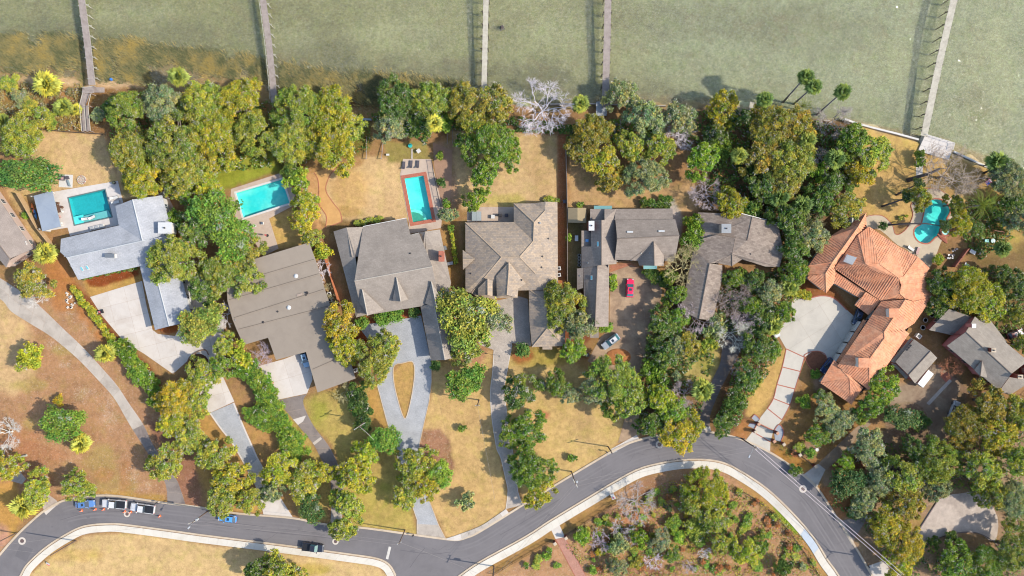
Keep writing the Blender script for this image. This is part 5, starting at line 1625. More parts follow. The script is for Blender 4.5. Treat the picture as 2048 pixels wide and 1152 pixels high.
for k in range(12):
  y0 = 277 + k * 3.3
  z = -.85 + k * .075
  MB().slab([U(734 - k * .05, y0, z), U(766 - k * .3, y0, z), U(766 - k * .3, y0 + 3.1, z), U(734 - k * .05, y0 + 3.1, z)], .09).build('tread', M_PLANK, stp)
for x0, x1 in ((733.5, 732.5), (767, 763)):
  MB().beam(U(x0, 274, .15), U(x1, 318, 1.0), .12, .1).build('handrail', M_PLANK, stp)
  for k in range(4):
    p = U(x0 + (x1 - x0) * k / 3, 274 + 44 * k / 3, 0)
    MB().box((p.x, p.y, -.2 + k * .2), (.12, .12, 1.2)).build('post', M_PLANK, stp)
for lb, (x0, x1, y0, y1) in (('narrow wooden steps below the palm, left of the bright green tree', (895, 905, 250, 288)), ('narrow wooden steps under the olive tree behind the fourth pier', (1232, 1240, 245, 288))):
  s2 = thing('wooden_steps', lb, 'steps', UG((x0 + x1) / 2, y1))
  for k in range(10):
    ya, yb = y0 + (y1 - y0) * k / 10, y0 + (y1 - y0) * (k + .92) / 10
    MB().slab([U(x0, ya, -.6 + k * .06), U(x1, ya, -.6 + k * .06), U(x1, yb, -.6 + k * .06), U(x0, yb, -.6 + k * .06)], .08).build('tread', M_PLANK, s2)
  for x in (x0 - .5, x1 + .5):
    MB().beam(U(x, y0, .3), U(x, y1, .9), .1, .1).build('handrail', M_PLANK, s2)
dk = thing('boat_landing', 'small pale wooden landing where the fourth pier meets the shore', 'landing', UG(1203, 222))
mb = MB(); plank_poly(mb, [(1192, 203), (1214, 203), (1214, 232), (1192, 232)], .1, .1, 12)
o = mb.build('deck_planks', surf('blue_grey_planks', C(190, 196, 204), .9, .12, 1.5, 8), dk); o['kind'] = 'stuff'
for x, y in ((1193, 204), (1213, 204), (1193, 231), (1213, 231)): MB().box(U(x, y, -.2) , (.16, .16, 1.8)).build('post', M_PILE, dk)
d2_ = thing('beach_deck', 'white weathered deck behind the dark shrub, left of the tall palms', 'deck', UG(1518, 216))
mb = MB(); plank_poly(mb, [(1500, 203), (1536, 210), (1534, 228), (1498, 222)], .1, .1, 14)
o = mb.build('deck_planks', M_PLANKW, d2_); o['kind'] = 'stuff'
MB().box(U(1509, 226, .45), (.9, .9, .8), .4).build('red_bin', paint('red_plastic', C(206, 40, 50), .5), d2_)

# ------------------------------------------------------------------ fences and walls
M_WOODF = surf('tan_wood', C(222, 186, 142), .9, .12, 1.2, 7)  # tan wood colour of the boards
M_FDARK = surf('dark_fence', C(112, 96, 86), .9, .14, 1.2, 7)
def board_fence(name, label, line, h, mat, pitch=1.8, w=.06, z=0, rail_mat=None, cat='fence'):
  P = [U(x, y, 0) for x, y in line]
  c = P[0]
  t = thing(name, label, cat, (c.x, c.y, gz(c.x, c.y)))
  Lg = [0.0]
  for i in range(len(P) - 1): Lg.append(Lg[-1] + (P[i + 1] - P[i]).length)
  n_ = max(1, round(Lg[-1] / pitch))
  def at(s):
    for i in range(len(P) - 1):
      if s <= Lg[i + 1] + 1e-6: return P[i].lerp(P[i + 1], (s - Lg[i]) / max(Lg[i + 1] - Lg[i], 1e-6))
    return P[-1]
  for k in range(n_):
    a, b2 = at(k / n_ * Lg[-1]), at((k + 1) / n_ * Lg[-1])
    za = gz(a.x, a.y)
    d = (b2 - a).normalized() * .06
    MB().beam((a.x + d.x, a.y + d.y, za + h / 2), (b2.x - d.x, b2.y - d.y, za + h / 2), w, h - .1).build('panel', mat, t)
  for k in range(n_ + 1):
    a = at(k / n_ * Lg[-1])
    MB().box((a.x, a.y, gz(a.x, a.y) + h / 2), (.13, .13, h + .1)).build('post', rail_mat or mat, t)
  return t
board_fence('wooden_fence', 'tan wooden board fence beside the pavilion at far left', [(42, 388), (60, 418), (80, 455), (108, 490)], 1.9, M_WOODF, 2.4, .12)
board_fence('wooden_fence', 'dark low board fence along the upper edge of the left lawn', [(80, 259), (130, 264), (205, 269)], 1.0, M_FDARK, 2.4, .08)
board_fence('wooden_fence', 'long grey board fence east of the mottled hip roofed house', [(1131, 300), (1133, 380), (1134, 470), (1134, 562)], 1.9, surf('grey_fence', C(172, 156, 146), .9, .12, 1, 7), 2.4, .1)
board_fence('privacy_wall', 'low orange brick wall between the flat roofed and the dormered houses', [(643, 486), (655, 525), (668, 566), (682, 612)], 1.5, surf('orange_brick', C(222, 136, 92), .9, .12, 1, 8), 2.5, .3, cat='wall')
board_fence('privacy_wall', 'brick garden wall right of the tiled house pool by the pot plants', [(1903, 534), (1918, 514), (1930, 498)], 1.6, surf('brown_brick_wall', C(176, 110, 92), .9, .12, 1, 8), 2.5, .3, cat='wall')
M_BLUEG = surf('blue_grey_paving', C(178, 184, 196), .9, .1, .8, 6)
for q in ([(1548, 862), (1556, 850), (1563, 852), (1568, 866), (1562, 884), (1550, 880)], [(1520, 838), (1510, 829), (1503, 836), (1514, 846)], [(1500, 846), (1513, 848), (1509, 858), (1496, 852)]):
  t_ = struct('paving')
  sheet('planter_slab', q, .03, M_BLUEG, t_, .1)
  edging('brick_edging', smooth(q[:-1], 3), 1.5, .14, M_RED, t_, .2)

def iron_fence(label, line, h=1.2, pitch=2.6, pillar=None, mat=None, name='iron_fence'):
  mat = mat or M_DARKM
  P = resample(line, max(2, int(sum(math.dist(line[i], line[i + 1]) for i in range(len(line) - 1)) * S / pitch) + 1))
  W3 = [U(x, y, 0) for x, y in P]
  c = W3[0]
  t = thing(name, label, 'fence', (c.x, c.y, gz(c.x, c.y)))
  pk = MB()
  for i in range(len(W3) - 1):
    a, b2 = W3[i], W3[i + 1]
    za = gz(a.x, a.y)
    for zz in (.15, h - .1):
      MB().beam((a.x, a.y, za + zz), (b2.x, b2.y, za + zz), .05, .06).build('rail', mat, t)
    n_ = int((b2 - a).length / .25)
    for k in range(n_):
      p = a.lerp(b2, (k + .5) / n_)
      pk.box((p.x, p.y, za + h / 2), (.03, .03, h))
  o = pk.build('pickets', mat, t)
  o['kind'] = 'stuff'
  for p in W3:
    MB().box((p.x, p.y, gz(p.x, p.y) + h / 2), (.09, .09, h + .15)).build('post', mat, t)
  return t
iron_fence('black iron railing along the east side of the brick edged pool', [(864, 322), (868, 350), (875, 385), (883, 418)])
iron_fence('iron fence along the sidewalk left of the bare tree garden', [(985, 1148), (1040, 1115), (1104, 1079)])
iron_fence('iron fence along the sidewalk right of the brick path', [(1133, 1068), (1180, 1038), (1225, 1008), (1240, 1000)])
iron_fence('curved black iron fence round the right side of the native garden', smooth([(1488, 984), (1520, 1005), (1555, 1035), (1590, 1080), (1615, 1115), (1637, 1152), (1660, 1200)], 3))
iron_fence('iron fence between brick pillars right of the tiled house gate', [(1563, 886), (1595, 907), (1626, 930)])
for lb, (x, y) in (('brick gate pillar at the left of the patterned driveway', (1513, 846)), ('brick gate pillar just right of the dark gate', (1550, 864)), ('brick pillar with wall lamp beside the driveway mouth', (1544, 880)),
                   ('first brick fence pillar right of the patterned driveway', (1563, 886)), ('middle brick fence pillar right of the patterned driveway', (1595, 907)), ('last brick fence pillar at the grey driveway apron', (1626, 930)),
                   ('small brick pillar at the left corner of the driveway mouth', (1507, 861)), ('left brick pillar at the head of the brick garden path', (1109, 1083)), ('right brick pillar at the head of the brick garden path', (1131, 1072))):
  p = U(x, y, 0)
  t = thing('gate_pillar', lb, 'pillar', p, 0, 'brick pillars at gates and fences')
  MB().box((p.x, p.y, .8), (.62, .62, 1.6), .6).build('shaft', M_BRICKW, t)
  MB().box((p.x, p.y, 1.66), (.8, .8, .12), .6, taper=.8).build('cap', surf('pillar_cap', C(222, 170, 140), .9, .08) if lb.startswith('brick') else M_CURB, t)
gt = thing('driveway_gate', 'dark iron double gate across the patterned driveway', 'gate', U(1532, 855))
for a, b2 in (((1516, 848), (1532, 855)), ((1532, 855), (1547, 863))):
  mb = MB()
  A, B = U(*a, 0), U(*b2, 0)
  for zz in (.2, .8, 1.4): mb.beam(A + Vector((0, 0, zz)), B + Vector((0, 0, zz)), .06, .07)
  for k in range(9):
    p = A.lerp(B, (k + .5) / 9)
    mb.box((p.x, p.y, .8), (.04, .04, 1.4))
  mb.build('gate_leaf', M_DARKM, gt)
# ------------------------------------------------------------------ vegetation
def foliage_mat(name, rough=.6, spec=.35, trans=.22, fleck=(.34, .16, .05, 1), twig=(.36, .33, .28, 1), warm=(1.5, 1.25, .7, 1)):
  m, nt, out = mat_new(name)
  n = N(nt)
  oi = n('ObjectInfo')
  at = n('Attribute', attribute_name='tone')
  sep = n('SeparateColor')
  nt.links.new(at.outputs['Color'], sep.inputs[0])
  tone, cls = sep.outputs[0], sep.outputs[1]
  base = oi.outputs['Color']
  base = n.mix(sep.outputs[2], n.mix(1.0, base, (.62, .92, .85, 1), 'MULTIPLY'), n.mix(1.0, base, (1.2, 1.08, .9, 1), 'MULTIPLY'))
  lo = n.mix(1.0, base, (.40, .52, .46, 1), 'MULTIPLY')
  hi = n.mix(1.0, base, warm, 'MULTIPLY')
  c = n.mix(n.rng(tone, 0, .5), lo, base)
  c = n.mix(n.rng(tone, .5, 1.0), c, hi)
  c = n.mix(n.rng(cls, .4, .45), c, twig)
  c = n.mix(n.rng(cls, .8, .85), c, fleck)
  p = n('BsdfPrincipled', i_Roughness=rough)
  p.inputs['Specular IOR Level'].default_value = spec
  nt.links.new(c, p.inputs['Base Color'])
  tl = n('BsdfTranslucent')
  nt.links.new(n.mix(1.0, c, (1.3, 1.3, .6, 1), 'MULTIPLY'), tl.inputs[0])
  ms = n('MixShader', i_0=trans)
  nt.links.new(p.outputs[0], ms.inputs[1])
  nt.links.new(tl.outputs[0], ms.inputs[2])
  nt.links.new(ms.outputs[0], out.inputs[0])
  return m
F_OAK = foliage_mat('oak_leaves', .75, .12)
F_MAG = foliage_mat('glossy_leaves', .6, .2, .15, (.34, .15, .04, 1), (.26, .28, .2, 1), (1.5, 1.45, .9, 1))
F_SHR = foliage_mat('shrub_leaves', .7, .15, .2)
M_BARK = surf('bark', (.13, .105, .085, 1), .95, .25, 2, 9, .4)
M_BARKD = surf('dark_bark', (.07, .055, .05, 1), .95, .25, 2, 9, .4)
def twig_mat(name, k=1.0):
  m, nt, out = mat_new(name)
  n = N(nt)
  oi = n('ObjectInfo')
  p = n('BsdfPrincipled', i_Roughness=.9)
  nt.links.new(oi.outputs['Color'], p.inputs['Base Color'])
  nt.links.new(p.outputs[0], out.inputs[0])
  return m
M_TWIG = twig_mat('bare_twigs')

def leaf_mesh(name, cen, nrm, size, tone, cls, aspect, mat, g, hue=None):
  n_ = len(cen)
  ref = g.normal(size=(n_, 3))
  u = np.cross(nrm, ref); u /= np.linalg.norm(u, axis=1, keepdims=True) + 1e-9
  v = np.cross(nrm, u)
  a = (size * aspect)[:, None]; b = (size / aspect)[:, None]
  V = np.stack([cen - u * a * .5, cen + v * b * .5, cen + u * a * .5, cen - v * b * .5], 1).reshape(-1, 3)
  F = np.arange(n_ * 4).reshape(-1, 4)
  me = np_mesh(name, V, F, 4)
  me.materials.append(mat)
  ca = me.color_attributes.new('tone', 'FLOAT_COLOR', 'POINT')
  col = np.zeros((n_ * 4, 4), np.float32)
  col[:, 0] = np.repeat(np.clip(tone, 0, 1), 4)
  col[:, 1] = np.repeat(cls, 4)
  col[:, 2] = .5 if hue is None else np.repeat(np.clip(hue, 0, 1), 4)
  col[:, 3] = 1
  ca.data.foreach_set('color', col.ravel())
  return me

def make_crown(seed, R, H, nl, nleaf, leaf, mat, name='crown', flat=.62, lob=(.24, .42), spread=.74, lift=(.36, .80), aspect=1.3, fleck=.01, twig=.05, jit=.7, under=.0, lobe_var=.22):
  g = np.random.default_rng(seed)
  ang = g.uniform(0, 2 * math.pi, nl)
  rad = R * spread * np.sqrt(g.uniform(0.02, 1, nl))
  rad[0] = 0
  # uneven outline: some bearings reach further than others
  reach = 1 + .22 * np.sin(ang * 2 + seed) + .16 * np.sin(ang * 3 + seed * 2.1)
  rad *= reach
  lr = R * g.uniform(lob[0], lob[1], nl)
  cz = H * (lift[0] + (lift[1] - lift[0]) * (1 - (rad / (R * 1.08)) ** 2).clip(0, 1) ** .8) + g.normal(0, .045 * H, nl)
  C0 = np.stack([rad * np.cos(ang), rad * np.sin(ang), cz], 1)
  lt = g.normal(0, lobe_var, nl)
  w = lr ** 1.7; w /= w.sum()
  li = g.choice(nl, nleaf, p=w)
  d = g.normal(size=(nleaf, 3)); d[:, 2] = np.where(d[:, 2] < -.1, -d[:, 2], d[:, 2])
  d /= np.linalg.norm(d, axis=1, keepdims=True)
  # sprays: leaves gathered along short twigs that stick out of each clump
  ns = 8
  ncl = nl * ns
  cd = g.normal(size=(ncl, 3)); cd[:, 2] = np.abs(cd[:, 2]) * .8 - .15
  cd /= np.linalg.norm(cd, axis=1, keepdims=True)
  ci = li * ns + g.integers(0, ns, nleaf)
  d2 = cd[ci] + d * .42
  d2 /= np.linalg.norm(d2, axis=1, keepdims=True)
  use = g.random(nleaf) < .8
  d = np.where(use[:, None], d2, d)
  ct = g.normal(0, .17, ncl)
  cl_len = g.uniform(.75, 1.45, ncl)
  rr = lr[li] * np.where(use, g.uniform(.45, 1.08, nleaf) * cl_len[ci], g.uniform(.4, 1.0, nleaf))
  cen = C0[li] + d * rr[:, None] * np.array([1, 1, flat]) + g.normal(0, .035 * R, (nleaf, 3)) * (g.random(nleaf) < .35)[:, None]
  nrm = d * .55 + g.normal(0, jit, (nleaf, 3)) + np.array([0, 0, .45])
  nrm /= np.linalg.norm(nrm, axis=1, keepdims=True)
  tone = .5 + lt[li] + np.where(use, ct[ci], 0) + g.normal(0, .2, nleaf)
  cls = np.zeros(nleaf)
  q = g.random(nleaf)
  grey = g.random(ncl) < twig
  cls[q < fleck] = 1.0
  tw = (q > 1 - twig * .5) | (grey[ci] & (g.random(nleaf) < .5))
  cls[tw] = .6
  sz = leaf * g.uniform(.55, 1.4, nleaf)
  asp = np.full(nleaf, aspect)
  asp[tw] = 2.4
  hue = .5 + g.normal(0, .22, nl)[li] + g.normal(0, .2, ncl)[ci] + .22 * np.sin(C0[li, 0] * 6.3 / R + seed) * np.cos(C0[li, 1] * 5.1 / R)
  return leaf_mesh(name, cen, nrm, sz, tone, cls, asp, mat, g, hue), C0, lr

def make_trunk(seed, R, H, C0, r0, mat=None, n_l=6):
  g = random.Random(seed)
  mb = MB()
  fork = Vector((g.uniform(-.3, .3), g.uniform(-.3, .3), H * .28))
  mb.tube([(0, 0, -.6), (fork.x * .4, fork.y * .4, H * .14), fork], [r0 * 1.35, r0, r0 * .9], 8)
  idx = list(range(len(C0))); g.shuffle(idx)
  for i in idx[:n_l]:
    e_ = Vector(C0[i])
    mid = fork.lerp(e_, .5) + Vector((g.uniform(-.4, .4), g.uniform(-.4, .4), -.05 * H))
    mb.tube([fork, mid, e_], [r0 * .6, r0 * .4, r0 * .12], 5)
  return mb.mesh('trunk', mat or M_BARK, flat=False)

PROTO = {}
def proto(kind, R, H, n_var, r0, **kw):
  for v in range(n_var):
    s = abs(hash(kind)) % 1 + sum(map(ord, kind)) * 7 + v * 13 + int(R * 10)
    cm, C0, lr = make_crown(s, R, H, **kw)
    tm = make_trunk(s, R, H, C0, r0)
    ext = float(np.percentile(np.hypot(*np.array([vv.co[:2] for vv in list(cm.vertices)[::8]]).T), 96))
    PROTO.setdefault(kind, []).append((ext, H, cm, tm))
proto('oak', 7.0, 9.0, 3, .42, nl=130, nleaf=46000, leaf=.25, mat=F_OAK, twig=.09, lob=(.07, .16), spread=.88, flat=.75, lobe_var=.13)
proto('oak', 4.2, 6.5, 4, .28, nl=60, nleaf=17500, leaf=.245, mat=F_OAK, twig=.09, lob=(.10, .20), spread=.84, flat=.75, lobe_var=.13)
proto('mag', 4.4, 7.5, 3, .25, nl=26, nleaf=14500, leaf=.29, mat=F_MAG, fleck=.03, twig=.03, spread=.66, lob=(.22, .36), flat=.8, jit=.8, lobe_var=.12)
proto('shrub', 2.4, 2.8, 3, .09, nl=12, nleaf=4200, leaf=.24, mat=F_SHR, lift=(.3, .62), lob=(.22, .4), twig=.02, spread=.72)
proto('shrub', 1.1, 1.5, 3, .05, nl=6, nleaf=1000, leaf=.21, mat=F_SHR, lift=(.3, .6), lob=(.36, .5), twig=.02, spread=.5)
proto('round', 1.2, 2.0, 1, .06, nl=3, nleaf=1500, leaf=.2, mat=F_SHR, lift=(.45, .5), lob=(.7, .74), spread=.1, flat=.95, twig=0, lobe_var=.03)
proto('cedar', 4.6, 8.5, 2, .22, nl=30, nleaf=11000, leaf=.34, mat=F_OAK, aspect=1.9, twig=.12, lob=(.13, .26), lift=(.3, .85), spread=.82, jit=1.0)

def make_bare(seed, R, H, r0, levels=5, dense=3):
  g = random.Random(seed)
  mb = MB()
  tips = []
  def grow(p, d, L, r, lv):
    q = p + d * L * .5 + Vector((g.uniform(-1, 1), g.uniform(-1, 1), g.uniform(-.3, .5))) * L * .07
    e_ = p + d * L + Vector((g.uniform(-1, 1), g.uniform(-1, 1), 0)) * L * .1
    mb.tube([p, q, e_], [r, r * .82, r * .62], 4 if lv > 1 else 3, cap=False)
    if lv == 0:
      for k in range(4):
        nd = (d * .7 + Vector((g.gauss(0, 1), g.gauss(0, 1), g.gauss(0, .6))) * .5).normalized() * g.uniform(.5, 1.0) * R * .16
        sd2 = Vector((-nd.y, nd.x, 0)).normalized() * .017
        b0 = p.lerp(e_, g.random())
        mb.add([b0 - sd2, b0 + sd2, b0 + nd], [(0, 1, 2)])
      return
    for k in range(dense + (1 if lv == levels else 0)):
      ax = Vector((g.gauss(0, 1), g.gauss(0, 1), g.gauss(0, .55)))
      nd = (d + ax * .62).normalized()
      nd.z = max(nd.z, -.05) * .9 + .06
      nd.normalize()
      st_ = p.lerp(e_, g.uniform(.55, 1.0))
      grow(st_, nd, L * g.uniform(.62, .82), max(r * .6, .018), lv - 1)
  mb.tube([(0, 0, -.5), (.1, .05, H * .22)], [r0 * 1.3, r0], 7)
  for k in range(5):
    a_ = k * 1.256 + g.uniform(-.4, .4)
    d = Vector((math.cos(a_) * .75, math.sin(a_) * .75, .62)).normalized()
    grow(Vector((.1, .05, H * .2)), d, R * .46, r0 * .62, levels - 1)
  me = mb.mesh('branches', M_TWIG)
  ext = float(np.percentile(np.hypot(*np.array([vv.co[:2] for vv in me.vertices]).T), 97))
  return ext, H, me, None
PROTO['bare'] = [make_bare(5, 5.0, 7.0, .16), make_bare(9, 5.0, 7.0, .15), make_bare(23, 5.0, 7.0, .15)]
PROTO['bareS'] = [make_bare(31, 2.2, 2.6, .07, 4), make_bare(37, 2.2, 2.6, .07, 4)]

COLS = {'olive': (.285, .288, .056), 'oak': (.235, .258, .056), 'yell': (.345, .315, .042), 'dark': (.118, .172, .044), 'green': (.165, .235, .040), 'bright': (.22, .30, .042), 'lime': (.33, .35, .045),
    'grey': (.260, .270, .150), 'deep': (.080, .125, .038), 'gold': (.40, .31, .040), 'bronze': (.290, .235, .052), 'tan': (.28, .22, .105),
    'white': (.42, .39, .38), 'mauve': (.30, .245, .235), 'brown': (.24, .19, .15), 'rust': (.32, .13, .06), 'ash': (.42, .38, .34)}
GRP = {'oak': 'broadleaf trees in the gardens', 'mag': 'glossy evergreen trees in the gardens', 'shrub': 'garden shrubs', 'round': 'clipped round shrubs', 'cedar': 'feathery trees in the gardens', 'bare': 'leafless trees', 'bareS': 'leafless shrubs'}
NM = {'oak': 'oak_tree', 'mag': 'magnolia_tree', 'shrub': 'shrub', 'round': 'clipped_shrub', 'cedar': 'feathery_tree', 'bare': 'bare_tree', 'bareS': 'bare_shrub'}
CAT = {'oak': 'tree', 'mag': 'tree', 'shrub': 'shrub', 'round': 'shrub', 'cedar': 'tree', 'bare': 'tree', 'bareS': 'shrub'}
used = {}
def tree(kind, col, px, py, r, h, label, ry=None, group=None):
  zc = .6 * h
  b = U(px, py, 0)
  base_z = gz(b.x, b.y)
  c = U(px, py, base_z + zc)
  rm = r * S * (HC - zc) / HC
  rym = (ry or r) * S * (HC - zc) / HC
  cand = sorted(PROTO[kind], key=lambda q: abs(math.log(q[0] / rm)))
  near = [q for q in cand if abs(math.log(q[0] / cand[0][0])) < .22]
  pr = near[used.setdefault((kind, near[0][2].name), 0) % len(near)]
  used[(kind, near[0][2].name)] += 1
  t = thing(NM[kind], label, CAT[kind], (c.x, c.y, base_z), rnd.uniform(0, 6.28) if ry is None else 0.0, group or GRP[kind])
  k = rnd.uniform(.9, 1.1)
  cc = COLS[col]
  cc = tuple(v * k * rnd.uniform(.94, 1.06) for v in cc) + (1.0,)
  sc = (rm / pr[0], rym / pr[0], h / pr[1])
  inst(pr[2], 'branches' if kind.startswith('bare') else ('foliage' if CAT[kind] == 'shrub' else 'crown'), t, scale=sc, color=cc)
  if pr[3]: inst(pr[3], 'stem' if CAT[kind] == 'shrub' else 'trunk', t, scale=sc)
  return t

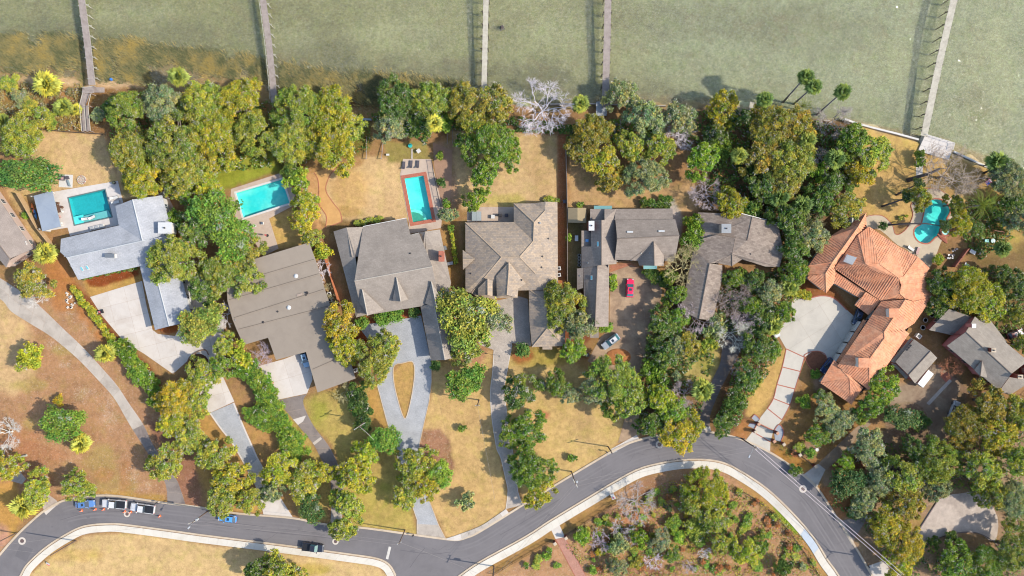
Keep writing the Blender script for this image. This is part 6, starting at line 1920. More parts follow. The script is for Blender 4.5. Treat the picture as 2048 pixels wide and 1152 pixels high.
T = [
# upper left
('oak', 'olive', 48, 268, 52, 8, 'olive oak at the left edge above the dark magnolia'),
('mag', 'dark', 52, 348, 66, 7, 'wide dark glossy magnolia at the left edge by the white lounge', 40),
('oak', 'oak', 256, 222, 46, 8, 'oak right of the boardwalk, leftmost of the bluff grove'),
('oak', 'grey', 330, 208, 50, 9, 'greyish oak at the water side of the left bluff grove'),
('oak', 'olive', 404, 205, 52, 9, 'olive oak below the small palm in the left bluff grove'),
('oak', 'yell', 478, 212, 56, 8, 'yellow green oak left of the second pier foot'),
('oak', 'olive', 262, 305, 52, 8, 'oak over the right side of the left lawn'),
('oak', 'oak', 345, 282, 64, 10, 'largest oak in the middle of the left bluff grove'),
('oak', 'yell', 432, 275, 56, 8, 'yellowish oak on the inner side of the left bluff grove'),
('oak', 'olive', 508, 268, 46, 8, 'oak over the green grass, right end of the left bluff grove'),
('oak', 'yell', 290, 358, 48, 7, 'oak touching the upper right corner of the white pool deck'),
('oak', 'olive', 370, 345, 52, 8, 'oak over the lime grass north of the turquoise pool'),
('oak', 'lime', 412, 372, 34, 6, 'lime tinted tree at the upper left corner of the turquoise pool'),
('oak', 'oak', 600, 222, 58, 9, 'oak just right of the second pier foot'),
('oak', 'yell', 668, 226, 56, 9, 'yellow green oak above the short pale blue wall'),
('oak', 'olive', 588, 288, 52, 8, 'oak over the grass right of the turquoise pool lawn'),
('oak', 'yell', 660, 288, 58, 9, 'broad oak left of the wide wooden steps'),
('oak', 'olive', 700, 262, 36, 7, 'smaller oak leaning toward the wide wooden steps'),
('shrub', 'bright', 592, 362, 27, 4, 'bright green shrub at the right corner of the turquoise pool'),
('shrub', 'dark', 582, 338, 20, 3.5, 'dark shrub under the oaks north of the turquoise pool'),
('oak', 'dark', 795, 205, 54, 9, 'dark oak above the wide wooden steps'),
('oak', 'oak', 856, 208, 50, 9, 'oak between the wide steps and the fan palm, on the water side'),
('oak', 'grey', 790, 250, 40, 7, 'grey green oak right beside the wide wooden steps'),
('oak', 'dark', 845, 250, 38, 8, 'dark small oak left of the fan palm'),
('oak', 'bronze', 934, 212, 46, 8, 'bronze oak left of the slim pale pier foot'),
('oak', 'bronze', 988, 214, 44, 8, 'bronze oak covering the foot of the slim pale pier'),
('oak', 'olive', 952, 255, 34, 7, 'small oak between the bronze oaks and the bright green tree'),
('oak', 'green', 985, 292, 52, 9, 'fresh green tree on the lawn north of the mottled house'),
('oak', 'green', 936, 292, 28, 7, 'left limb sized green tree beside the fresh green tree'),
('oak', 'green', 968, 352, 36, 7, 'green tree above the patio of the mottled house'),
('oak', 'green', 1022, 318, 26, 6, 'small green tree right of the fresh green tree'),
('oak', 'bright', 948, 402, 24, 6, 'loose bright tree touching the grey covered tub'),
('oak', 'bronze', 1180, 268, 46, 8, 'bronze yellow oak right of the bare white tree'),
('oak', 'yell', 1202, 320, 44, 7, 'yellow oak by the board fence on the dry lawn'),
('oak', 'bronze', 1222, 362, 30, 6, 'lowest bronze oak by the board fence'),
('oak', 'bronze', 1160, 300, 32, 6, 'bronze oak leaning over the long board fence'),
('oak', 'grey', 1240, 190, 36, 7, 'grey green tree covering the foot of the fourth pier'),
('oak', 'grey', 1290, 240, 44, 8, 'grey green oak behind the thin grey sea wall'),
('oak', 'olive', 1262, 295, 38, 7, 'olive tree over the narrow wooden steps'),
('oak', 'grey', 1290, 355, 46, 7, 'grey olive tree at the bottom of the central dry lawn grove'),
('oak', 'olive', 1318, 296, 36, 7, 'olive tree in the middle of the central dry lawn grove'),
('oak', 'grey', 1352, 238, 40, 7, 'silvery tree beside the fallen pale branches'),
('oak', 'gold', 1445, 218, 38, 8, 'dark gold tree by the shore left of the dark pine'),
('cedar', 'deep', 1482, 238, 22, 8, 'dark pine at the white beach deck'),
('oak', 'bright', 1405, 318, 42, 7, 'bright green tree in the middle grove left of the shaded palm'),
('shrub', 'green', 1440, 300, 24, 5, 'green shrub between the bright tree and the dark gold tree'),
('cedar', 'dark', 1430, 270, 26, 7, 'dark tree below the dark gold tree'),
('oak', 'bronze', 1545, 255, 56, 9, 'bronze oak below the row of tall palms'),
('oak', 'bronze', 1592, 262, 44, 8, 'bronze oak beside the low feather palm'),
('oak', 'bronze', 1520, 318, 44, 8, 'bronze oak right of the shaded fan palm'),
('oak', 'olive', 1580, 330, 56, 9, 'large olive oak in the middle of the right bluff grove'),
('oak', 'bronze', 1560, 372, 40, 7, 'bronze oak at the lower end of the right bluff grove'),
('oak', 'green', 1700, 282, 40, 8, 'green tree where the white sea wall begins'),
('oak', 'olive', 1742, 305, 44, 7, 'olive tree at the left end of the golden lawn'),
('oak', 'gold', 1720, 345, 32, 6, 'gold flecked tree left of the bent trunks on the golden lawn'),
('cedar', 'dark', 1660, 370, 30, 6, 'dark feathery tree below the shaded palm by the golden lawn'),
('oak', 'olive', 1690, 420, 44, 7, 'yellowish feathery tree over the upper tip of the tiled roof', 34),
('shrub', 'green', 1640, 345, 22, 4, 'shrub between the right bluff grove and the shaded palm'),
# woods between brown house and tiled house
('oak', 'yell', 1462, 408, 34, 7, 'yellow green tree touching the top of the dark brown house'),
('shrub', 'dark', 1505, 420, 26, 5, 'dark shrub behind the dark brown house roof corner'),
('oak', 'dark', 1530, 372, 40, 7, 'dark tree north of the dark brown house garden'),
('oak', 'dark', 1575, 440, 40, 8, 'dark tree between the brown roof and the two shaded palms'),
('oak', 'grey', 1622, 470, 38, 7, 'grey green tree against the left tiled roof slope'),
('oak', 'dark', 1592, 500, 36, 7, 'dark tree at the right edge of the brown roof'),
('oak', 'green', 1590, 545, 30, 6, 'green tree at the left corner of the tiled house'),
('oak', 'dark', 1640, 400, 34, 7, 'dark tree behind the upper tiled roof wing'),
('shrub', 'green', 1385, 478, 26, 5, 'green shrub against the left roof edge of the dark brown house'),
('shrub', 'bright', 1392, 448, 22, 5, 'bright shrub at the upper left corner of the dark brown house'),
('shrub', 'green', 1372, 505, 16, 3.5, 'small green shrub between the brown gabled house and the bare tree'),
('oak', 'green', 1468, 556, 26, 5, 'green tree in the inner corner of the dark brown house'),
('oak', 'dark', 1508, 562, 24, 5, 'dark tree below the entry canopy of the dark brown house'),
('oak', 'grey', 1540, 590, 30, 6, 'silver grey tree left of the tiled house drive'),
('oak', 'green', 1566, 625, 26, 6, 'green tree at the left rim of the pale drive'),
('oak', 'dark', 1530, 640, 34, 6, 'dark tree left of the pale drive rim'),
('oak', 'green', 1500, 610, 26, 6, 'green tree among the mauve bare trees'),
('oak', 'dark', 1515, 692, 36, 7, 'dark tree right of the shaded asphalt drive'),
('oak', 'green', 1540, 700, 24, 5, 'green tree by the golden strip at the pale drive'),
('oak', 'dark', 1492, 752, 30, 6, 'dark tree halfway down the shaded asphalt drive'),
('shrub', 'green', 1508, 765, 20, 4, 'green shrub by the golden strip below the dark tree'),
('shrub', 'dark', 1470, 800, 24, 5, 'dark shrub on the right of the lower shaded drive'),
('oak', 'dark', 1445, 850, 24, 5, 'dark round tree at the mouth of the shaded drive'),
('shrub', 'dark', 1458, 826, 18, 4, 'dark shrub just above the round tree at the shaded drive mouth'),
# column between red car court and brown house
('oak', 'green', 1350, 590, 26, 6, 'green tree right of the red car court, at its top'),
('shrub', 'green', 1338, 555, 18, 4, 'green shrub at the corner of the brown gabled house near the car court'),
('oak', 'dark', 1322, 650, 34, 7, 'dark tree on the right rim of the red car court'),
('oak', 'green', 1352, 640, 28, 6, 'green tree left of the brown roof south wing'),
('oak', 'dark', 1325, 705, 32, 7, 'dark tree below the car court rim trees'),
('oak', 'bronze', 1372, 690, 30, 6, 'bronze tree below the brown roof south wing'),
('oak', 'grey', 1350, 690, 26, 6, 'grey green tree between dark and bronze trees'),
('shrub', 'green', 1312, 745, 28, 5, 'green shrub at the narrow part of the stained drive'),
('oak', 'lime', 1318, 795, 38, 7, 'lime yellow tree beside the stained drive'),
('oak', 'bright', 1345, 822, 32, 6, 'bright tree right of the lime yellow tree'),
('oak', 'gold', 1352, 868, 40, 7, 'gold tree overhanging the road curve'),
('oak', 'yell', 1385, 850, 28, 6, 'yellow tree left of the shaded drive mouth'),
('oak', 'dark', 1300, 850, 28, 6, 'dark tree behind the white apron on the curve'),
('shrub', 'grey', 1430, 655, 26, 5, 'grey green shrub below the brown roof end'),
('shrub', 'olive', 1420, 690, 20, 4, 'olive shrub on the small lawn by the shaded drive'),
('round', 'grey', 1352, 752, 9, 2, 'small grey round shrub on the small lawn by the shaded drive'),
# left: between pale house and flat roofed house
('oak', 'olive', 350, 522, 58, 9, 'broad olive tree covering the corner of the pale grey roof'),
('mag', 'green', 432, 432, 48, 8, 'glossy dark tree left of the turquoise pool'),
('oak', 'dark', 388, 455, 40, 7, 'dark tree between the pale roof and the glossy tree'),
('mag', 'green', 470, 480, 40, 8, 'glossy tree over the patio below the turquoise pool'),
('oak', 'olive', 498, 505, 34, 7, 'olive tree over the corner of the stepped flat roof'),
('oak', 'oak', 440, 552, 48, 8, 'dark olive tree over the left end of the stepped flat roof'),
('oak', 'oak', 490, 560, 38, 7, 'oak leaning over the stepped flat roof'),
('oak', 'dark', 405, 575, 36, 7, 'dark tree right of the pale garage wing ridge'),
('cedar', 'bright', 372, 392, 20, 5, 'small feathery tree by the curved path of the pale house'),
('shrub', 'green', 352, 440, 20, 4, 'green shrub beside the white chimney of the pale house'),
('mag', 'olive', 405, 650, 44, 7, 'speckled tree over the tip of the pale garage wing'),
('oak', 'olive', 448, 690, 26, 5, 'olive tree at the left corner of the stepped flat roof'),
('shrub', 'lime', 478, 708, 28, 5, 'lime shrub below the left corner of the stepped flat roof'),
('oak', 'green', 440, 735, 30, 6, 'green tree right of the dark oval bed in the pale court'),
('oak', 'olive', 405, 745, 36, 6, 'olive tree on the dark oval bed in the pale court'),
('oak', 'gold', 355, 795, 46, 7, 'golden tree right of the hedge at the long slab driveway'),
('oak', 'olive', 398, 800, 34, 6, 'olive tree where pale court becomes the blue paver drive'),
('oak', 'yell', 345, 840, 34, 6, 'yellow green tree below the golden tree'),
('oak', 'olive', 380, 868, 38, 6, 'olive tree left of the blue paver drive'),
('oak', 'yell', 610, 405, 28, 6, 'yellow tree between the turquoise pool and the sandy path'),
('oak', 'yell', 608, 440, 30, 6, 'yellow green tree by the golden grass next to the flat roof'),
('oak', 'olive', 622, 478, 24, 5, 'olive tree at the upper right corner of the flat roof'),
('shrub', 'yell', 645, 500, 20, 4, 'yellow shrub at the head of the orange brick wall'),
('oak', 'gold', 680, 645, 40, 8, 'bright gold tree over the right side of the flat roof'),
('oak', 'yell', 688, 692, 40, 7, 'yellow green tree below the bright gold tree'),
('oak', 'olive', 748, 722, 48, 8, 'broad olive tree over the left arm of the loop drive'),
('oak', 'olive', 775, 692, 32, 7, 'small olive tree over the top of the loop drive'),
('mag', 'olive', 938, 640, 54, 9, 'large speckled tree between the dormered house and the paver court', 58),
('cedar', 'grey', 988, 636, 34, 8, 'sparse pale tree over the paver court right of the large speckled tree'),
('mag', 'olive', 906, 606, 32, 7, 'speckled tree at the right edge of the dormered house roof'),
('oak', 'oak', 935, 692, 40, 7, 'oak below the large speckled tree'),
('mag', 'green', 932, 765, 38, 6, 'glossy tree on the dry lawn between loop drive and curved drive'),
('oak', 'olive', 1128, 602, 46, 8, 'oak over the valley between mottled garage and dark wing'),
('oak', 'grey', 1158, 648, 36, 8, 'oak over the gap right of the mottled garage'),
('cedar', 'olive', 1112, 645, 28, 7, 'oak over the right side of the mottled garage roof'),
('oak', 'bright', 1148, 695, 30, 6, 'bright tree at the lower right corner of the mottled garage'),
('cedar', 'dark', 1045, 780, 42, 7, 'feathery dark tree right of the curved paver drive'),
('oak', 'green', 1058, 856, 42, 6, 'green tree right of the bend of the curved paver drive', 34),
('oak', 'green', 1022, 868, 30, 5, 'small green tree overhanging the curved paver drive'),
('oak', 'green', 1062, 940, 46, 8, 'large green tree at the road end of the curved paver drive'),
('oak', 'yell', 1078, 985, 34, 6, 'yellow tipped tree overhanging the road by the curved drive'),
('oak', 'green', 1050, 900, 26, 6, 'green tree joining the two trees at the curved drive'),
('oak', 'green', 1115, 768, 28, 6, 'slim green tree on the lawn left of the big dark oak'),
('oak', 'grey', 1140, 790, 22, 5, 'small grey tree between slim green tree and big dark oak'),
('oak', 'oak', 1228, 762, 58, 9, 'big dark oak on the lawn below the orange mound'),
('oak', 'oak', 1250, 805, 44, 8, 'oak at the lower right of the big dark oak'),
('oak', 'grey', 1190, 775, 36, 7, 'grey flecked oak at the left of the big dark oak'),
# lower left
('oak', 'bronze', 68, 565, 40, 6, 'olive bushy tree at the head of the long slab driveway'),
('shrub', 'yell', 58, 718, 28, 5, 'yellow green bush standing alone on the litter lawn'),
('mag', 'green', 128, 846, 42, 6, 'round glossy magnolia standing alone on the litter lawn', 34),
('shrub', 'gold', 116, 800, 12, 2, 'small gold shrub just above the round magnolia'),
('oak', 'olive', 332, 926, 40, 7, 'olive oak on the lower end of the long slab driveway'),
('oak', 'yell', 12, 932, 34, 6, 'yellow oak cut by the left edge above the white road bend'),
('oak', 'olive', 78, 978, 38, 6, 'olive tree left of the parked blue car'),
('oak', 'olive', 158, 974, 42, 6, 'olive tree leaning over the parked blue car by the cones', 30),
('oak', 'olive', 430, 908, 40, 7, 'oak left of the blue paver drive lower end'),
('oak', 'yell', 462, 958, 42, 7, 'yellow green oak at the lower left of the paver drive'),
('oak', 'oak', 445, 995, 42, 7, 'oak overhanging the blue car on the road'),
('oak', 'olive', 500, 1000, 32, 6, 'olive oak on the road side of the paver drive end'),
('oak', 'yell', 560, 940, 40, 7, 'yellow green oak over the paver drive lower end'),
('oak', 'grey', 545, 985, 26, 6, 'thin greyish tree over the pale drive end'),
('oak', 'olive', 610, 965, 42, 7, 'olive oak between the paver drive and the dark narrow drive'),
('mag', 'deep', 622, 1015, 28, 5, 'dark dense tree on the roadside left of the narrow dark drive'),
('oak', 'yell', 640, 945, 28, 6, 'yellow oak leaning over the narrow dark drive'),
('oak', 'yell', 710, 950, 40, 7, 'yellow green oak right of the narrow dark drive'),
('oak', 'olive', 695, 1005, 36, 7, 'olive oak at the mouth of the narrow dark drive'),
('oak', 'olive', 690, 1055, 34, 6, 'olive oak overhanging the road by the narrow dark drive'),
('oak', 'lime', 730, 905, 28, 6, 'lime tinted tree below the tall dark hedge'),
('oak', 'olive', 828, 925, 40, 7, 'olive oak across the neck of the loop drive'),
('oak', 'olive', 812, 985, 34, 6, 'olive oak left of the loop drive lower end'),
('oak', 'yell', 850, 975, 30, 6, 'yellow oak over the lower end of the loop drive'),
('mag', 'bright', 880, 948, 26, 5, 'glossy bright magnolia on the pinkish mulch bed by the loop drive'),
('mag', 'green', 770, 876, 30, 5, 'glossy magnolia at the left of the loop drive neck', 34),
('shrub', 'grey', 930, 1004, 20, 4, 'bushy dark shrub on the dry lawn near the road corner'),
('shrub', 'green', 926, 857, 9, 1.8, 'tiny green shrub on the dry lawn left of the curved drive'),
('oak', 'olive', 556, 1143, 40, 8, 'tree cut by the bottom edge below the dark pickup'),
('oak', 'dark', 512, 1138, 28, 7, 'dark tree at the bottom edge on the dry verge'),
('oak', 'yell', 592, 1148, 20, 6, 'yellow tree at the bottom edge right of the verge trees'),
# right side
('oak', 'yell', 1930, 580, 58, 9, 'large yellow green tree above the rose brick house'),
('oak', 'yell', 1975, 605, 40, 7, 'yellow green tree right of the large tree by the rose brick house'),
('oak', 'dark', 1885, 570, 34, 7, 'dark tree right of the tiled roof, behind the yellow green tree'),
('oak', 'dark', 1875, 605, 28, 6, 'dark tree in the gap above the rose brick house annex'),
('oak', 'yell', 1916, 446, 28, 6, 'yellow tree at the right rim of the free form pool'),
('oak', 'olive', 1908, 408, 22, 6, 'small olive tree above the yellow tree at the free form pool'),
('oak', 'olive', 1836, 396, 26, 8, 'leaning olive tree at the left rim of the free form pool'),
('oak', 'dark', 1946, 458, 22, 4, 'dark shrubby tree behind the yellow pool tree'),
('oak', 'grey', 2020, 360, 46, 8, 'grey green oak at the right edge by the sea wall'),
('oak', 'dark', 2024, 408, 36, 6, 'dark oak at the right edge near the feather palm'),
('oak', 'grey', 2044, 440, 34, 7, 'grey tree cut by the right edge above the play lawn'),
('oak', 'dark', 2000, 546, 22, 6, 'dark small tree below the play lawn'),
('oak', 'olive', 2030, 632, 26, 6, 'olive tree at the right edge behind the rose brick house'),
('oak', 'dark', 2030, 570, 30, 6, 'dark tree at the right edge below the play lawn'),
('oak', 'olive', 2045, 690, 24, 6, 'olive tree cut by the right edge beside the rose brick roof'),
('oak', 'bright', 1768, 768, 36, 7, 'bright green tree against the lowest tiled roof'),
('oak', 'green', 1742, 808, 34, 7, 'green tree below the tip of the lowest tiled roof'),
('mag', 'deep', 1800, 836, 34, 5, 'dark glossy tree in the round bed of the leafy court', 26),
('shrub', 'deep', 1845, 845, 20, 3, 'dark shrub at the right of the round bed in the leafy court'),
('oak', 'grey', 1652, 818, 30, 5, 'pale grey green tree below the clipped shrubs'),
('oak', 'grey', 1682, 838, 30, 5, 'silvery tree right of the pale grey green tree'),
('oak', 'green', 1635, 870, 32, 5, 'dark green tree on the brown slope by the flower bed', 22),
('oak', 'grey', 1665, 862, 26, 5, 'grey tree beside the red flowers'),
('oak', 'grey', 1738, 898, 40, 7, 'round grey green tree above the dark round magnolia'),
('mag', 'deep', 1694, 966, 34, 6, 'dark round magnolia beside the road on the right'),
('oak', 'bright', 1690, 925, 22, 4, 'bright shrubby tree by the grey driveway apron'),
('oak', 'grey', 1760, 958, 34, 7, 'grey green oak right of the dark round magnolia'),
('oak', 'olive', 1808, 950, 44, 8, 'oak left of the big shady canopy at lower right'),
('oak', 'olive', 1870, 925, 48, 9, 'olive oak above the gravel court'),
('oak', 'dark', 1830, 900, 30, 7, 'dark oak below the leafy court'),
('oak', 'bronze', 1925, 855, 46, 8, 'bronze oak below the rose brick house'),
('oak', 'bronze', 1975, 805, 44, 8, 'bronze oak touching the lower rose brick roof corner'),
('oak', 'yell', 1990, 870, 46, 9, 'big olive oak right of the leafy court'),
('oak', 'olive', 2038, 830, 40, 8, 'olive oak cut by the right edge below the roof with three chimneys'),
('oak', 'olive', 1960, 940, 44, 9, 'olive oak over the upper rim of the gravel court'),
('oak', 'olive', 2030, 920, 44, 9, 'oak at the right edge above the gravel court'),
('oak', 'grey', 2020, 995, 46, 8, 'grey oak right of the gravel court'),
('oak', 'olive', 1985, 990, 34, 8, 'olive oak overhanging the right rim of the gravel court'),
('oak', 'grey', 1872, 975, 30, 7, 'grey oak overhanging the top left corner of the gravel court'),
('oak', 'bronze', 1815, 1005, 38, 7, 'oak left of the gravel court'),
('oak', 'yell', 1770, 1050, 40, 7, 'yellow oak beside the dark driveway at lower right'),
('oak', 'gold', 1808, 1085, 46, 7, 'gold oak between the road and the gravel court'),
('oak', 'yell', 1795, 1130, 34, 6, 'yellow oak at the bottom edge right of the road'),
('oak', 'grey', 1725, 1000, 34, 6, 'grey green tree behind the dark driveway'),
('oak', 'green', 1910, 1125, 42, 7, 'rounded oak at the bottom edge below the gravel court'),
('oak', 'green', 1965, 1128, 46, 7, 'green oak at the bottom edge, second from the right corner'),
('oak', 'oak', 2025, 1098, 48, 8, 'oak in the lower right corner'),
('shrub', 'dark', 1870, 1085, 14, 2.5, 'dark shrub on the lower rim of the gravel court'),
('shrub', 'dark', 1905, 1072, 12, 2, 'small dark shrub under the arch of the gravel court'),
# native garden
('oak', 'yell', 1415, 978, 48, 7, 'broad yellow olive oak at the top of the native garden'),
('oak', 'olive', 1384, 1008, 28, 6, 'olive oak left of the broad garden oak'),
('oak', 'olive', 1430, 1035, 34, 6, 'olive oak below the broad garden oak'),
('oak', 'olive', 1440, 1085, 26, 5, 'grey green tree left of the lime garden tree'),
('oak', 'lime', 1490, 1100, 34, 6, 'vivid lime tree in the native garden'),
('oak', 'green', 1522, 1092, 20, 4, 'green tree right of the vivid lime tree'),
('shrub', 'dark', 1570, 1132, 18, 4, 'dark shrub near the curved iron fence'),
('oak', 'grey', 1320, 1082, 24, 4, 'grey green bushy tree in the middle of the native garden'),
('oak', 'green', 1345, 1108, 18, 3, 'green bushy tree below the grey bushy tree'),
('oak', 'grey', 1236, 1134, 22, 4, 'grey green tree at the bottom edge of the native garden'),
('shrub', 'bright', 1280, 1078, 20, 4, 'bright shrub beside the mauve bare shrubs'),
('shrub', 'grey', 1240, 1092, 22, 4, 'grey green shrub left of the bright shrub'),
('shrub', 'bright', 1163, 1070, 18, 3, 'bright shrub right of the brick path head'),
]
for q in T:
  tree(q[0], q[1], q[2], q[3], q[4], q[5], q[6], q[7] if len(q) > 7 else None)
for q in [('bare', 'white', 1085, 216, 62, 8, 'large bare white tree on the shore between the third and fourth piers'),
          ('bare', 'white', 1360, 268, 34, 5, 'pale leafless branches in the middle of the central grove'),
          ('bare', 'mauve', 1672, 240, 40, 6, 'mauve leafless thicket tree left of the white sea wall'),
          ('bare', 'mauve', 1642, 320, 26, 5, 'mauve bare tree beside the shaded palm on the right bluff'),
          ('bare', 'brown', 1900, 350, 66, 8, 'wide bare brown tree over the golden lawn near the flag'),
          ('bare', 'mauve', 1412, 388, 36, 6, 'mauve bare tree above the dark brown house'),
          ('bare', 'tan', 1372, 532, 46, 7, 'tan bare tree between brown gabled and dark brown houses'),
          ('bare', 'mauve', 1390, 632, 40, 6, 'pinkish bare tree over the end of the brown roof wing'),
          ('bare', 'brown', 1468, 600, 40, 7, 'brown bare tree in the court of the dark brown house'),
          ('bare', 'mauve', 1500, 640, 36, 6, 'mauve bare tree right of the brown bare tree'),
          ('bare', 'ash', 1468, 668, 38, 6, 'ash grey bare tree over the shaded drive'),
          ('bare', 'mauve', 1372, 790, 32, 5, 'mauve bare tree left of the low fan palm'),
          ('bare', 'tan', 1620, 440, 34, 6, 'tan bare tree behind the left tiled roof slope'),
          ('bare', 'ash', 75, 582, 34, 5, 'pale bare branches over the top of the long slab driveway'),
          ('bare', 'ash', 8, 868, 36, 5, 'pale bare tree cut by the left edge of the litter lawn'),
          ('bare', 'mauve', 1272, 1008, 42, 6, 'big mauve bare tree by the white sign in the native garden'),
          ('bare', 'rust', 1905, 735, 24, 4, 'rust coloured bare tree before the rose brick house'),
          ('bare', 'mauve', 525, 712, 26, 3, 'mauve bare shrub in the notch of the stepped flat roof'),
          ('bareS', 'ash', 452, 630, 30, 3, 'ash bare shrub left of the stepped flat roof'),
          ('bareS', 'ash', 640, 545, 26, 3, 'ash bare shrub at the right edge of the flat roof'),
          ('bareS', 'tan', 655, 585, 20, 2.5, 'tan bare shrub beside the orange brick wall'),
          ('bareS', 'mauve', 1200, 1082, 24, 3, 'mauve bare shrub left of the middle of the native garden'),
          ('bareS', 'mauve', 1245, 1060, 26, 3, 'mauve bare shrub above the grey green shrub'),
          ('bareS', 'mauve', 1268, 1072, 22, 3, 'mauve bare shrub beside the bright garden shrub'),
          ('bareS', 'white', 1307, 1122, 20, 3, 'white bare shrub low in the native garden'),
          ('bareS', 'white', 1410, 1106, 14, 2, 'small white bare shrub left of the lime garden tree'),
          ('bareS', 'mauve', 1378, 1135, 16, 2, 'small mauve bare shrub at the bottom edge'),
          ('bareS', 'tan', 690, 782, 26, 2.5, 'tan bare shrub below the flat roofed garage'),
          ('bareS', 'mauve', 1475, 735, 18, 3, 'mauve bare shrub right of the shaded drive middle'),
          ('bareS', 'mauve', 1465, 812, 18, 3, 'mauve bare shrub near the shaded drive lower end'),
          ('bareS', 'rust', 1960, 760, 20, 2.5, 'reddish bare shrub along the front of the rose brick house'),
          ('bareS', 'ash', 1232, 455, 10, 2, 'x')][:-1]:
  tree(*q)

# hedge rows: plants in a row that nothing tells apart
def hedge(line, n_, r, h, col, label, kind='shrub', jit=2.0, rj=.2):
  for x, y in resample(line, n_):
    tree(kind, col, x + rnd.uniform(-jit, jit), y + rnd.uniform(-jit, jit), r * rnd.uniform(1 - rj, 1 + rj), h * rnd.uniform(.85, 1.15), label, group=label)
hedge([(147, 578), (165, 600), (185, 625), (208, 655), (226, 680)], 14, 9, 1.6, 'yell', 'small shrub in the row along the pale parking court')
hedge([(236, 690), (262, 718), (280, 742), (300, 770), (315, 800)], 11, 20, 3.2, 'green', 'green shrub in the thick hedge between the slab driveway and the pale court', jit=5)
hedge([(496, 735), (520, 770), (535, 800), (550, 835), (575, 880), (592, 905)], 14, 22, 3.0, 'green', 'shrub in the broad green hedge left of the flat roofed house drive', jit=5)
hedge([(505, 830), (530, 845)], 3, 20, 2.5, 'green', 'shrub in the side arm of the broad green hedge', jit=3)
hedge([(717, 782), (722, 810), (726, 842)], 5, 22, 4.0, 'deep', 'shrub in the tall dark hedge left of the loop drive', jit=3)
hedge([(904, 468), (908, 495), (911, 525)], 12, 4.5, 1.3, 'lime', 'shrub in the thin clipped hedge beside the dormered house', jit=.6)
hedge([(170, 555), (215, 546), (270, 535)], 10, 5, .8, 'dark', 'low plant in the bed along the pale house front', jit=1.5)
hedge([(1225, 555), (1225, 575)], 3, 9, 1.6, 'bright', 'shrub along the wing left of the red car', jit=2)
hedge([(1205, 660), (1222, 654)], 3, 9, 1.2, 'bright', 'low shrub at the tip of the wing by the silver car', jit=2)
hedge([(1590, 590), (1606, 588), (1622, 590)], 8, 8, 1.2, 'yell', 'low shrub in the bed at the head of the pale drive', jit=5)
hedge([(1290, 405), (1330, 410)], 4, 10, 1.8, 'dark', 'dark shrub behind the brown gabled house', jit=3)
hedge([(1090, 402), (1112, 401)], 3, 8, 1.2, 'olive', 'clipped shrub along the top of the mottled house', jit=1)
hedge([(715, 446), (735, 442), (760, 437)], 6, 7, 1, 'olive', 'low plant behind the dormered house', jit=2)
hedge([(1300, 545), (1330, 560)], 4, 13, 2, 'dark', 'dark shrub in front of the brown gabled house', jit=4)
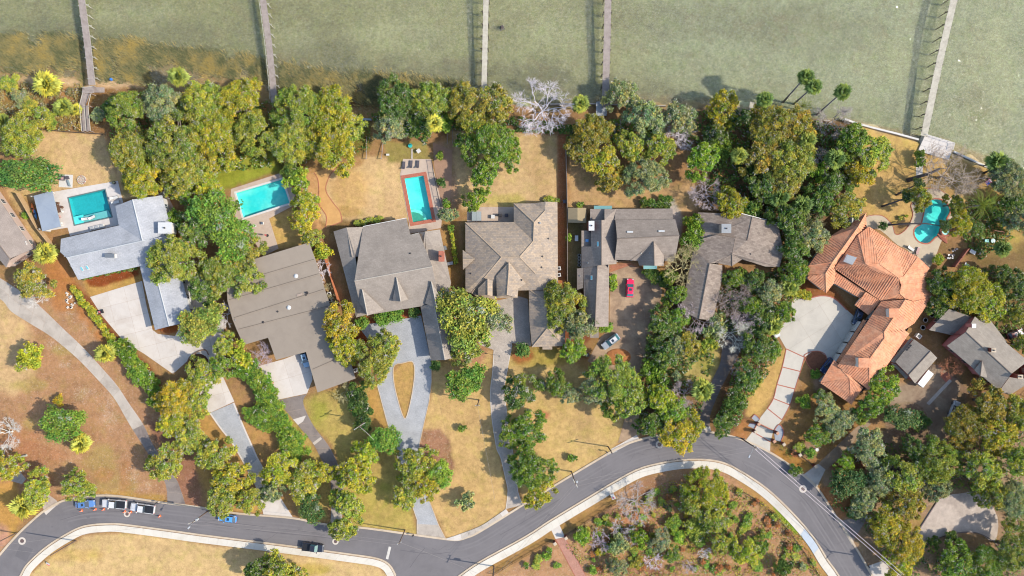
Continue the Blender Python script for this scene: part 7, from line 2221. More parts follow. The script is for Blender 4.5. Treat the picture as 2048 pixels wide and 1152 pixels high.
for q in [('round', 'green', 725, 645, 13, 2.2, 'clipped round shrub at the left of the dormered house front'),
          ('round', 'green', 766, 637, 16, 2.2, 'largest clipped shrub along the dormered house front'),
          ('round', 'green', 793, 630, 15, 2.0, 'clipped shrub right of the largest one along the dormered front'),
          ('round', 'dark', 829, 624, 12, 2.0, 'dark clipped shrub by the shaded garage wing'),
          ('shrub', 'deep', 884, 366, 10, 2.2, 'dark round bush between railing and brick walk'),
          ('shrub', 'green', 893, 405, 10, 2.0, 'palm like bush below the dark round bush on the brick walk'),
          ('oak', 'grey', 895, 430, 20, 4, 'light grey green tree at the corner of the brick edged pool'),
          ('round', 'green', 902, 456, 7, 1.6, 'clipped ball at the head of the thin hedge'),
          ('shrub', 'green', 885, 248, 22, 3.5, 'green shrub below the fan palm'), ('shrub', 'green', 880, 310, 9, 2, 'small shrub by the iron railing top'),
          ('round', 'dark', 1045, 700, 15, 2.2, 'round shrub at the corner of the paver court'),
          ('round', 'deep', 871, 731, 11, 1.8, 'dark shrub at the tip of the shaded garage wing'),
          ('round', 'deep', 1765, 452, 9, 2.0, 'clipped dark ball on the cream pool deck'),
          ('round', 'bright', 1641, 784, 7, 1.6, 'topmost clipped ball in the tiled house garden'), ('round', 'lime', 1631, 792, 6.5, 1.6, 'yellowish clipped ball in the tiled house garden'),
          ('round', 'bright', 1648, 794, 8, 1.6, 'clipped ball right of the yellowish one'), ('shrub', 'green', 1610, 802, 16, 2.5, 'shrub left of the clipped balls'),
          ('round', 'green', 1620, 906, 11, 1.8, 'round shrub inside the iron fence by the flower bed'),
          ('round', 'green', 1630, 748, 10, 1.6, 'dark ball below the mulch bed island'),
          ('shrub', 'dark', 1590, 940, 14, 2.2, 'dark shrub at the roadside by the grey driveway apron'),
          ('shrub', 'dark', 1705, 1025, 14, 2, 'dark shrub at the dark driveway mouth'), ('shrub', 'bright', 1720, 1008, 18, 2.5, 'bright shrub behind the dark driveway mouth'),
          ('shrub', 'green', 1146, 917, 10, 1.6, 'small dark shrub alone on the dry lawn near the road'),
          ('shrub', 'bright', 1092, 1112, 9, 1.5, 'small bright shrub left of the brick garden path'), ('shrub', 'green', 1052, 1132, 7, 1.2, 'tiny shrub near the bottom left of the brick path'),
          ('shrub', 'green', 1185, 1140, 9, 1.5, 'dark little shrub right of the brick garden path'), ('shrub', 'gold', 1202, 1106, 10, 1.4, 'golden little shrub in the native garden'),
          ('shrub', 'grey', 1605, 1132, 8, 1, 'tiny grey shrub by the curved fence'), ('shrub', 'green', 1212, 1046, 7, 1.2, 'dark dot like shrub near the left garden fence'),
          ('shrub', 'bright', 1360, 1072, 16, 2, 'bright patchy shrub below the yellow flowers'), ('shrub', 'green', 1345, 1045, 18, 2, 'green shrub left of the yellow flowers'),
          ('shrub', 'olive', 1394, 1062, 26, 3, 'olive shrub right of the yellow flowers'), ('shrub', 'bronze', 1275, 1126, 14, 1.6, 'bronze shrub low in the native garden'),
          ('shrub', 'grey', 40, 196, 20, 2, 'grey green shrub at the left bluff by the shore'), ('shrub', 'olive', 62, 212, 18, 1.6, 'olive shrub below the big palmetto'),
          ('shrub', 'dark', 228, 212, 22, 3, 'dark shrub right of the boardwalk'), ('shrub', 'grey', 198, 228, 16, 2, 'grey shrub beside the boardwalk ramp'),
          ('shrub', 'olive', 100, 235, 22, 1.6, 'low olive scrub on the left bluff slope'), ('shrub', 'olive', 20, 170, 22, 2, 'low scrub by the driftwood at the left edge'),
          ('shrub', 'green', 1838, 308, 12, 2.5, 'upper small shrub beside the white path to the platform'), ('shrub', 'green', 1840, 326, 11, 2.2, 'lower small shrub beside the white path to the platform'),
          ('shrub', 'olive', 1802, 436, 5, .8, 'tiny yellow plant on the sand near the pool'), ('shrub', 'lime', 1812, 432, 4, .7, 'second tiny yellow plant near the pool'),
          ('shrub', 'dark', 1705, 365, 16, 2, 'dark shrub at the bent trunks on the golden lawn'), ('shrub', 'lime', 1875, 520, 12, 2, 'lime shrub at the foot of the cream deck'),
          ('shrub', 'dark', 1700, 372, 14, 2, 'low dark shrub beside the golden lawn edge'), ('shrub', 'bright', 1162, 410, 8, 1.2, 'bright little bush behind the garden shed'),
          ('shrub', 'bright', 1138, 474, 8, 1.6, 'green bush by the long board fence near the shed'), ('shrub', 'green', 54, 428, 10, 1.2, 'little green plant behind the tan board fence'),
          ('shrub', 'dark', 1330, 400, 14, 2, 'dark shrub at the pale path by the brown gabled house'), ('cedar', 'deep', 1335, 1016, 9, 3, 'dark teal little conifer in the native garden'),
          ('shrub', 'rust', 1588, 905, 8, 1, 'rust coloured plant beside the agaves at the roadside'), ('shrub', 'olive', 1598, 895, 12, 1.2, 'olive plant beside the agaves at the roadside'),
          ('shrub', 'gold', 1372, 1032, 5, .8, 'upper yellow flower clump'), ('shrub', 'gold', 1366, 1046, 5, .8, 'lower yellow flower clump'),
          ('shrub', 'rust', 1643, 889, 7, .9, 'red flowering plant in the fenced garden bed')]:
  tree(*q)
# small garden plants scattered through the native garden, alike
gp = random.Random(3)
for c_, lb, n_, rr in (('rust', 'low rust coloured plant in the native garden', 44, (4, 9)), ('olive', 'low olive plant in the native garden', 60, (4, 11)), ('green', 'low green plant in the native garden', 60, (4, 10))):
  k = 0
  while k < n_:
    x, y = gp.uniform(1000, 1640), gp.uniform(955, 1150)
    lim = np.interp(x, [1000, 1120, 1240, 1340, 1450, 1530, 1600, 1650], [1150, 1085, 1008, 955, 958, 1000, 1062, 1150])
    if y < lim + 6 or (1108 < x < 1192 and 1062 < y and abs(x - 1120 - (y - 1076) * .54) < 22): continue
    tree('shrub', c_, x, y, gp.uniform(*rr), gp.uniform(.5, 1.2), lb, group=lb)
    k += 1

# palms ------------------------------------------------------------
def fan_frond(seed):
  g = random.Random(seed)
  V, F = [(0, 0, 0), (.25, -.012, .03), (.25, .012, .03)], [(0, 1, 2)]
  nb = 14
  for k in range(nb):
    a_ = -1.5 + 3.0 * k / (nb - 1) + g.uniform(-.05, .05)
    L = .78 * (1 - .35 * abs(a_) / 1.5) * g.uniform(.9, 1.1)
    o = len(V)
    ux, uy = math.cos(a_), math.sin(a_)
    V += [(.22, 0, .03), (.22 + ux * L * .68 - uy * .075, uy * L * .68 + ux * .075, .05), (.22 + ux * L, uy * L, -.06 - .08 * g.random()), (.22 + ux * L * .68 + uy * .075, uy * L * .68 - ux * .075, .02)]
    F.append((o, o + 1, o + 2, o + 3))
  return V, F
def feather_frond(seed):
  g = random.Random(seed)
  V, F = [], []
  nb = 16
  for k in range(nb):
    f = k / (nb - 1)
    x, z = f * .95, .28 * math.sin(f * 2.4) - .35 * f * f
    w = .16 * math.sin(.35 + f * 2.6) + .02
    for sg in (-1, 1):
      o = len(V)
      V += [(x, 0, z), (x + .05, sg * w * .5, z + .02), (x + .11, sg * w, z - .03), (x + .025, sg * w * .5, z)]
      F.append((o, o + 1, o + 2, o + 3))
  return V, F
def frond_mesh(kind, seed, tone):
  V, F = (fan_frond if kind == 'fan' else feather_frond)(seed)
  me = bpy.data.meshes.new('frond')
  me.from_pydata(V, [], F)
  me.materials.append(F_SHR)
  ca = me.color_attributes.new('tone', 'FLOAT_COLOR', 'POINT')
  g = random.Random(seed)
  col = []
  for v in V: col += [min(1, max(0, tone + g.uniform(-.15, .15))), 0, .62, 1]
  ca.data.foreach_set('color', col)
  return me
FR = {'fan': [frond_mesh('fan', i, .35 + .2 * i) for i in range(4)], 'feather': [frond_mesh('feather', i, .35 + .15 * i) for i in range(3)]}
M_PTR = surf('palm_trunk', (.17, .15, .14, 1), .95, .2, 3, 9, .3)
COLS.update({'palm': (.20, .23, .06), 'palmy': (.32, .31, .07), 'palmd': (.11, .16, .05)})
def palm(kind, col, px, py, r, h, label, base=None, n_=24, name='fan_palm'):
  if base is not None:
    bz = UG(*base)
  else:
    bz = U(px, py, h * .85); bz.z = gz(bz.x, bz.y)
  top = U(px, py, bz.z + h)
  t = thing(name, label, 'palm', bz, 0, 'palms')
  d = top - bz
  if h > .8:
    pts = [Vector((0, 0, -.3)), d * .35 + Vector((0, 0, -.02 * h)), d * .7 + Vector((0, 0, -.01 * h)), d]
    rt = .20 if h > 6 else .16
    mb = MB(); mb.tube(pts, [rt * 1.4, rt, rt * .9, rt * 1.1], 8)
    o = bpy.data.objects.new('trunk', mb.mesh('trunk', M_PTR, flat=False)); COL.objects.link(o); o.parent = t
  rm = r * S * (HC - top.z) / HC
  for k in range(n_):
    az = k * 2.39996 + rnd.uniform(-.2, .2)
    f = k / n_
    el = 1.3 - 1.8 * f + rnd.uniform(-.12, .12)
    cc = COLS[col]
    kk = rnd.uniform(.75, 1.25)
    s_ = rm * rnd.uniform(.9, 1.08) * (1.05 if f > .3 else .9)
    inst(FR[kind][k % len(FR[kind])], 'frond', t, d, (rnd.uniform(-.3, .3), -el, az), (s_, s_, s_), (cc[0] * kk, cc[1] * kk, cc[2] * kk, 1))
  return t
for q in [('fan', 'palmy', 95, 170, 28, 2.0, 'big yellow green palmetto on the shore left of the leftmost pier'),
          ('fan', 'palm', 128, 214, 20, 1.6, 'palmetto left of the boardwalk ramp'), ('fan', 'palmy', 152, 219, 13, 1.4, 'small palmetto touching the boardwalk ramp'),
          ('fan', 'palm', 4, 242, 17, 3, 'greyish palm at the left edge on the bluff'),
          ('fan', 'palm', 357, 154, 22, 7, 'fan palm rising above the left bluff grove by the marsh'),
          ('fan', 'palmy', 92, 508, 24, 3, 'yellow green palm at the corner of the mauve roofed house'),
          ('fan', 'palmy', 163, 886, 22, 2, 'palmetto below the round glossy magnolia'), ('fan', 'palmy', 50, 1012, 28, 2.2, 'palmetto clump at the road bend on the left'),
          ('fan', 'palmy', 212, 706, 22, 2.4, 'palmetto on the left of the hedge by the slab driveway'), ('fan', 'palm', 1405, 780, 24, 3.5, 'low fan palm beside the shaded drive'),
          ('fan', 'palm', 1160, 208, 20, 5, 'fan palm between the bare white tree and the fourth pier'),
          ('fan', 'palm', 1478, 311, 18, 6, 'shaded fan palm in the middle of the grove'), ('fan', 'palm', 1614, 282, 20, 6, 'fan palm inside the right bluff grove'),
          ('fan', 'palmd', 1670, 318, 22, 6, 'dark fan palm left of the golden lawn'), ('fan', 'palmd', 1558, 396, 22, 5, 'left of two shaded palms behind the dark brown house'),
          ('fan', 'palmd', 1603, 412, 22, 5, 'right of two shaded palms behind the dark brown house'), ('fan', 'palm', 1545, 652, 22, 4, 'fan palm at the left rim of the pale drive'),
          ('fan', 'palm', 1578, 575, 20, 3, 'palm at the left corner of the pale drive head'),
          ('fan', 'palmd', 1992, 325, 24, 5, 'palm at the right end of the sea wall'), ('fan', 'palm', 1722, 838, 14, 1.5, 'small palm by the leafy garden path'),
          ('fan', 'palmd', 2005, 498, 18, 4, 'fan palm at the play lawn'),
          ('feather', 'palm', 1962, 410, 36, 6.5, 'large feather palm with arching fronds near the right edge'),
          ('feather', 'palm', 1605, 212, 20, 3, 'low feather palm at the foot of the tall palms')]:
  palm(*q, name='feather_palm' if q[0] == 'feather' else 'fan_palm')
palm('fan', 'palmy', 868, 247, 19, 8, 'fan palm with leaning trunk beside the wide wooden steps', base=(850, 287))
for x, y, bx, by, lb in ((1611, 154, 1566, 205, 'tallest thin palm, leftmost of the three leaning over the water'), (1627, 173, 1588, 208, 'thin palm in the middle of the three leaning over the water'),
                         (1685, 184, 1632, 231, 'thin palm standing right of the other two over the water'), (1529, 199, 1505, 222, 'thin palm rising from the white beach deck')):
  palm('fan', 'palmd', x, y, 18, 13.5 if x > 1540 else 10, lb, base=(bx, by), n_=26)
for q in ((1562, 893, 10, 'green agave at the roadside left of the rust plant'), (1580, 912, 9, 'bronze agave at the roadside'), (1070, 1127, 8, 'pale agave left of the brick garden path'), (1572, 902, 8, 'small agave between the roadside agaves')):
  palm('feather', 'palm', q[0], q[1], q[2], .5, q[3], n_=12, name='agave')

# leaning trunks standing on the golden lawn
for lb, pts, r0 in (('dark leaning trunk of the bare brown tree on the golden lawn', [(1815, 361, 0), (1835, 354, 2.2), (1856, 348, 4.2), (1880, 338, 5.8)], .45), ('bent dark trunk with a tuft near the pool, upper one', [(1792, 390, 0), (1812, 380, 2.4), (1834, 368, 4.6)], .2),
          ('bent dark trunk near the pool, lower one', [(1763, 413, 0), (1785, 406, 2.2), (1812, 396, 4.4)], .2), ('dark leaning trunk crossing the free form pool', [(1776, 450, 0), (1800, 448, 1.5), (1850, 447, 4.0), (1886, 452, 5)], .2),
          ('bent trunk at the left end of the golden lawn', [(1692, 353, 0), (1715, 356, 1.5), (1735, 346, 3.5)], .18), ('dark trunk beside the sea wall near the palm', [(1968, 346, 0), (1980, 340, 1.8), (1996, 330, 4)], .25),
          ('second dark trunk near the flag', [(1958, 356, 0), (1978, 358, 1.6), (1998, 350, 3.6)], .2)):
  ps = [U(x, y, z) for x, y, z in pts]
  t = thing('leaning_tree', lb, 'tree', ps[0])
  MB().tube(ps, [r0 * 1.25, r0, r0 * .8, r0 * .5][:len(ps)], 8).build('trunk', M_BARKD, t, flat=False)
  if r0 < .4:
    e_ = ps[-1] - ps[0]
    pr = PROTO['shrub'][0]
    inst(pr[2], 'crown', t, e_ - Vector((0, 0, .6)), scale=(.75, .7, .6), color=(.06, .09, .03, 1))

# undergrowth: low leafy mass nobody could count
def undergrowth(name, label, poly, n_, col, h=1.4, leaf=.34, seed=1, twig=.08, fleck=.06, lump=.09, hole=None):
  g = np.random.default_rng(seed)
  p = np.array(poly, float)
  X, Y = [], []
  tot = 0
  acc = []
  while tot < n_:
    x = g.uniform(p[:, 0].min(), p[:, 0].max(), n_); y = g.uniform(p[:, 1].min(), p[:, 1].max(), n_)
    ins = np.zeros(n_, bool)
    for i in range(len(p)):
      ax, ay = p[i - 1]; bx, by = p[i]
      ins ^= ((ay > y) != (by > y)) & (x < (bx - ax) * (y - ay) / ((by - ay) or 1e-9) + ax)
    nn_ = fbm_np(x, y, lump, 3, seed)
    ins &= nn_ > .42
    if hole: ins &= np.hypot((x - hole[0]) / hole[2], (y - hole[1]) / hole[3]) > 1
    acc.append(np.stack([x[ins], y[ins], nn_[ins]], 1)); tot += ins.sum()
  q = np.concatenate(acc)[:n_]
  wx, wy = (q[:, 0] - 1024) * S, (576 - q[:, 1]) * S
  z = gz_np(wx, wy) + h * np.clip((q[:, 2] - .40) * 4, .05, 1) * g.uniform(.3, 1, len(q))
  cen = np.stack([wx, wy, z], 1)
  nrm = g.normal(0, .7, (len(q), 3)) + np.array([0, 0, 1.0]); nrm /= np.linalg.norm(nrm, axis=1, keepdims=True)
  tone = .45 + (fbm_np(q[:, 0], q[:, 1], .06, 2, seed + 5) - .5) * 1.6 + g.normal(0, .16, len(q))
  cls = np.zeros(len(q)); rr = g.random(len(q)); cls[rr < fleck] = 1; cls[rr > 1 - twig] = .6
  asp = np.where(cls > .5, 2.2, 1.3)
  me = leaf_mesh(name, cen, nrm, leaf * g.uniform(.6, 1.4, len(q)), tone, cls, asp, F_SHR, g)
  o = bpy.data.objects.new(name, me)
  COL.objects.link(o)
  o.color = COLS[col] + (1,)
  o['kind'] = 'stuff'
  tag(o, label, 'undergrowth')
undergrowth('undergrowth', 'low scrub under the left bluff grove', [(215, 200), (540, 200), (560, 230), (740, 225), (740, 300), (600, 330), (300, 360), (230, 320)], 9000, 'dark', 1.2, .4, 1)
undergrowth('undergrowth', 'dry scrub on the left bluff slope', [(-10, 160), (165, 165), (165, 262), (80, 262), (0, 240)], 9000, 'tan', .8, .26, 2, .12, .12)
undergrowth('undergrowth', 'dark scrub along the shore between the piers', [(740, 225), (1030, 230), (1130, 250), (1330, 225), (1330, 290), (1240, 290), (1130, 268), (920, 262), (860, 250), (760, 270)], 9000, 'dark', 1.2, .36, 3)
undergrowth('undergrowth', 'dark scrub in the middle and right bluff groves', [(1330, 225), (1480, 215), (1640, 240), (1700, 260), (1720, 330), (1640, 420), (1640, 460), (1600, 500), (1600, 560), (1560, 580), (1560, 450), (1500, 430), (1420, 400), (1400, 330)], 16000, 'dark', 1.6, .4, 4)
undergrowth('undergrowth', 'scrub between the stained drive and the pale drive', [(1300, 640), (1400, 640), (1430, 560), (1560, 540), (1590, 600), (1545, 660), (1565, 700), (1500, 800), (1470, 860), (1430, 840), (1490, 680), (1440, 650), (1400, 830), (1290, 860), (1270, 800)], 14000, 'dark', 1.2, .36, 5, .12)
undergrowth('undergrowth', 'scrub under the oaks in the lower right corner', [(1740, 880), (1860, 900), (2060, 780), (2060, 1170), (1800, 1170), (1720, 1040), (1660, 1010), (1680, 940)], 9000, 'dark', 1.0, .36, 6, hole=(1915, 1040, 95, 62))
undergrowth('undergrowth', 'weedy ground plants of the native garden', [(1130, 1090), (1240, 1010), (1340, 960), (1450, 960), (1530, 1005), (1600, 1065), (1650, 1160), (1190, 1160)], 16000, 'olive', .5, .22, 7, .10, .22, .12)
undergrowth('undergrowth', 'scrub beside the right edge play lawn', [(1930, 400), (2060, 390), (2060, 450), (1960, 520), (1925, 480)], 3500, 'dark', 1.0, .36, 8)
undergrowth('undergrowth', 'shrubby plants beside the rose brick house', [(1860, 540), (2060, 560), (2060, 700), (2010, 680), (1960, 640), (1870, 620)], 5000, 'dark', 1.0, .34, 9)
# reeds of the marsh
def reeds(label, poly, n_, seed):
  g = np.random.default_rng(seed)
  p = np.array(poly, float)
  acc, tot = [], 0
  while tot < n_:
    x = g.uniform(p[:, 0].min(), p[:, 0].max(), n_); y = g.uniform(p[:, 1].min(), p[:, 1].max(), n_)
    ins = np.zeros(n_, bool)
    for i in range(len(p)):
      ax, ay = p[i - 1]; bx, by = p[i]
      ins ^= ((ay > y) != (by > y)) & (x < (bx - ax) * (y - ay) / ((by - ay) or 1e-9) + ax)
    nz_ = fbm_np(x, y, .035, 3, seed)
    y = y + g.normal(0, 7, n_)
    ins &= nz_ + g.normal(0, .05, n_) > .42
    acc.append(np.stack([x[ins], y[ins]], 1)); tot += ins.sum()
  q = np.concatenate(acc)[:n_]
  wx, wy = (q[:, 0] - 1024) * S, (576 - q[:, 1]) * S
  z = np.maximum(gz_np(wx, wy), ZW - .15)
  b = np.stack([wx, wy, z], 1)
  ang = g.normal(2.4, .5, len(q))
  L = g.uniform(.6, 1.5, len(q))
  tip = b + np.stack([np.cos(ang) * L * .8, np.sin(ang) * L * .8, L * .6], 1)
  sd_ = np.stack([-np.sin(ang), np.cos(ang), np.zeros(len(q))], 1) * .08
  V = np.stack([b - sd_, b + sd_, tip], 1).reshape(-1, 3)
  me = np_mesh('reed_bed', V, np.arange(len(q) * 3).reshape(-1, 3), 3)
  me.materials.append(F_SHR)
  ca = me.color_attributes.new('tone', 'FLOAT_COLOR', 'POINT')
  col = np.zeros((len(q) * 3, 4), np.float32)
  col[:, 0] = np.repeat(np.clip(.45 + (fbm_np(q[:, 0], q[:, 1], .05, 2, 9) - .5) * 1.6 + g.normal(0, .32, len(q)), 0, 1), 3); col[:, 2] = .6; col[:, 3] = 1
  ca.data.foreach_set('color', col.ravel())
  o = bpy.data.objects.new('reed_bed', me); COL.objects.link(o)
  o.color = (.22, .18, .10, 1)
  o['kind'] = 'stuff'
  tag(o, label, 'reeds')
reeds('brown marsh reeds along the shore left of the leftmost pier', [(-20, 74), (100, 70), (160, 86), (164, 160), (100, 142), (-20, 128)], 12000, 1)
reeds('brown marsh reeds along the shore right of the leftmost pier', [(182, 88), (260, 80), (350, 98), (450, 106), (528, 122), (536, 160), (440, 146), (350, 126), (280, 122), (300, 160), (190, 150)], 13000, 2)
reeds('dark brown marsh reeds along the shore right of the second pier', [(556, 126), (640, 142), (765, 150), (930, 166), (930, 182), (765, 210), (660, 196), (560, 190)], 13000, 3)
# ------------------------------------------------------------------ vehicles
M_TYRE = paint('tyre_rubber', (.02, .02, .022, 1), .8)
M_RIMW = paint('alloy_wheel', C(190, 190, 196), .35, .8)
M_GLS = paint('car_glass', (.02, .03, .04, 1), .06, 0, 0, .8)
M_GLT = paint('teal_glass', (.03, .10, .11, 1), .06, 0, 0, .8)
M_LAMPW = paint('headlamp', C(230, 232, 236), .15)
M_LAMPR = paint('tail_lamp', (.35, .02, .02, 1), .2)
def loft(secs, mat, name, parent, n_sub=0):
  """body from cross sections: (x, half width, z low, z high, top half width)"""
  mb = MB()
  k = len(secs)
  for x, w, zl, zh, wt in secs:
    zm = zl + (zh - zl) * .6
    mb.v += [(x, -w * .92, zl), (x, -w, zl + (zh - zl) * .3), (x, -w * .99, zm), (x, -wt, zh), (x, wt, zh), (x, w * .99, zm), (x, w, zl + (zh - zl) * .3), (x, w * .92, zl)]
  for i in range(k - 1):
    for j in range(8):
      j2 = (j + 1) % 8
      mb.f.append((i * 8 + j, i * 8 + j2, (i + 1) * 8 + j2, (i + 1) * 8 + j))
  mb.f.append(tuple(range(8))); mb.f.append(tuple((k - 1) * 8 + j for j in range(8))[::-1])
  o = bpy.data.objects.new(name, mb.mesh(name, mat))
  COL.objects.link(o)
  o.parent = parent
  bv = o.modifiers.new('bevel', 'BEVEL')
  bv.width, bv.segments, bv.limit_method = .06, 2, 'ANGLE'
  ORG[o.name] = Vector((0, 0, 0))
  return o
def lb_(name, mat, parent, c, size, rz=0, taper=1.0, bev=.02):
  o = bpy.data.objects.new(name, MB().box(c, size, rz, taper=taper).mesh(name, mat))
  COL.objects.link(o); o.parent = parent
  return o
def quadp(name, mat, parent, pts):
  mb = MB(); mb.slab([Vector(p) for p in pts], .02) if False else mb.add([Vector(p) for p in pts], [tuple(range(len(pts)))])
  o = bpy.data.objects.new(name, mb.mesh(name, mat)); COL.objects.link(o); o.parent = parent
  return o
def wheels(t, xs, w, r=.34):
  for x in xs:
    for s in (-1, 1):
      mb = MB()
      mb.tube([(x, s * (w - .22), r), (x, s * w, r)], r, 14)
      o = bpy.data.objects.new('wheel', mb.mesh('wheel', M_TYRE)); COL.objects.link(o); o.parent = t
      mb = MB(); mb.tube([(x, s * (w - .02), r), (x, s * (w + .015), r)], r * .6, 12)
      q = bpy.data.objects.new('rim', mb.mesh('rim', M_RIMW)); COL.objects.link(q); q.parent = o
def car(label, px, py, ang, col, kind='hatch', L=4.5, W_=1.8, roof=None, glass=None, cat='car', name='parked_car', z=.03):
  """front of the car looks along local +x; ang is the heading seen in the photo, anticlockwise from right"""
  p = U(px, py, z + .7); p.z = z
  t = thing(name, label, cat, p, math.radians(ang), 'vehicles parked in the street and drives')
  M = paint('car_paint', col, .3, .0, .6)
  R_ = M if roof is None else paint('car_roof_paint', roof, .3, 0, .5)
  g = glass or M_GLS
  h, w = L / 2, W_ / 2
  if kind in ('hatch', 'suv', 'sedan'):
    hb, hr = (.95, 1.45) if kind != 'suv' else (1.05, 1.72)
    tail = -h + (.25 if kind != 'sedan' else .85)
    loft([(-h, w * .86, .35, hb * .92, w * .74), (-h + .25, w * .98, .25, hb, w * .86), (-h * .4, w, .22, hb, w * .88), (h * .3, w, .22, hb, w * .88), (h * .55, w * .98, .24, hb * .93, w * .84), (h - .25, w * .93, .28, hb * .82, w * .76), (h, w * .8, .36, hb * .7, w * .62)], M, 'body', t)
    x0, x1, x2, x3 = tail, tail + .55, h * .10, h * .42
    loft([(x0, w * .84, hb - .06, hb + .02, w * .80), (x1, w * .86, hb - .06, hr - .05, w * .68), (x2, w * .86, hb - .06, hr - .02, w * .70), (x3, w * .84, hb - .06, hb, w * .80)], g, 'cabin_glass', t)
    loft([(x1 + .02, w * .70, hr - .10, hr - .03, w * .64), ((x1 + x2) / 2, w * .71, hr - .09, hr + .02, w * .66), (x2 - .02, w * .71, hr - .09, hr, w * .66)], R_, 'roof', t)
    for s in (-1, 1):
      for xa, ya in ((x2, .74), (x1 + .1, .72), ((x1 + x2) / 2, .74)):
        MBo = MB().beam((xa, s * w * ya, hr - .03), (xa + (.55 if xa == x2 else (-.3 if xa == x1 + .1 else .05)), s * w * .875, hb), .07, .05)
        o = bpy.data.objects.new('pillar', MBo.mesh('pillar', M)); COL.objects.link(o); o.parent = t
      if kind == 'suv':
        MBo = MB().beam((x1, s * w * .62, hr + .06), (x2, s * w * .62, hr + .06), .05, .05)
        o = bpy.data.objects.new('roof_rail', MBo.mesh('roof_rail', M_DARKM)); COL.objects.link(o); o.parent = t
      lb_('wing_mirror', M, t, (h * .34, s * (w + .08), hb + .02), (.16, .2, .14))
      lb_('headlight', M_LAMPW, t, (h - .14, s * w * .66, hb * .72), (.28, .34, .14))
      lb_('tail_light', M_LAMPR, t, (-h + .06, s * w * .74, hb * .78), (.14, .3, .2))
    lb_('bumper', M_DARKM, t, (h - .04, 0, .36), (.18, W_ * .8, .16)); lb_('bumper', M_DARKM, t, (-h + .02, 0, .36), (.14, W_ * .84, .16))
    lb_('sunroof', M_GLS, t, ((x1 + x2) / 2 + .25, 0, hr + .015), (.6, W_ * .36, .02))
    wheels(t, (-h * .6, h * .62), w)
  else:   # pickup
    hb, hr = 1.12, 1.85
    loft([(-h * .22, w, .35, hb, w * .9), (h * .06, w, .35, hb, w * .9), (h * .5, w, .35, hb, w * .9), (h * .6, w * .98, .36, hb, w * .86), (h - .25, w * .95, .38, hb * .94, w * .8), (h, w * .86, .45, hb * .8, w * .72)], M, 'body', t)
    x0, x1, x2, x3 = -h * .24, -h * .18, h * .26, h * .48
    loft([(x0, w * .88, .4, hb + .02, w * .84), (x1, w * .88, .4, hr - .05, w * .74), (x2, w * .88, hb - .08, hr - .02, w * .74), (x3, w * .86, hb - .08, hb, w * .82)], g, 'cabin_glass', t)
    loft([(x1 + .02, w * .74, hr - .1, hr - .02, w * .70), (x2 - .02, w * .75, hr - .1, hr, w * .72)], R_, 'roof', t)
    # load bed
    for s in (-1, 1):
      lb_('bed_side', M, t, (-h * .62, s * (w - .06), .75), (h * .76, .12, .78))
      lb_('wing_mirror', M, t, (h * .42, s * (w + .12), hb + .08), (.18, .26, .2))
      lb_('headlight', M_LAMPW, t, (h - .1, s * w * .7, hb * .72), (.2, .34, .18))
      lb_('tail_light', M_LAMPR, t, (-h + .02, s * (w - .1), .85), (.08, .16, .4))
      MBo = MB().beam((x2, s * w * .76, hr - .03), (x3, s * w * .86, hb), .08, .05)
      o = bpy.data.objects.new('pillar', MBo.mesh('pillar', M)); COL.objects.link(o); o.parent = t
    lb_('tailgate', M, t, (-h + .05, 0, .75), (.1, W_ - .1, .76)); lb_('bed_floor', M_DARKM, t, (-h * .62, 0, .5), (h * .76, W_ - .2, .12))
    for k in range(5):
      lb_('bed_cover_panel', M_BLACK, t, (-h * .97 + (k + .5) * h * .144, 0, 1.12), (h * .135, W_ - .34, .05))
    lb_('bumper', M_METAL, t, (h - .02, 0, .5), (.16, W_ * .9, .22)); lb_('bumper', M_METAL, t, (-h - .06, 0, .5), (.18, W_ * .9, .2))
    wheels(t, (-h * .62, h * .62), w, .40)
  return t
car('bright red hatchback parked on the stained court', 1260, 576, 88, (.55, .006, .05, 1), 'hatch', 4.6, 1.95, glass=M_GLT)
car('silver wagon parked askew by the orange mound', 1221.5, 683, 217, C(196, 204, 216), 'suv', 4.9, 1.95, C(236, 236, 240), M_GLT)
car('white pickup with black bed cover, left one of the pair', 229, 1007.5, 176, C(246, 246, 250), 'pickup', 5.9, 2.1, name='pickup_truck', cat='pickup')
car('white pickup with black bed cover, right one of the pair', 286, 1016, 172, C(246, 246, 250), 'pickup', 5.9, 2.1, name='pickup_truck', cat='pickup')
car('blue car parked under the olive tree beside the cones', 171, 1008, 4, (.07, .15, .32, 1), 'hatch', 4.6, 1.85)
car('blue car parked under the oak near the lamp post', 455, 1036.5, 174, (.06, .22, .50, 1), 'hatch', 4.6, 1.85)
car('black pickup driving beside the pale sidewalk', 626, 1094.5, -7, (.012, .013, .02, 1), 'pickup', 5.3, 2.0, name='pickup_truck', cat='pickup', glass=M_GLT)
car('pale blue car nosed out of the flat roofed carport', 610, 718, 285, C(170, 206, 236), 'hatch', 4.2, 1.75)
car('dark car tucked beside the white garage wall', 1716, 634, 250, (.03, .05, .09, 1), 'hatch', 4.2, 1.75)
car('dark blue car half hidden at the left of the tiled house garages', 1655, 731, 232, (.02, .04, .10, 1), 'hatch', 4.2, 1.75)
car('silver work car under the bronze oaks on the leafy court', 1909, 819, 68, C(206, 210, 214), 'suv', 4.4, 1.8)
car('white car peeking from under the dark trees at the pale drive', 1547, 660, 305, C(236, 236, 240), 'hatch', 4.2, 1.7)
car('dark red car standing deep in the bushes at the far right edge', 2030, 668, 20, (.12, .02, .02, 1), 'hatch', 4.2, 1.75)

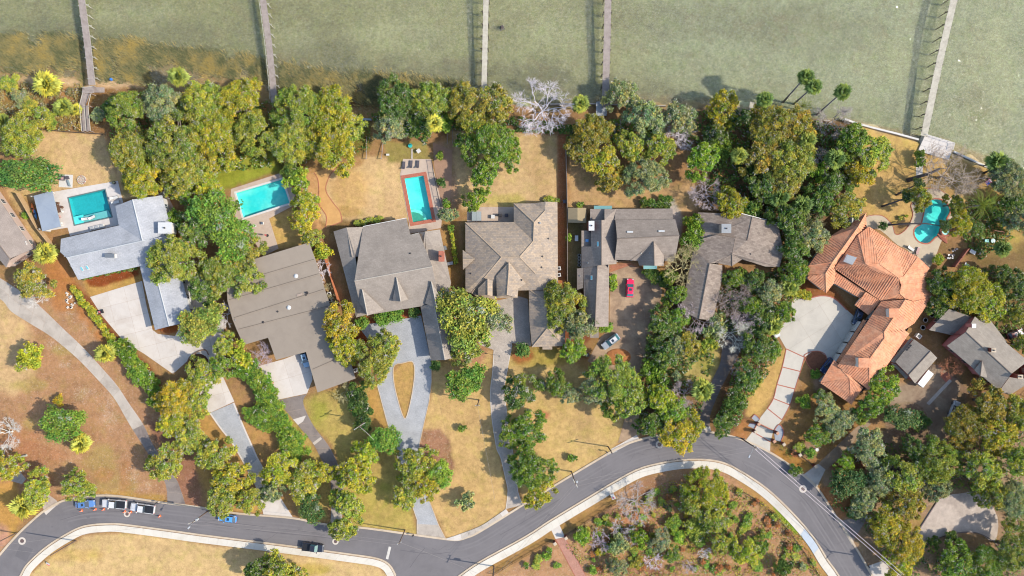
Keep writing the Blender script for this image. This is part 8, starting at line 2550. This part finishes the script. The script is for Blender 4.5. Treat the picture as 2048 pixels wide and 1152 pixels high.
# white box trailer by the small garage
p = U(1849, 757, 1.4); p.z = 0
t = thing('box_trailer', 'white box trailer beside the small grey garage', 'trailer', p, math.radians(52))
lb_('box', M_WHITE, t, (0, 0, 1.2), (4.2, 1.6, 1.3)); lb_('roof', paint('trailer_roof', C(250, 250, 250), .4), t, (0, 0, 1.88), (4.3, 1.7, .08))
lb_('drawbar', M_DARKM, t, (2.6, 0, .5), (1.2, .12, .1)); wheels(t, (0,), .85, .3)

# traffic cones
M_CONE = paint('cone_orange', (.75, .12, .03, 1), .5)
p = U(164, 1021, .03)
cn = thing('traffic_cone', 'orange traffic cone in front of the blue car, first from the left', 'traffic cone', p, 0, 'traffic cones along the parked cars')
def lm(name, mb, mat, parent):
  o = bpy.data.objects.new(name, mb.mesh(name, mat)); COL.objects.link(o); o.parent = parent
  return o
lm('base', MB().box((0, 0, .03), (.5, .5, .06)), M_CONE, cn); lm('cone', MB().lathe([(.2, .05), (.05, .95), (.03, .96)], 12), M_CONE, cn); lm('reflective_band', MB().lathe([(.155, .38), (.115, .6)], 12), M_WHITE, cn)
for (x, y), lb in (((191, 1018.5), 'orange traffic cone behind the blue car, second from the left'), ((208, 1018.5), 'orange traffic cone at the nose of the left white pickup'), ((250, 1023), 'orange traffic cone by the ringed manhole, left of two'), ((262, 1024), 'orange traffic cone at the nose of the right white pickup'), ((320, 1032), 'orange traffic cone behind the right white pickup')):
  copy_thing(cn, U(x, y, .03), rnd.uniform(0, 1), lb)

# ------------------------------------------------------------------ utility poles, lamps and wires
M_POLE = surf('pole_wood', C(126, 104, 94), .9, .15, 1.5, 8)
M_INS = paint('insulator_grey', C(206, 212, 222), .4)
WT = {}
def pole(key, label, px, py, h, arm_ang=None, arm=2.4, n_ins=3, transformer=False, lamp=None, two=False):
  p = U(px, py, 0)
  t = thing('utility_pole', label, 'utility pole', p, 0, 'utility poles along the road')
  lm('pole', MB().tube([(0, 0, -.5), (0, 0, h)], [.17, .12], 8), M_POLE, t)
  WT[key] = Vector((p.x, p.y, h))
  if arm_ang is not None:
    d = Vector((math.cos(math.radians(arm_ang)), math.sin(math.radians(arm_ang)), 0))
    for zz in ((h - .35, h - 1.3) if two else (h - .35,)):
      lm('crossarm', MB().beam(-d * arm / 2 + Vector((0, 0, zz)), d * arm / 2 + Vector((0, 0, zz)), .12, .14), M_PLANKW, t)
      for k in range(n_ins):
        q = d * arm * (k / max(1, n_ins - 1) - .5) * .9
        lm('insulator', MB().lathe([(.05, 0), (.09, .06), (.09, .2), (.04, .26)], 8, (q.x, q.y, zz + .07)), M_INS, t)
  if transformer:
    lm('transformer', MB().lathe([(.26, -1), (.28, -.95), (.28, -.1), (.2, 0)], 12, (.42, .2, h - 1.1)), M_INS, t)
  if lamp is not None:
    d = Vector((math.cos(math.radians(lamp[0])), math.sin(math.radians(lamp[0])), 0))
    lm('lamp_arm', MB().tube([(0, 0, h - 1.6), d * lamp[1] * .5 + Vector((0, 0, h - 1.1)), d * lamp[1] + Vector((0, 0, h - 1.2))], .045, 6), M_METAL, t)
    lm('lamp_head', MB().box(d * (lamp[1] + .35) + Vector((0, 0, h - 1.22)), (.8, .34, .16), math.radians(lamp[0]), taper=.7), M_INS, t)
  return t
pole('a', 'wooden utility pole at the road bend lower left with white lamps', 33, 1066, 9.5, 38, 3.4, 3, True, (215, 1.6))
pole('b', 'wooden pole on the dry verge inside the left road bend', 152, 1081, 9.5)
pole('c', 'utility pole beside the blue car with a bright cross arm', 420, 1019, 9.5, 20, 2.4, 3, True, (230, 1.8))
pole('d', 'utility pole at the verge by the stop bar junction', 810, 1060, 9.0, 30, 1.2, 2)
pole('e', 'utility pole with transformer at the curb of the middle road curve', 1143, 943, 11, -60, 2.2, 3, True, two=True)
pole('f', 'lamp pole at the road curve below the round dark tree', 1483, 877, 10, -60, 1.4, 2, False, (245, 2.2))
pole('g', 'pole at the bottom edge by the brick garden path', 988, 1132, 9.0, 65, 2.0, 2, True)
pole('h', 'thin pole with crosspiece in the tall dark hedge', 733, 840, 8, 32, 3.2, 3)
pole('i', 'pole by the big dark tree at the white road curve mailbox', 1216, 893, 7, 20, 2.6, 3)
pole('j', 'lamp pole in the verge at the lower right of the road', 1760, 1118, 10, -40, 1.4, 2, False, (215, 2.0))
pole('k', 'thin pole on the dry lawn between loop and curved drives', 958, 800, 8, 5, 1.0, 2)
M_WIRE = paint('wire_grey', C(170, 160, 156), .5)
M_WIREL = paint('wire_pale', C(236, 220, 226), .5)
def wire(label, a, b, sag=.5, r=.022, mat=None, off=(0, 0)):
  A, B = Vector(a), Vector(b)
  d = (B - A); nn = Vector((-d.y, d.x, 0)).normalized()
  A = A + nn * off[0]; B = B + nn * off[0]
  t = thing('power_line', label, 'power line', (A.x, A.y, A.z), 0, 'overhead lines')
  pts = [A.lerp(B, k / 14) - Vector((0, 0, sag * 4 * (k / 14) * (1 - k / 14))) - A for k in range(15)]
  lm('cable', MB().tube(pts, r, 5), mat or M_WIRE, t)
wire('double pale power line over the right road curve, upper strand', WT['f'], WT['j'], .6, .055, M_WIREL, (.35,))
wire('double pale power line over the right road curve, lower strand', WT['f'], WT['j'], .7, .055, M_WIREL, (-.35,))
wire('thin wire from the middle curve pole to the curve lamp pole', WT['e'], WT['f'], .6, .022, None, (.5,))
wire('second thin wire from the middle curve pole to the curve lamp pole', WT['e'], WT['f'], .8, .022, None, (-.5,))
wire('thin wire from the middle curve pole to the bottom edge pole', WT['e'], WT['g'], .5, .02, None, (.3,))
wire('second thin wire from the middle curve pole to the bottom edge pole', WT['e'], WT['g'], .6, .02, None, (-.3,))
wire('thin wire along the road from blue car pole to junction pole', WT['c'], WT['d'], .8, .025, None, (.4,))
wire('second thin wire along the road from blue car pole to junction pole', WT['c'], WT['d'], .9, .025, None, (-.4,))
wire('thin wire from the left bend pole to the verge pole', WT['a'], WT['b'], .4, .02)
wire('thin wire from the left bend pole along the road to the blue car pole', WT['a'], WT['c'], 1.0, .02)
wire('thin wire across the junction to the bottom edge pole', WT['d'], WT['g'], .5, .02, None, (.3,))
wire('thin wire over the dry lawn beside the curved drive', WT['k'], (U(990, 1000, 8).x, U(990, 1000, 8).y, 8), .3, .02)
wire('pale wire from the hedge pole down to the glossy magnolia', WT['h'], U(748, 880, 6), .3, .03, M_WIREL)

# ------------------------------------------------------------------ garden things
def simple(name, label, cat, px, py, parts, rz=0, z=0, group=None):
  p = U(px, py, z)
  t = thing(name, label, cat, (p.x, p.y, z if z else gz(p.x, p.y)), rz, group)
  for nm, mb, mat in parts: lm(nm, mb, mat, t)
  return t
def mb_legs(w, d, h, s=.06):
  return [('leg', MB().box((x * w / 2, y * d / 2, h / 2), (s, s, h)), M_METAL) for x in (-1, 1) for y in (-1, 1)]
def lounger(label, px, py, rz, fab, L=1.95, z=.05, group=None):
  return simple('sun_lounger', label, 'sun lounger', px, py, [('seat', MB().box((.25, 0, .34), (L * .66, .62, .08)), fab), ('backrest', MB().box((-L * .34, 0, .52), (L * .38, .62, .07), ry=.55), fab), ('frame', MB().box((.1, 0, .26), (L * .9, .66, .05)), M_METAL)] + [('leg', MB().box((x, y, .13), (.05, .05, .26)), M_METAL) for x in (-.6, .9) for y in (-.28, .28)], rz, z, group)
M_SLATE = paint('slate_fabric', C(96, 90, 100), .8); M_FABW = paint('white_fabric', C(244, 242, 240), .8); M_FABT = paint('brown_wicker', C(120, 84, 64), .8); M_PINKC = paint('pink_cushion', C(216, 176, 170), .8)
lounger('dark lounger above the brick edged pool, leftmost of three', 808, 331, 1.5, M_SLATE); lounger('dark lounger above the brick edged pool, middle of three', 822.5, 329, 1.5, M_SLATE); lounger('dark lounger above the brick edged pool, rightmost of three', 836, 329, 1.5, M_SLATE)
lounger('white lounger standing in the shallow ledge of the teal pool, left', 172.5, 438, .15, M_FABW, 1.6, .08); lounger('white lounger standing in the shallow ledge of the teal pool, right', 185.5, 435.5, .5, M_FABW, 1.6, .08)
lounger('pale lounger at the right end of the white deck, upper', 230, 396, .25, M_FABW); lounger('pale lounger at the right end of the white deck, lower', 233, 405, .25, M_FABW)
lounger('cream lounger on the pool deck of the tiled house, left', 1820, 497, -.6, M_FABW); lounger('pink cushioned lounger on the pool deck of the tiled house', 1834, 502, 1.2, M_PINKC)
simple('outdoor_rug_set', 'white outdoor rug with dark sofa set on the left lawn', 'lounge set', 132, 362, [('rug', MB().box((0, 0, .04), (3.4, 3.2, .05), -.05), M_WHITE), ('sofa', MB().box((-.75, .7, .35), (1.1, 1.2, .55), -.05), M_SLATE), ('cushion', MB().box((-.55, .55, .68), (.6, .6, .12), -.05), M_PINKC), ('chair', MB().box((.55, .75, .32), (.7, .7, .5), .3), M_SLATE), ('bench', MB().box((.9, -.6, .3), (.3, 1.6, .4), .35), paint('grey_cushion', C(150, 170, 180), .8))])
fp = simple('fire_ring', 'round ring of pale stones on the left lawn', 'fire ring', 164, 360, [('hearth', MB().lathe([(.8, 0), (.8, .06)], 16), M_TANDK)])
for k in range(14):
  lm('stone', MB().box((1.0 * math.cos(k * .449), 1.0 * math.sin(k * .449), .14), (.36, .24, .26), k * .449 + 1.57, taper=.8), M_PINKC if k % 4 == 0 else M_CONC, fp)
for k in range(6):
  lm('stone', MB().box((.5 * math.cos(k * 1.05), .5 * math.sin(k * 1.05), .12), (.3, .22, .2), k * 1.05, taper=.8), M_CONC_G, fp)
simple('dining_set', 'long brown outdoor table with chairs beside the pavilion', 'table set', 120.5, 418, [('tabletop', MB().box((0, 0, .74), (.9, 2.0, .06), .25), M_FABT)] + [('chair', MB().box((x, y, .42), (.5, .5, .5), .25 + x), M_FABW if i % 2 else M_FABT) for i, (x, y) in enumerate(((-.7, .6), (-.6, -.5), (.7, .4), (.75, -.6), (-.3, 1.4)))], 0, .05)
simple('chair_pair', 'small brown chairs at the lower left of the white deck', 'chairs', 122, 441, [('chair', MB().box((-.2, .9, .4), (.6, .6, .6), .3), M_PINKC), ('chair', MB().box((.2, -.8, .4), (.6, .6, .6), .2), M_FABW)], 0, .05)
simple('outdoor_sofa', 'pale outdoor sofa with grey cushions along the pale house wall', 'sofa', 196, 455, [('seat', MB().box((0, 0, .3), (3.6, .9, .4), .22), M_FABW)] + [('cushion', MB().box((-1.2 + k * 1.2, -.25 + k * .27, .58), (.9, .5, .16), .22), paint('light_grey_cushion', C(196, 200, 206), .8)) for k in range(3)], 0, .05)
simple('plant_pot', 'dark pot with a small plant at the top corner of the white deck', 'plant pot', 230, 366, [('pot', MB().lathe([(.25, 0), (.4, .3), (.42, .6), (.34, .6)], 12), M_DARKM), ('plant', MB().lathe([(.1, .55), (.4, .8), (.05, 1.1)], 7), paint('pot_leaf', (.04, .05, .03, 1), .7))], 0, .05)
for (x, y, lb, m1) in ((68, 418, 'orange kayak leaning against the pavilion wall', (.65, .16, .03, 1)), (72, 428, 'blue kayak leaning against the pavilion wall', (.05, .16, .32, 1))):
  mbk = MB(); mbk.tube([(0, -1.5, .3), (0, -.9, .32), (0, 0, .33), (0, .9, .32), (0, 1.5, .3)], [.04, .26, .34, .26, .04], 8)
  k_ = simple('kayak', lb, 'kayak', x, y, [('hull', mbk, paint('kayak_shell', m1, .4)), ('cockpit', MB().lathe([(.22, .6), (.22, .68), (.16, .66)], 12), M_BLACK)], .25)
simple('ride_on_toy', 'small dark ride on toy car on the pale court', 'toy car', 203, 623.5, [('body', MB().box((0, 0, .4), (1.3, .75, .4), 0, taper=.85), M_BLACK), ('seat', MB().box((-.15, 0, .66), (.4, .5, .2)), paint('pink_seat', C(226, 120, 140), .6)), ('bonnet', MB().box((-.75, 0, .42), (.4, .7, .35), taper=.8), M_FABW)] + [('wheel', MB().tube([(x, y - .06, .2), (x, y + .06, .2)], .2, 10), M_TYRE) for x in (-.45, .45) for y in (-.4, .4)], .3, .04)
simple('hot_tub', 'square hot tub with grey cover on the mottled house patio', 'hot tub', 953.5, 433, [('tub', MB().box((0, 0, .42), (2.35, 2.2, .84)), paint('grey_cabinet', C(130, 124, 120), .7)), ('cover_half', MB().box((-.59, 0, .9), (1.15, 2.3, .12)), paint('grey_vinyl', C(176, 186, 190), .5)), ('cover_half', MB().box((.59, 0, .9), (1.15, 2.3, .12)), paint('grey_vinyl', C(182, 190, 194), .5))])
sheet('patio_slab', [(934, 424), (962, 414), (1028, 414), (1028, 444), (934, 444)], .02, M_TANDK, struct('patio'), .1)
simple('grill', 'black grill on the mottled house patio', 'grill', 1000, 431, [('firebox', MB().box((0, 0, .75), (1.1, .6, .4)), M_BLACK), ('lid', MB().box((0, 0, 1.05), (1.0, .55, .24), taper=.7), M_DARKM), ('cart', MB().box((0, 0, .3), (1.0, .5, .5)), M_METAL)])
simple('patio_table', 'small pale table left of the black grill', 'table', 986, 434, [('tabletop', MB().box((0, 0, .7), (.9, .9, .05)), M_FABW)] + mb_legs(.8, .8, .68))
simple('patio_chair', 'dark wicker chair right of the black grill', 'chair', 1013, 431, [('seat', MB().box((0, 0, .35), (.75, .8, .4)), M_SLATE), ('backrest', MB().box((.34, 0, .7), (.14, .8, .5)), M_SLATE)])
simple('patio_chair', 'white folding chair behind the flat roofed house pool, left', 'chair', 511, 452, [('seat', MB().box((0, 0, .4), (.7, .6, .06)), M_FABW), ('backrest', MB().box((-.32, 0, .7), (.08, .6, .5)), M_FABW)] + mb_legs(.6, .5, .4))
simple('patio_chair', 'white folding chair behind the flat roofed house pool, right', 'chair', 526, 447, [('seat', MB().box((0, 0, .4), (.7, .6, .06)), M_FABW), ('backrest', MB().box((.32, 0, .7), (.08, .6, .5)), M_FABW)] + mb_legs(.6, .5, .4))
simple('garden_umbrella', 'folded red patio umbrella on the flat roofed house terrace', 'umbrella', 535, 471, [('pole', MB().tube([(0, 0, 0), (0, 0, 2.3)], .03, 6), M_METAL), ('folded_canopy', MB().lathe([(.16, 1.0), (.22, 1.3), (.1, 2.1), (.02, 2.35)], 8), paint('red_canvas', (.30, .05, .05, 1), .8)), ('base', MB().lathe([(.35, 0), (.35, .08), (.1, .14)], 12), M_DARKM)])
simple('stone_table', 'white square table on the lawn below the fan palm', 'table', 838, 303, [('tabletop', MB().box((0, 0, .72), (.95, .95, .08), .6), M_WHITE), ('pedestal', MB().box((0, 0, .35), (.4, .4, .7), .6), M_CONC)])
simple('stone_bench', 'small white bench on the lawn right of the wide steps', 'bench', 776, 310, [('seat', MB().box((0, 0, .42), (.8, .45, .1)), M_WHITE), ('base', MB().box((0, 0, .2), (.6, .3, .38)), M_CONC)])
simple('garden_bin', 'teal bucket chair under the oak beside the fan palm', 'chair', 821, 292, [('shell', MB().lathe([(.4, .1), (.55, .5), (.5, .52)], 12), paint('teal_plastic', (.02, .30, .26, 1), .5))])
simple('stepping_path', 'thin grey stepping slab strip under the teal bucket chair', 'path slab', 824, 308, [('slab', MB().box((0, 0, .04), (.45, 2.6, .06)), M_CONC_G)])
simple('air_conditioner', 'white air conditioner beside the small grey garage', 'air conditioner', 1833.5, 672, [('cabinet', MB().box((0, 0, .5), (1.1, 1.2, 1.0), .9), M_WHITE), ('fan_grille', MB().lathe([(.4, 1.0), (.4, 1.03), (.1, 1.05)], 14), M_DARKM)])
for (x, y, lb) in ((1117.5, 537, 'upper white air conditioner at the right wall of the mottled house'), (1117.5, 550, 'lower white air conditioner at the right wall of the mottled house'), (660, 588, 'upper white air conditioner by the orange brick wall'), (662, 600, 'lower white air conditioner by the orange brick wall'), (712.5, 740, 'white air conditioner at the right corner of the flat roofed garage')):
  simple('air_conditioner', lb, 'air conditioner', x, y, [('cabinet', MB().box((0, 0, .45), (.9, .9, .9)), M_WHITE), ('fan_grille', MB().lathe([(.32, .9), (.32, .93), (.08, .95)], 12), M_DARKM)], rnd.uniform(0, .4))
simple('storage_box', 'white storage box beside the dark wing and the board fence', 'box', 1152.5, 477, [('box', MB().box((0, 0, .4), (.75, 1.3, .8)), M_WHITE), ('lid', MB().box((0, 0, .83), (.82, 1.38, .08)), M_FABW)])
cs = thing('wire_chairs', 'row of white wire chairs beside the dark wing', 'chairs', U(1158, 522))
for k in range(4):
  for q in (.0,):
    mbk = MB(); mbk.lathe([(.36, .42), (.38, .46), (.3, .46), (.3, .42)], 12, (0, -1 + k * .8, 0))
    lm('seat', mbk, M_WHITE, cs); lm('backrest', MB().box((.34, -1 + k * .8, .7), (.05, .5, .5)), M_WHITE, cs)
simple('rubbish_bin', 'dark wheeled bin at the edge of the leafy lawn beside the bright tree', 'bin', 1174, 709, [('body', MB().box((0, 0, .5), (.7, .7, 1.0), taper=1.15), M_SLATE), ('lid', MB().box((0, 0, 1.05), (.85, .85, .1)), M_SLATE)])
simple('rubbish_bin', 'dark wheeled bin behind the garden shed at the fence', 'bin', 1129, 404, [('body', MB().box((0, 0, .5), (.7, .7, 1.0), taper=1.15), M_SLATE), ('lid', MB().box((0, 0, 1.05), (.85, .85, .1)), M_SLATE)])
mound = simple('soil_mound', 'orange soil mound with stones by the silver wagon', 'mound', 1236, 714, [('soil', MB().lathe([(3.3, 0), (3.0, .18), (1.8, .4), (.6, .5)], 18), surf('orange_soil', C(206, 136, 82), .95, .22, 1.2, 6, .5, C(150, 92, 60), .5, .6))])
mound.scale = (1.0, .66, 1)
for k in range(6): lm('stone', MB().box((.2 + k * .32 - .8, .9 - .12 * k, .5), (.36, .26, .22), k, taper=.8), M_CONC, mound)
simple('basketball_hoop', 'street side white sign board lying by the mauve bare tree', 'sign', 1225, 991, [('board', MB().box((0, 0, .9), (.9, 1.5, .06), .45, rx=.15), M_WHITE), ('red_print', MB().box((.1, -.3, .95), (.4, .4, .03), .45), paint('red_print', (.5, .08, .12, 1), .6)), ('green_print', MB().box((-.1, .3, .95), (.35, .3, .03), .45), paint('grey_print', C(150, 160, 170), .6)), ('post', MB().box((0, 0, .45), (.08, .08, .9)), M_METAL)]).name = 'sign_board'
simple('sign_board', 'small white and red yard sign on the verge inside the left bend', 'sign', 99, 1126, [('board', MB().box((0, 0, .6), (.9, .7, .05), -.5, rx=.5), M_WHITE), ('red_print', MB().box((.05, -.3, .52), (.7, .2, .05), -.5, rx=.5), paint('sign_red', (.55, .03, .06, 1), .6)), ('stake', MB().box((0, 0, .3), (.05, .05, .6)), M_METAL)])
# mailboxes
for (x, y, lb) in ((1606 - 290, 985 - 10, 'x'),):
  pass
mbx = simple('mailbox', 'dark mailbox on the verge beside the right white pickup', 'mailbox', 317, 1003, [('box', MB().box((0, 0, 1.15), (.55, .28, .3), .2), M_DARKM), ('post', MB().box((0, 0, .5), (.1, .1, 1.1)), M_POLE)])
for (x, y, lb) in ((827, 1068, 'dark mailbox at the loop drive apron'), (1212, 902, 'dark mailbox on the verge by the white apron on the curve'), (1484, 876, 'dark mailbox beside the lamp pole on the curve'), (1733, 1130, 'dark mailbox by the lowest right driveway')):
  copy_thing(mbx, U(x, y, 0), rnd.uniform(0, 3), lb)
# lamp post by the curved drive
simple('lamp_post', 'short dark lamp post beside the curved paver drive', 'lamp post', 999, 711, [('post', MB().tube([(0, 0, 0), (0, 0, 2.4)], .05, 8), M_DARKM), ('lantern', MB().lathe([(.06, 2.3), (.16, 2.4), (.2, 2.75), (.05, 2.95)], 8), M_METAL)])
# flag by the sea wall
fl = thing('flag_pole', 'flag with red and white stripes on a pole over the golden lawn', 'flag', UG(1936, 380))
lm('pole', MB().tube([(0, 0, 0), (0, 0, 7)], [.06, .04], 8), M_METAL, fl)
wv = lambda u: .15 * math.sin(u * 5)
for k in range(7):
  mb = MB()
  m_ = 8
  vs = []
  for i in range(m_ + 1):
    u = i / m_ * 2.2
    for z0 in (0, 1): vs.append((u * .55, u * .45 + wv(u) * .6 + (k + z0) * .14, 6.9 - (k + z0) * .12 + .05 * math.sin(u * 4)))
  mb.add(vs, [(2 * i, 2 * i + 1, 2 * i + 3, 2 * i + 2) for i in range(m_)])
  lm('stripe', mb, paint('flag_red', (.42, .03, .05, 1), .8) if k % 2 == 0 else paint('flag_white', C(240, 236, 236), .8), fl)
lm('blue_canton', MB().add([(0, .0, 6.96), (.6, .5, 6.98), (.6, 1.0, 6.6), (0, .52, 6.56)], [(0, 1, 2, 3)]), paint('flag_blue', (.03, .06, .22, 1), .8), fl)
# play lawn
sw = simple('swing_frame', 'rust red swing frame on the play lawn', 'swing frame', 1988, 464, [('beam', MB().beam((-1.2, .2, 1.9), (1.3, -.2, 1.9), .1, .1), paint('rust_frame', (.25, .08, .04, 1), .6))] + [('leg', MB().beam((x, s * .9 + (.2 if x < 0 else -.2), 0), (x, (.2 if x < 0 else -.2), 1.9), .08, .08), paint('rust_leg', (.25, .08, .04, 1), .6)) for x in (-1.2, 1.3) for s in (-1, 1)])
simple('trampoline', 'small round play table with teal slide on the play lawn', 'play set', 1978, 482, [('slide', MB().box((-.9, 0, .6), (1.5, .7, .1), ry=.3), paint('teal_slide', (.02, .18, .18, 1), .4)), ('table', MB().lathe([(.55, .7), (.55, .78), (.1, .8)], 16, (.5, 0, 0)), paint('pale_aqua', C(196, 226, 226), .5)), ('leg', MB().box((.5, 0, .35), (.12, .12, .7)), M_METAL)])
# furniture and pots right of the tiled house
fz = thing('stacked_chairs', 'tangle of stacked white and black chairs beside the brown garden wall', 'chairs', U(1902, 506))
g5 = random.Random(5)
for k in range(14):
  x, y = g5.uniform(-1.2, 1.2), g5.uniform(-1.3, 1.3)
  x, y = x * .6 + y * .5, y
  lm('chair_frame', MB().box((x, y, .4 + g5.random() * .4), (.5, .45, .05), g5.uniform(0, 3), g5.uniform(-.6, .6)), M_WHITE if k % 2 else M_SLATE, fz)
simple('patio_table', 'white table beyond the brown garden wall on the right', 'table', 1942, 504, [('tabletop', MB().box((0, 0, .7), (1.5, .9, .06), -.5), M_FABW)] + mb_legs(.8, .7, .68))
simple('patio_chair', 'blue and white deck chair below the brown garden wall', 'chair', 1932, 530, [('seat', MB().box((0, 0, .4), (1.2, .6, .08), -.5), paint('blue_cloth', C(150, 190, 206), .8)), ('backrest', MB().box((-.5, .3, .6), (.5, .6, .08), -.5, ry=.5), M_FABW)] + mb_legs(.8, .4, .38))
simple('patio_table', 'small round dark table among the cream deck loungers', 'table', 1828, 512, [('tabletop', MB().lathe([(.4, .5), (.4, .56)], 14), M_FABT), ('pedestal', MB().lathe([(.08, 0), (.06, .5)], 8), M_METAL)], 0, .05)
for (x, y, lb) in ((1861, 630, 'upper round wire table in the gap right of the tiled roof'), (1848, 640, 'middle round wire table in the gap right of the tiled roof'), (1843, 655, 'lower round wire table in the gap right of the tiled roof')):
  mbk = MB(); mbk.lathe([(.6, .6), (.6, .66), (.5, .66), (.5, .6)], 16)
  simple('wire_table', lb, 'table', x, y, [('rim', mbk, M_WHITE), ('foot', MB().lathe([(.3, 0), (.05, .1), (.05, .6)], 10), M_METAL)])
simple('bird_bath', 'white round bird bath in the fenced garden bed', 'bird bath', 1631.5, 898, [('bowl', MB().lathe([(.15, .6), (.45, .8), (.42, .84), (.2, .78)], 16), M_WHITE), ('pedestal', MB().lathe([(.3, 0), (.12, .15), (.12, .62)], 12), M_CONC)])
simple('bird_bath', 'pale little fountain on the fire side of the native garden', 'bird bath', 1546, 1038, [('bowl', MB().lathe([(.1, .4), (.35, .55), (.32, .58), (.15, .54)], 14), M_INS), ('pedestal', MB().lathe([(.2, 0), (.08, .1), (.08, .42)], 10), M_CONC)])
simple('driftwood', 'pale driftwood at the left shoreline', 'driftwood', 12, 132, [('log', MB().tube([(-1.6, .2, .1), (0, .1, .2), (1.8, -.4, .15)], [.06, .12, .05], 6), M_PILEW), ('branch', MB().tube([(.6, 0, .2), (1.4, .6, .3)], [.06, .03], 5), M_PILEW)])
simple('buoy', 'small blue float on the shore right of the leftmost pier', 'float', 217, 156, [('drum', MB().lathe([(.3, 0), (.34, .1), (.34, .5), (.28, .6)], 12), paint('blue_drum', (.03, .14, .42, 1), .5))])
simple('rock', 'dark rock in the shallow water between the third and fourth piers', 'rock', 1004, 50, [('stone', MB().box((0, 0, .9), (1.2, .9, 1.6), .4, taper=.5), M_BARKD)])
simple('fallen_log', 'pale fallen log on the litter lawn at the left edge', 'log', 47, 912, [('log', MB().tube([(-1.0, -.3, .25), (1.0, .25, .25)], .28, 9), M_PILEW)])
simple('fallen_log', 'long pale fallen trunk beside the top of the slab driveway', 'log', 92, 593, [('log', MB().tube([(-3.2, -.3, .2), (0, .1, .22), (2.6, .25, .2)], [.1, .15, .1], 8), M_PILEW), ('branch', MB().tube([(-1.5, -.1, .2), (-2.4, 1.2, .6)], [.07, .03], 5), M_PILEW)])
simple('rubble_pile', 'heap of pale rubble beside the hedge at the pale court', 'rubble', 142, 601, [('stone', MB().box((rnd.uniform(-1.2, 1.2), rnd.uniform(-2, 2), .1), (rnd.uniform(.3, .8), rnd.uniform(.3, .7), .3), rnd.uniform(0, 3), taper=.7), M_CONC) for k in range(16)])
simple('oval_planter', 'dark curved planter rim in the pale court', 'planter', 398, 728, [('rim', MB().tube([(x * S, -y * S, .25) for x, y in smooth([(-24, 2), (-18, -14), (0, -26), (14, -28), (20, -18)], 4)], .13, 6), surf('planter_brown', C(160, 128, 104), .9, .1)), ('soil', MB().lathe([(2.6, 0), (2.4, .15)], 14), surf('planter_soil', C(110, 78, 56), .95, .2))])
simple('roof_court_fountain', 'white round urn in the notch of the stepped flat roof', 'urn', 501, 723, [('urn', MB().lathe([(.2, 0), (.4, .4), (.45, .8), (.3, .9)], 12), M_WHITE)])
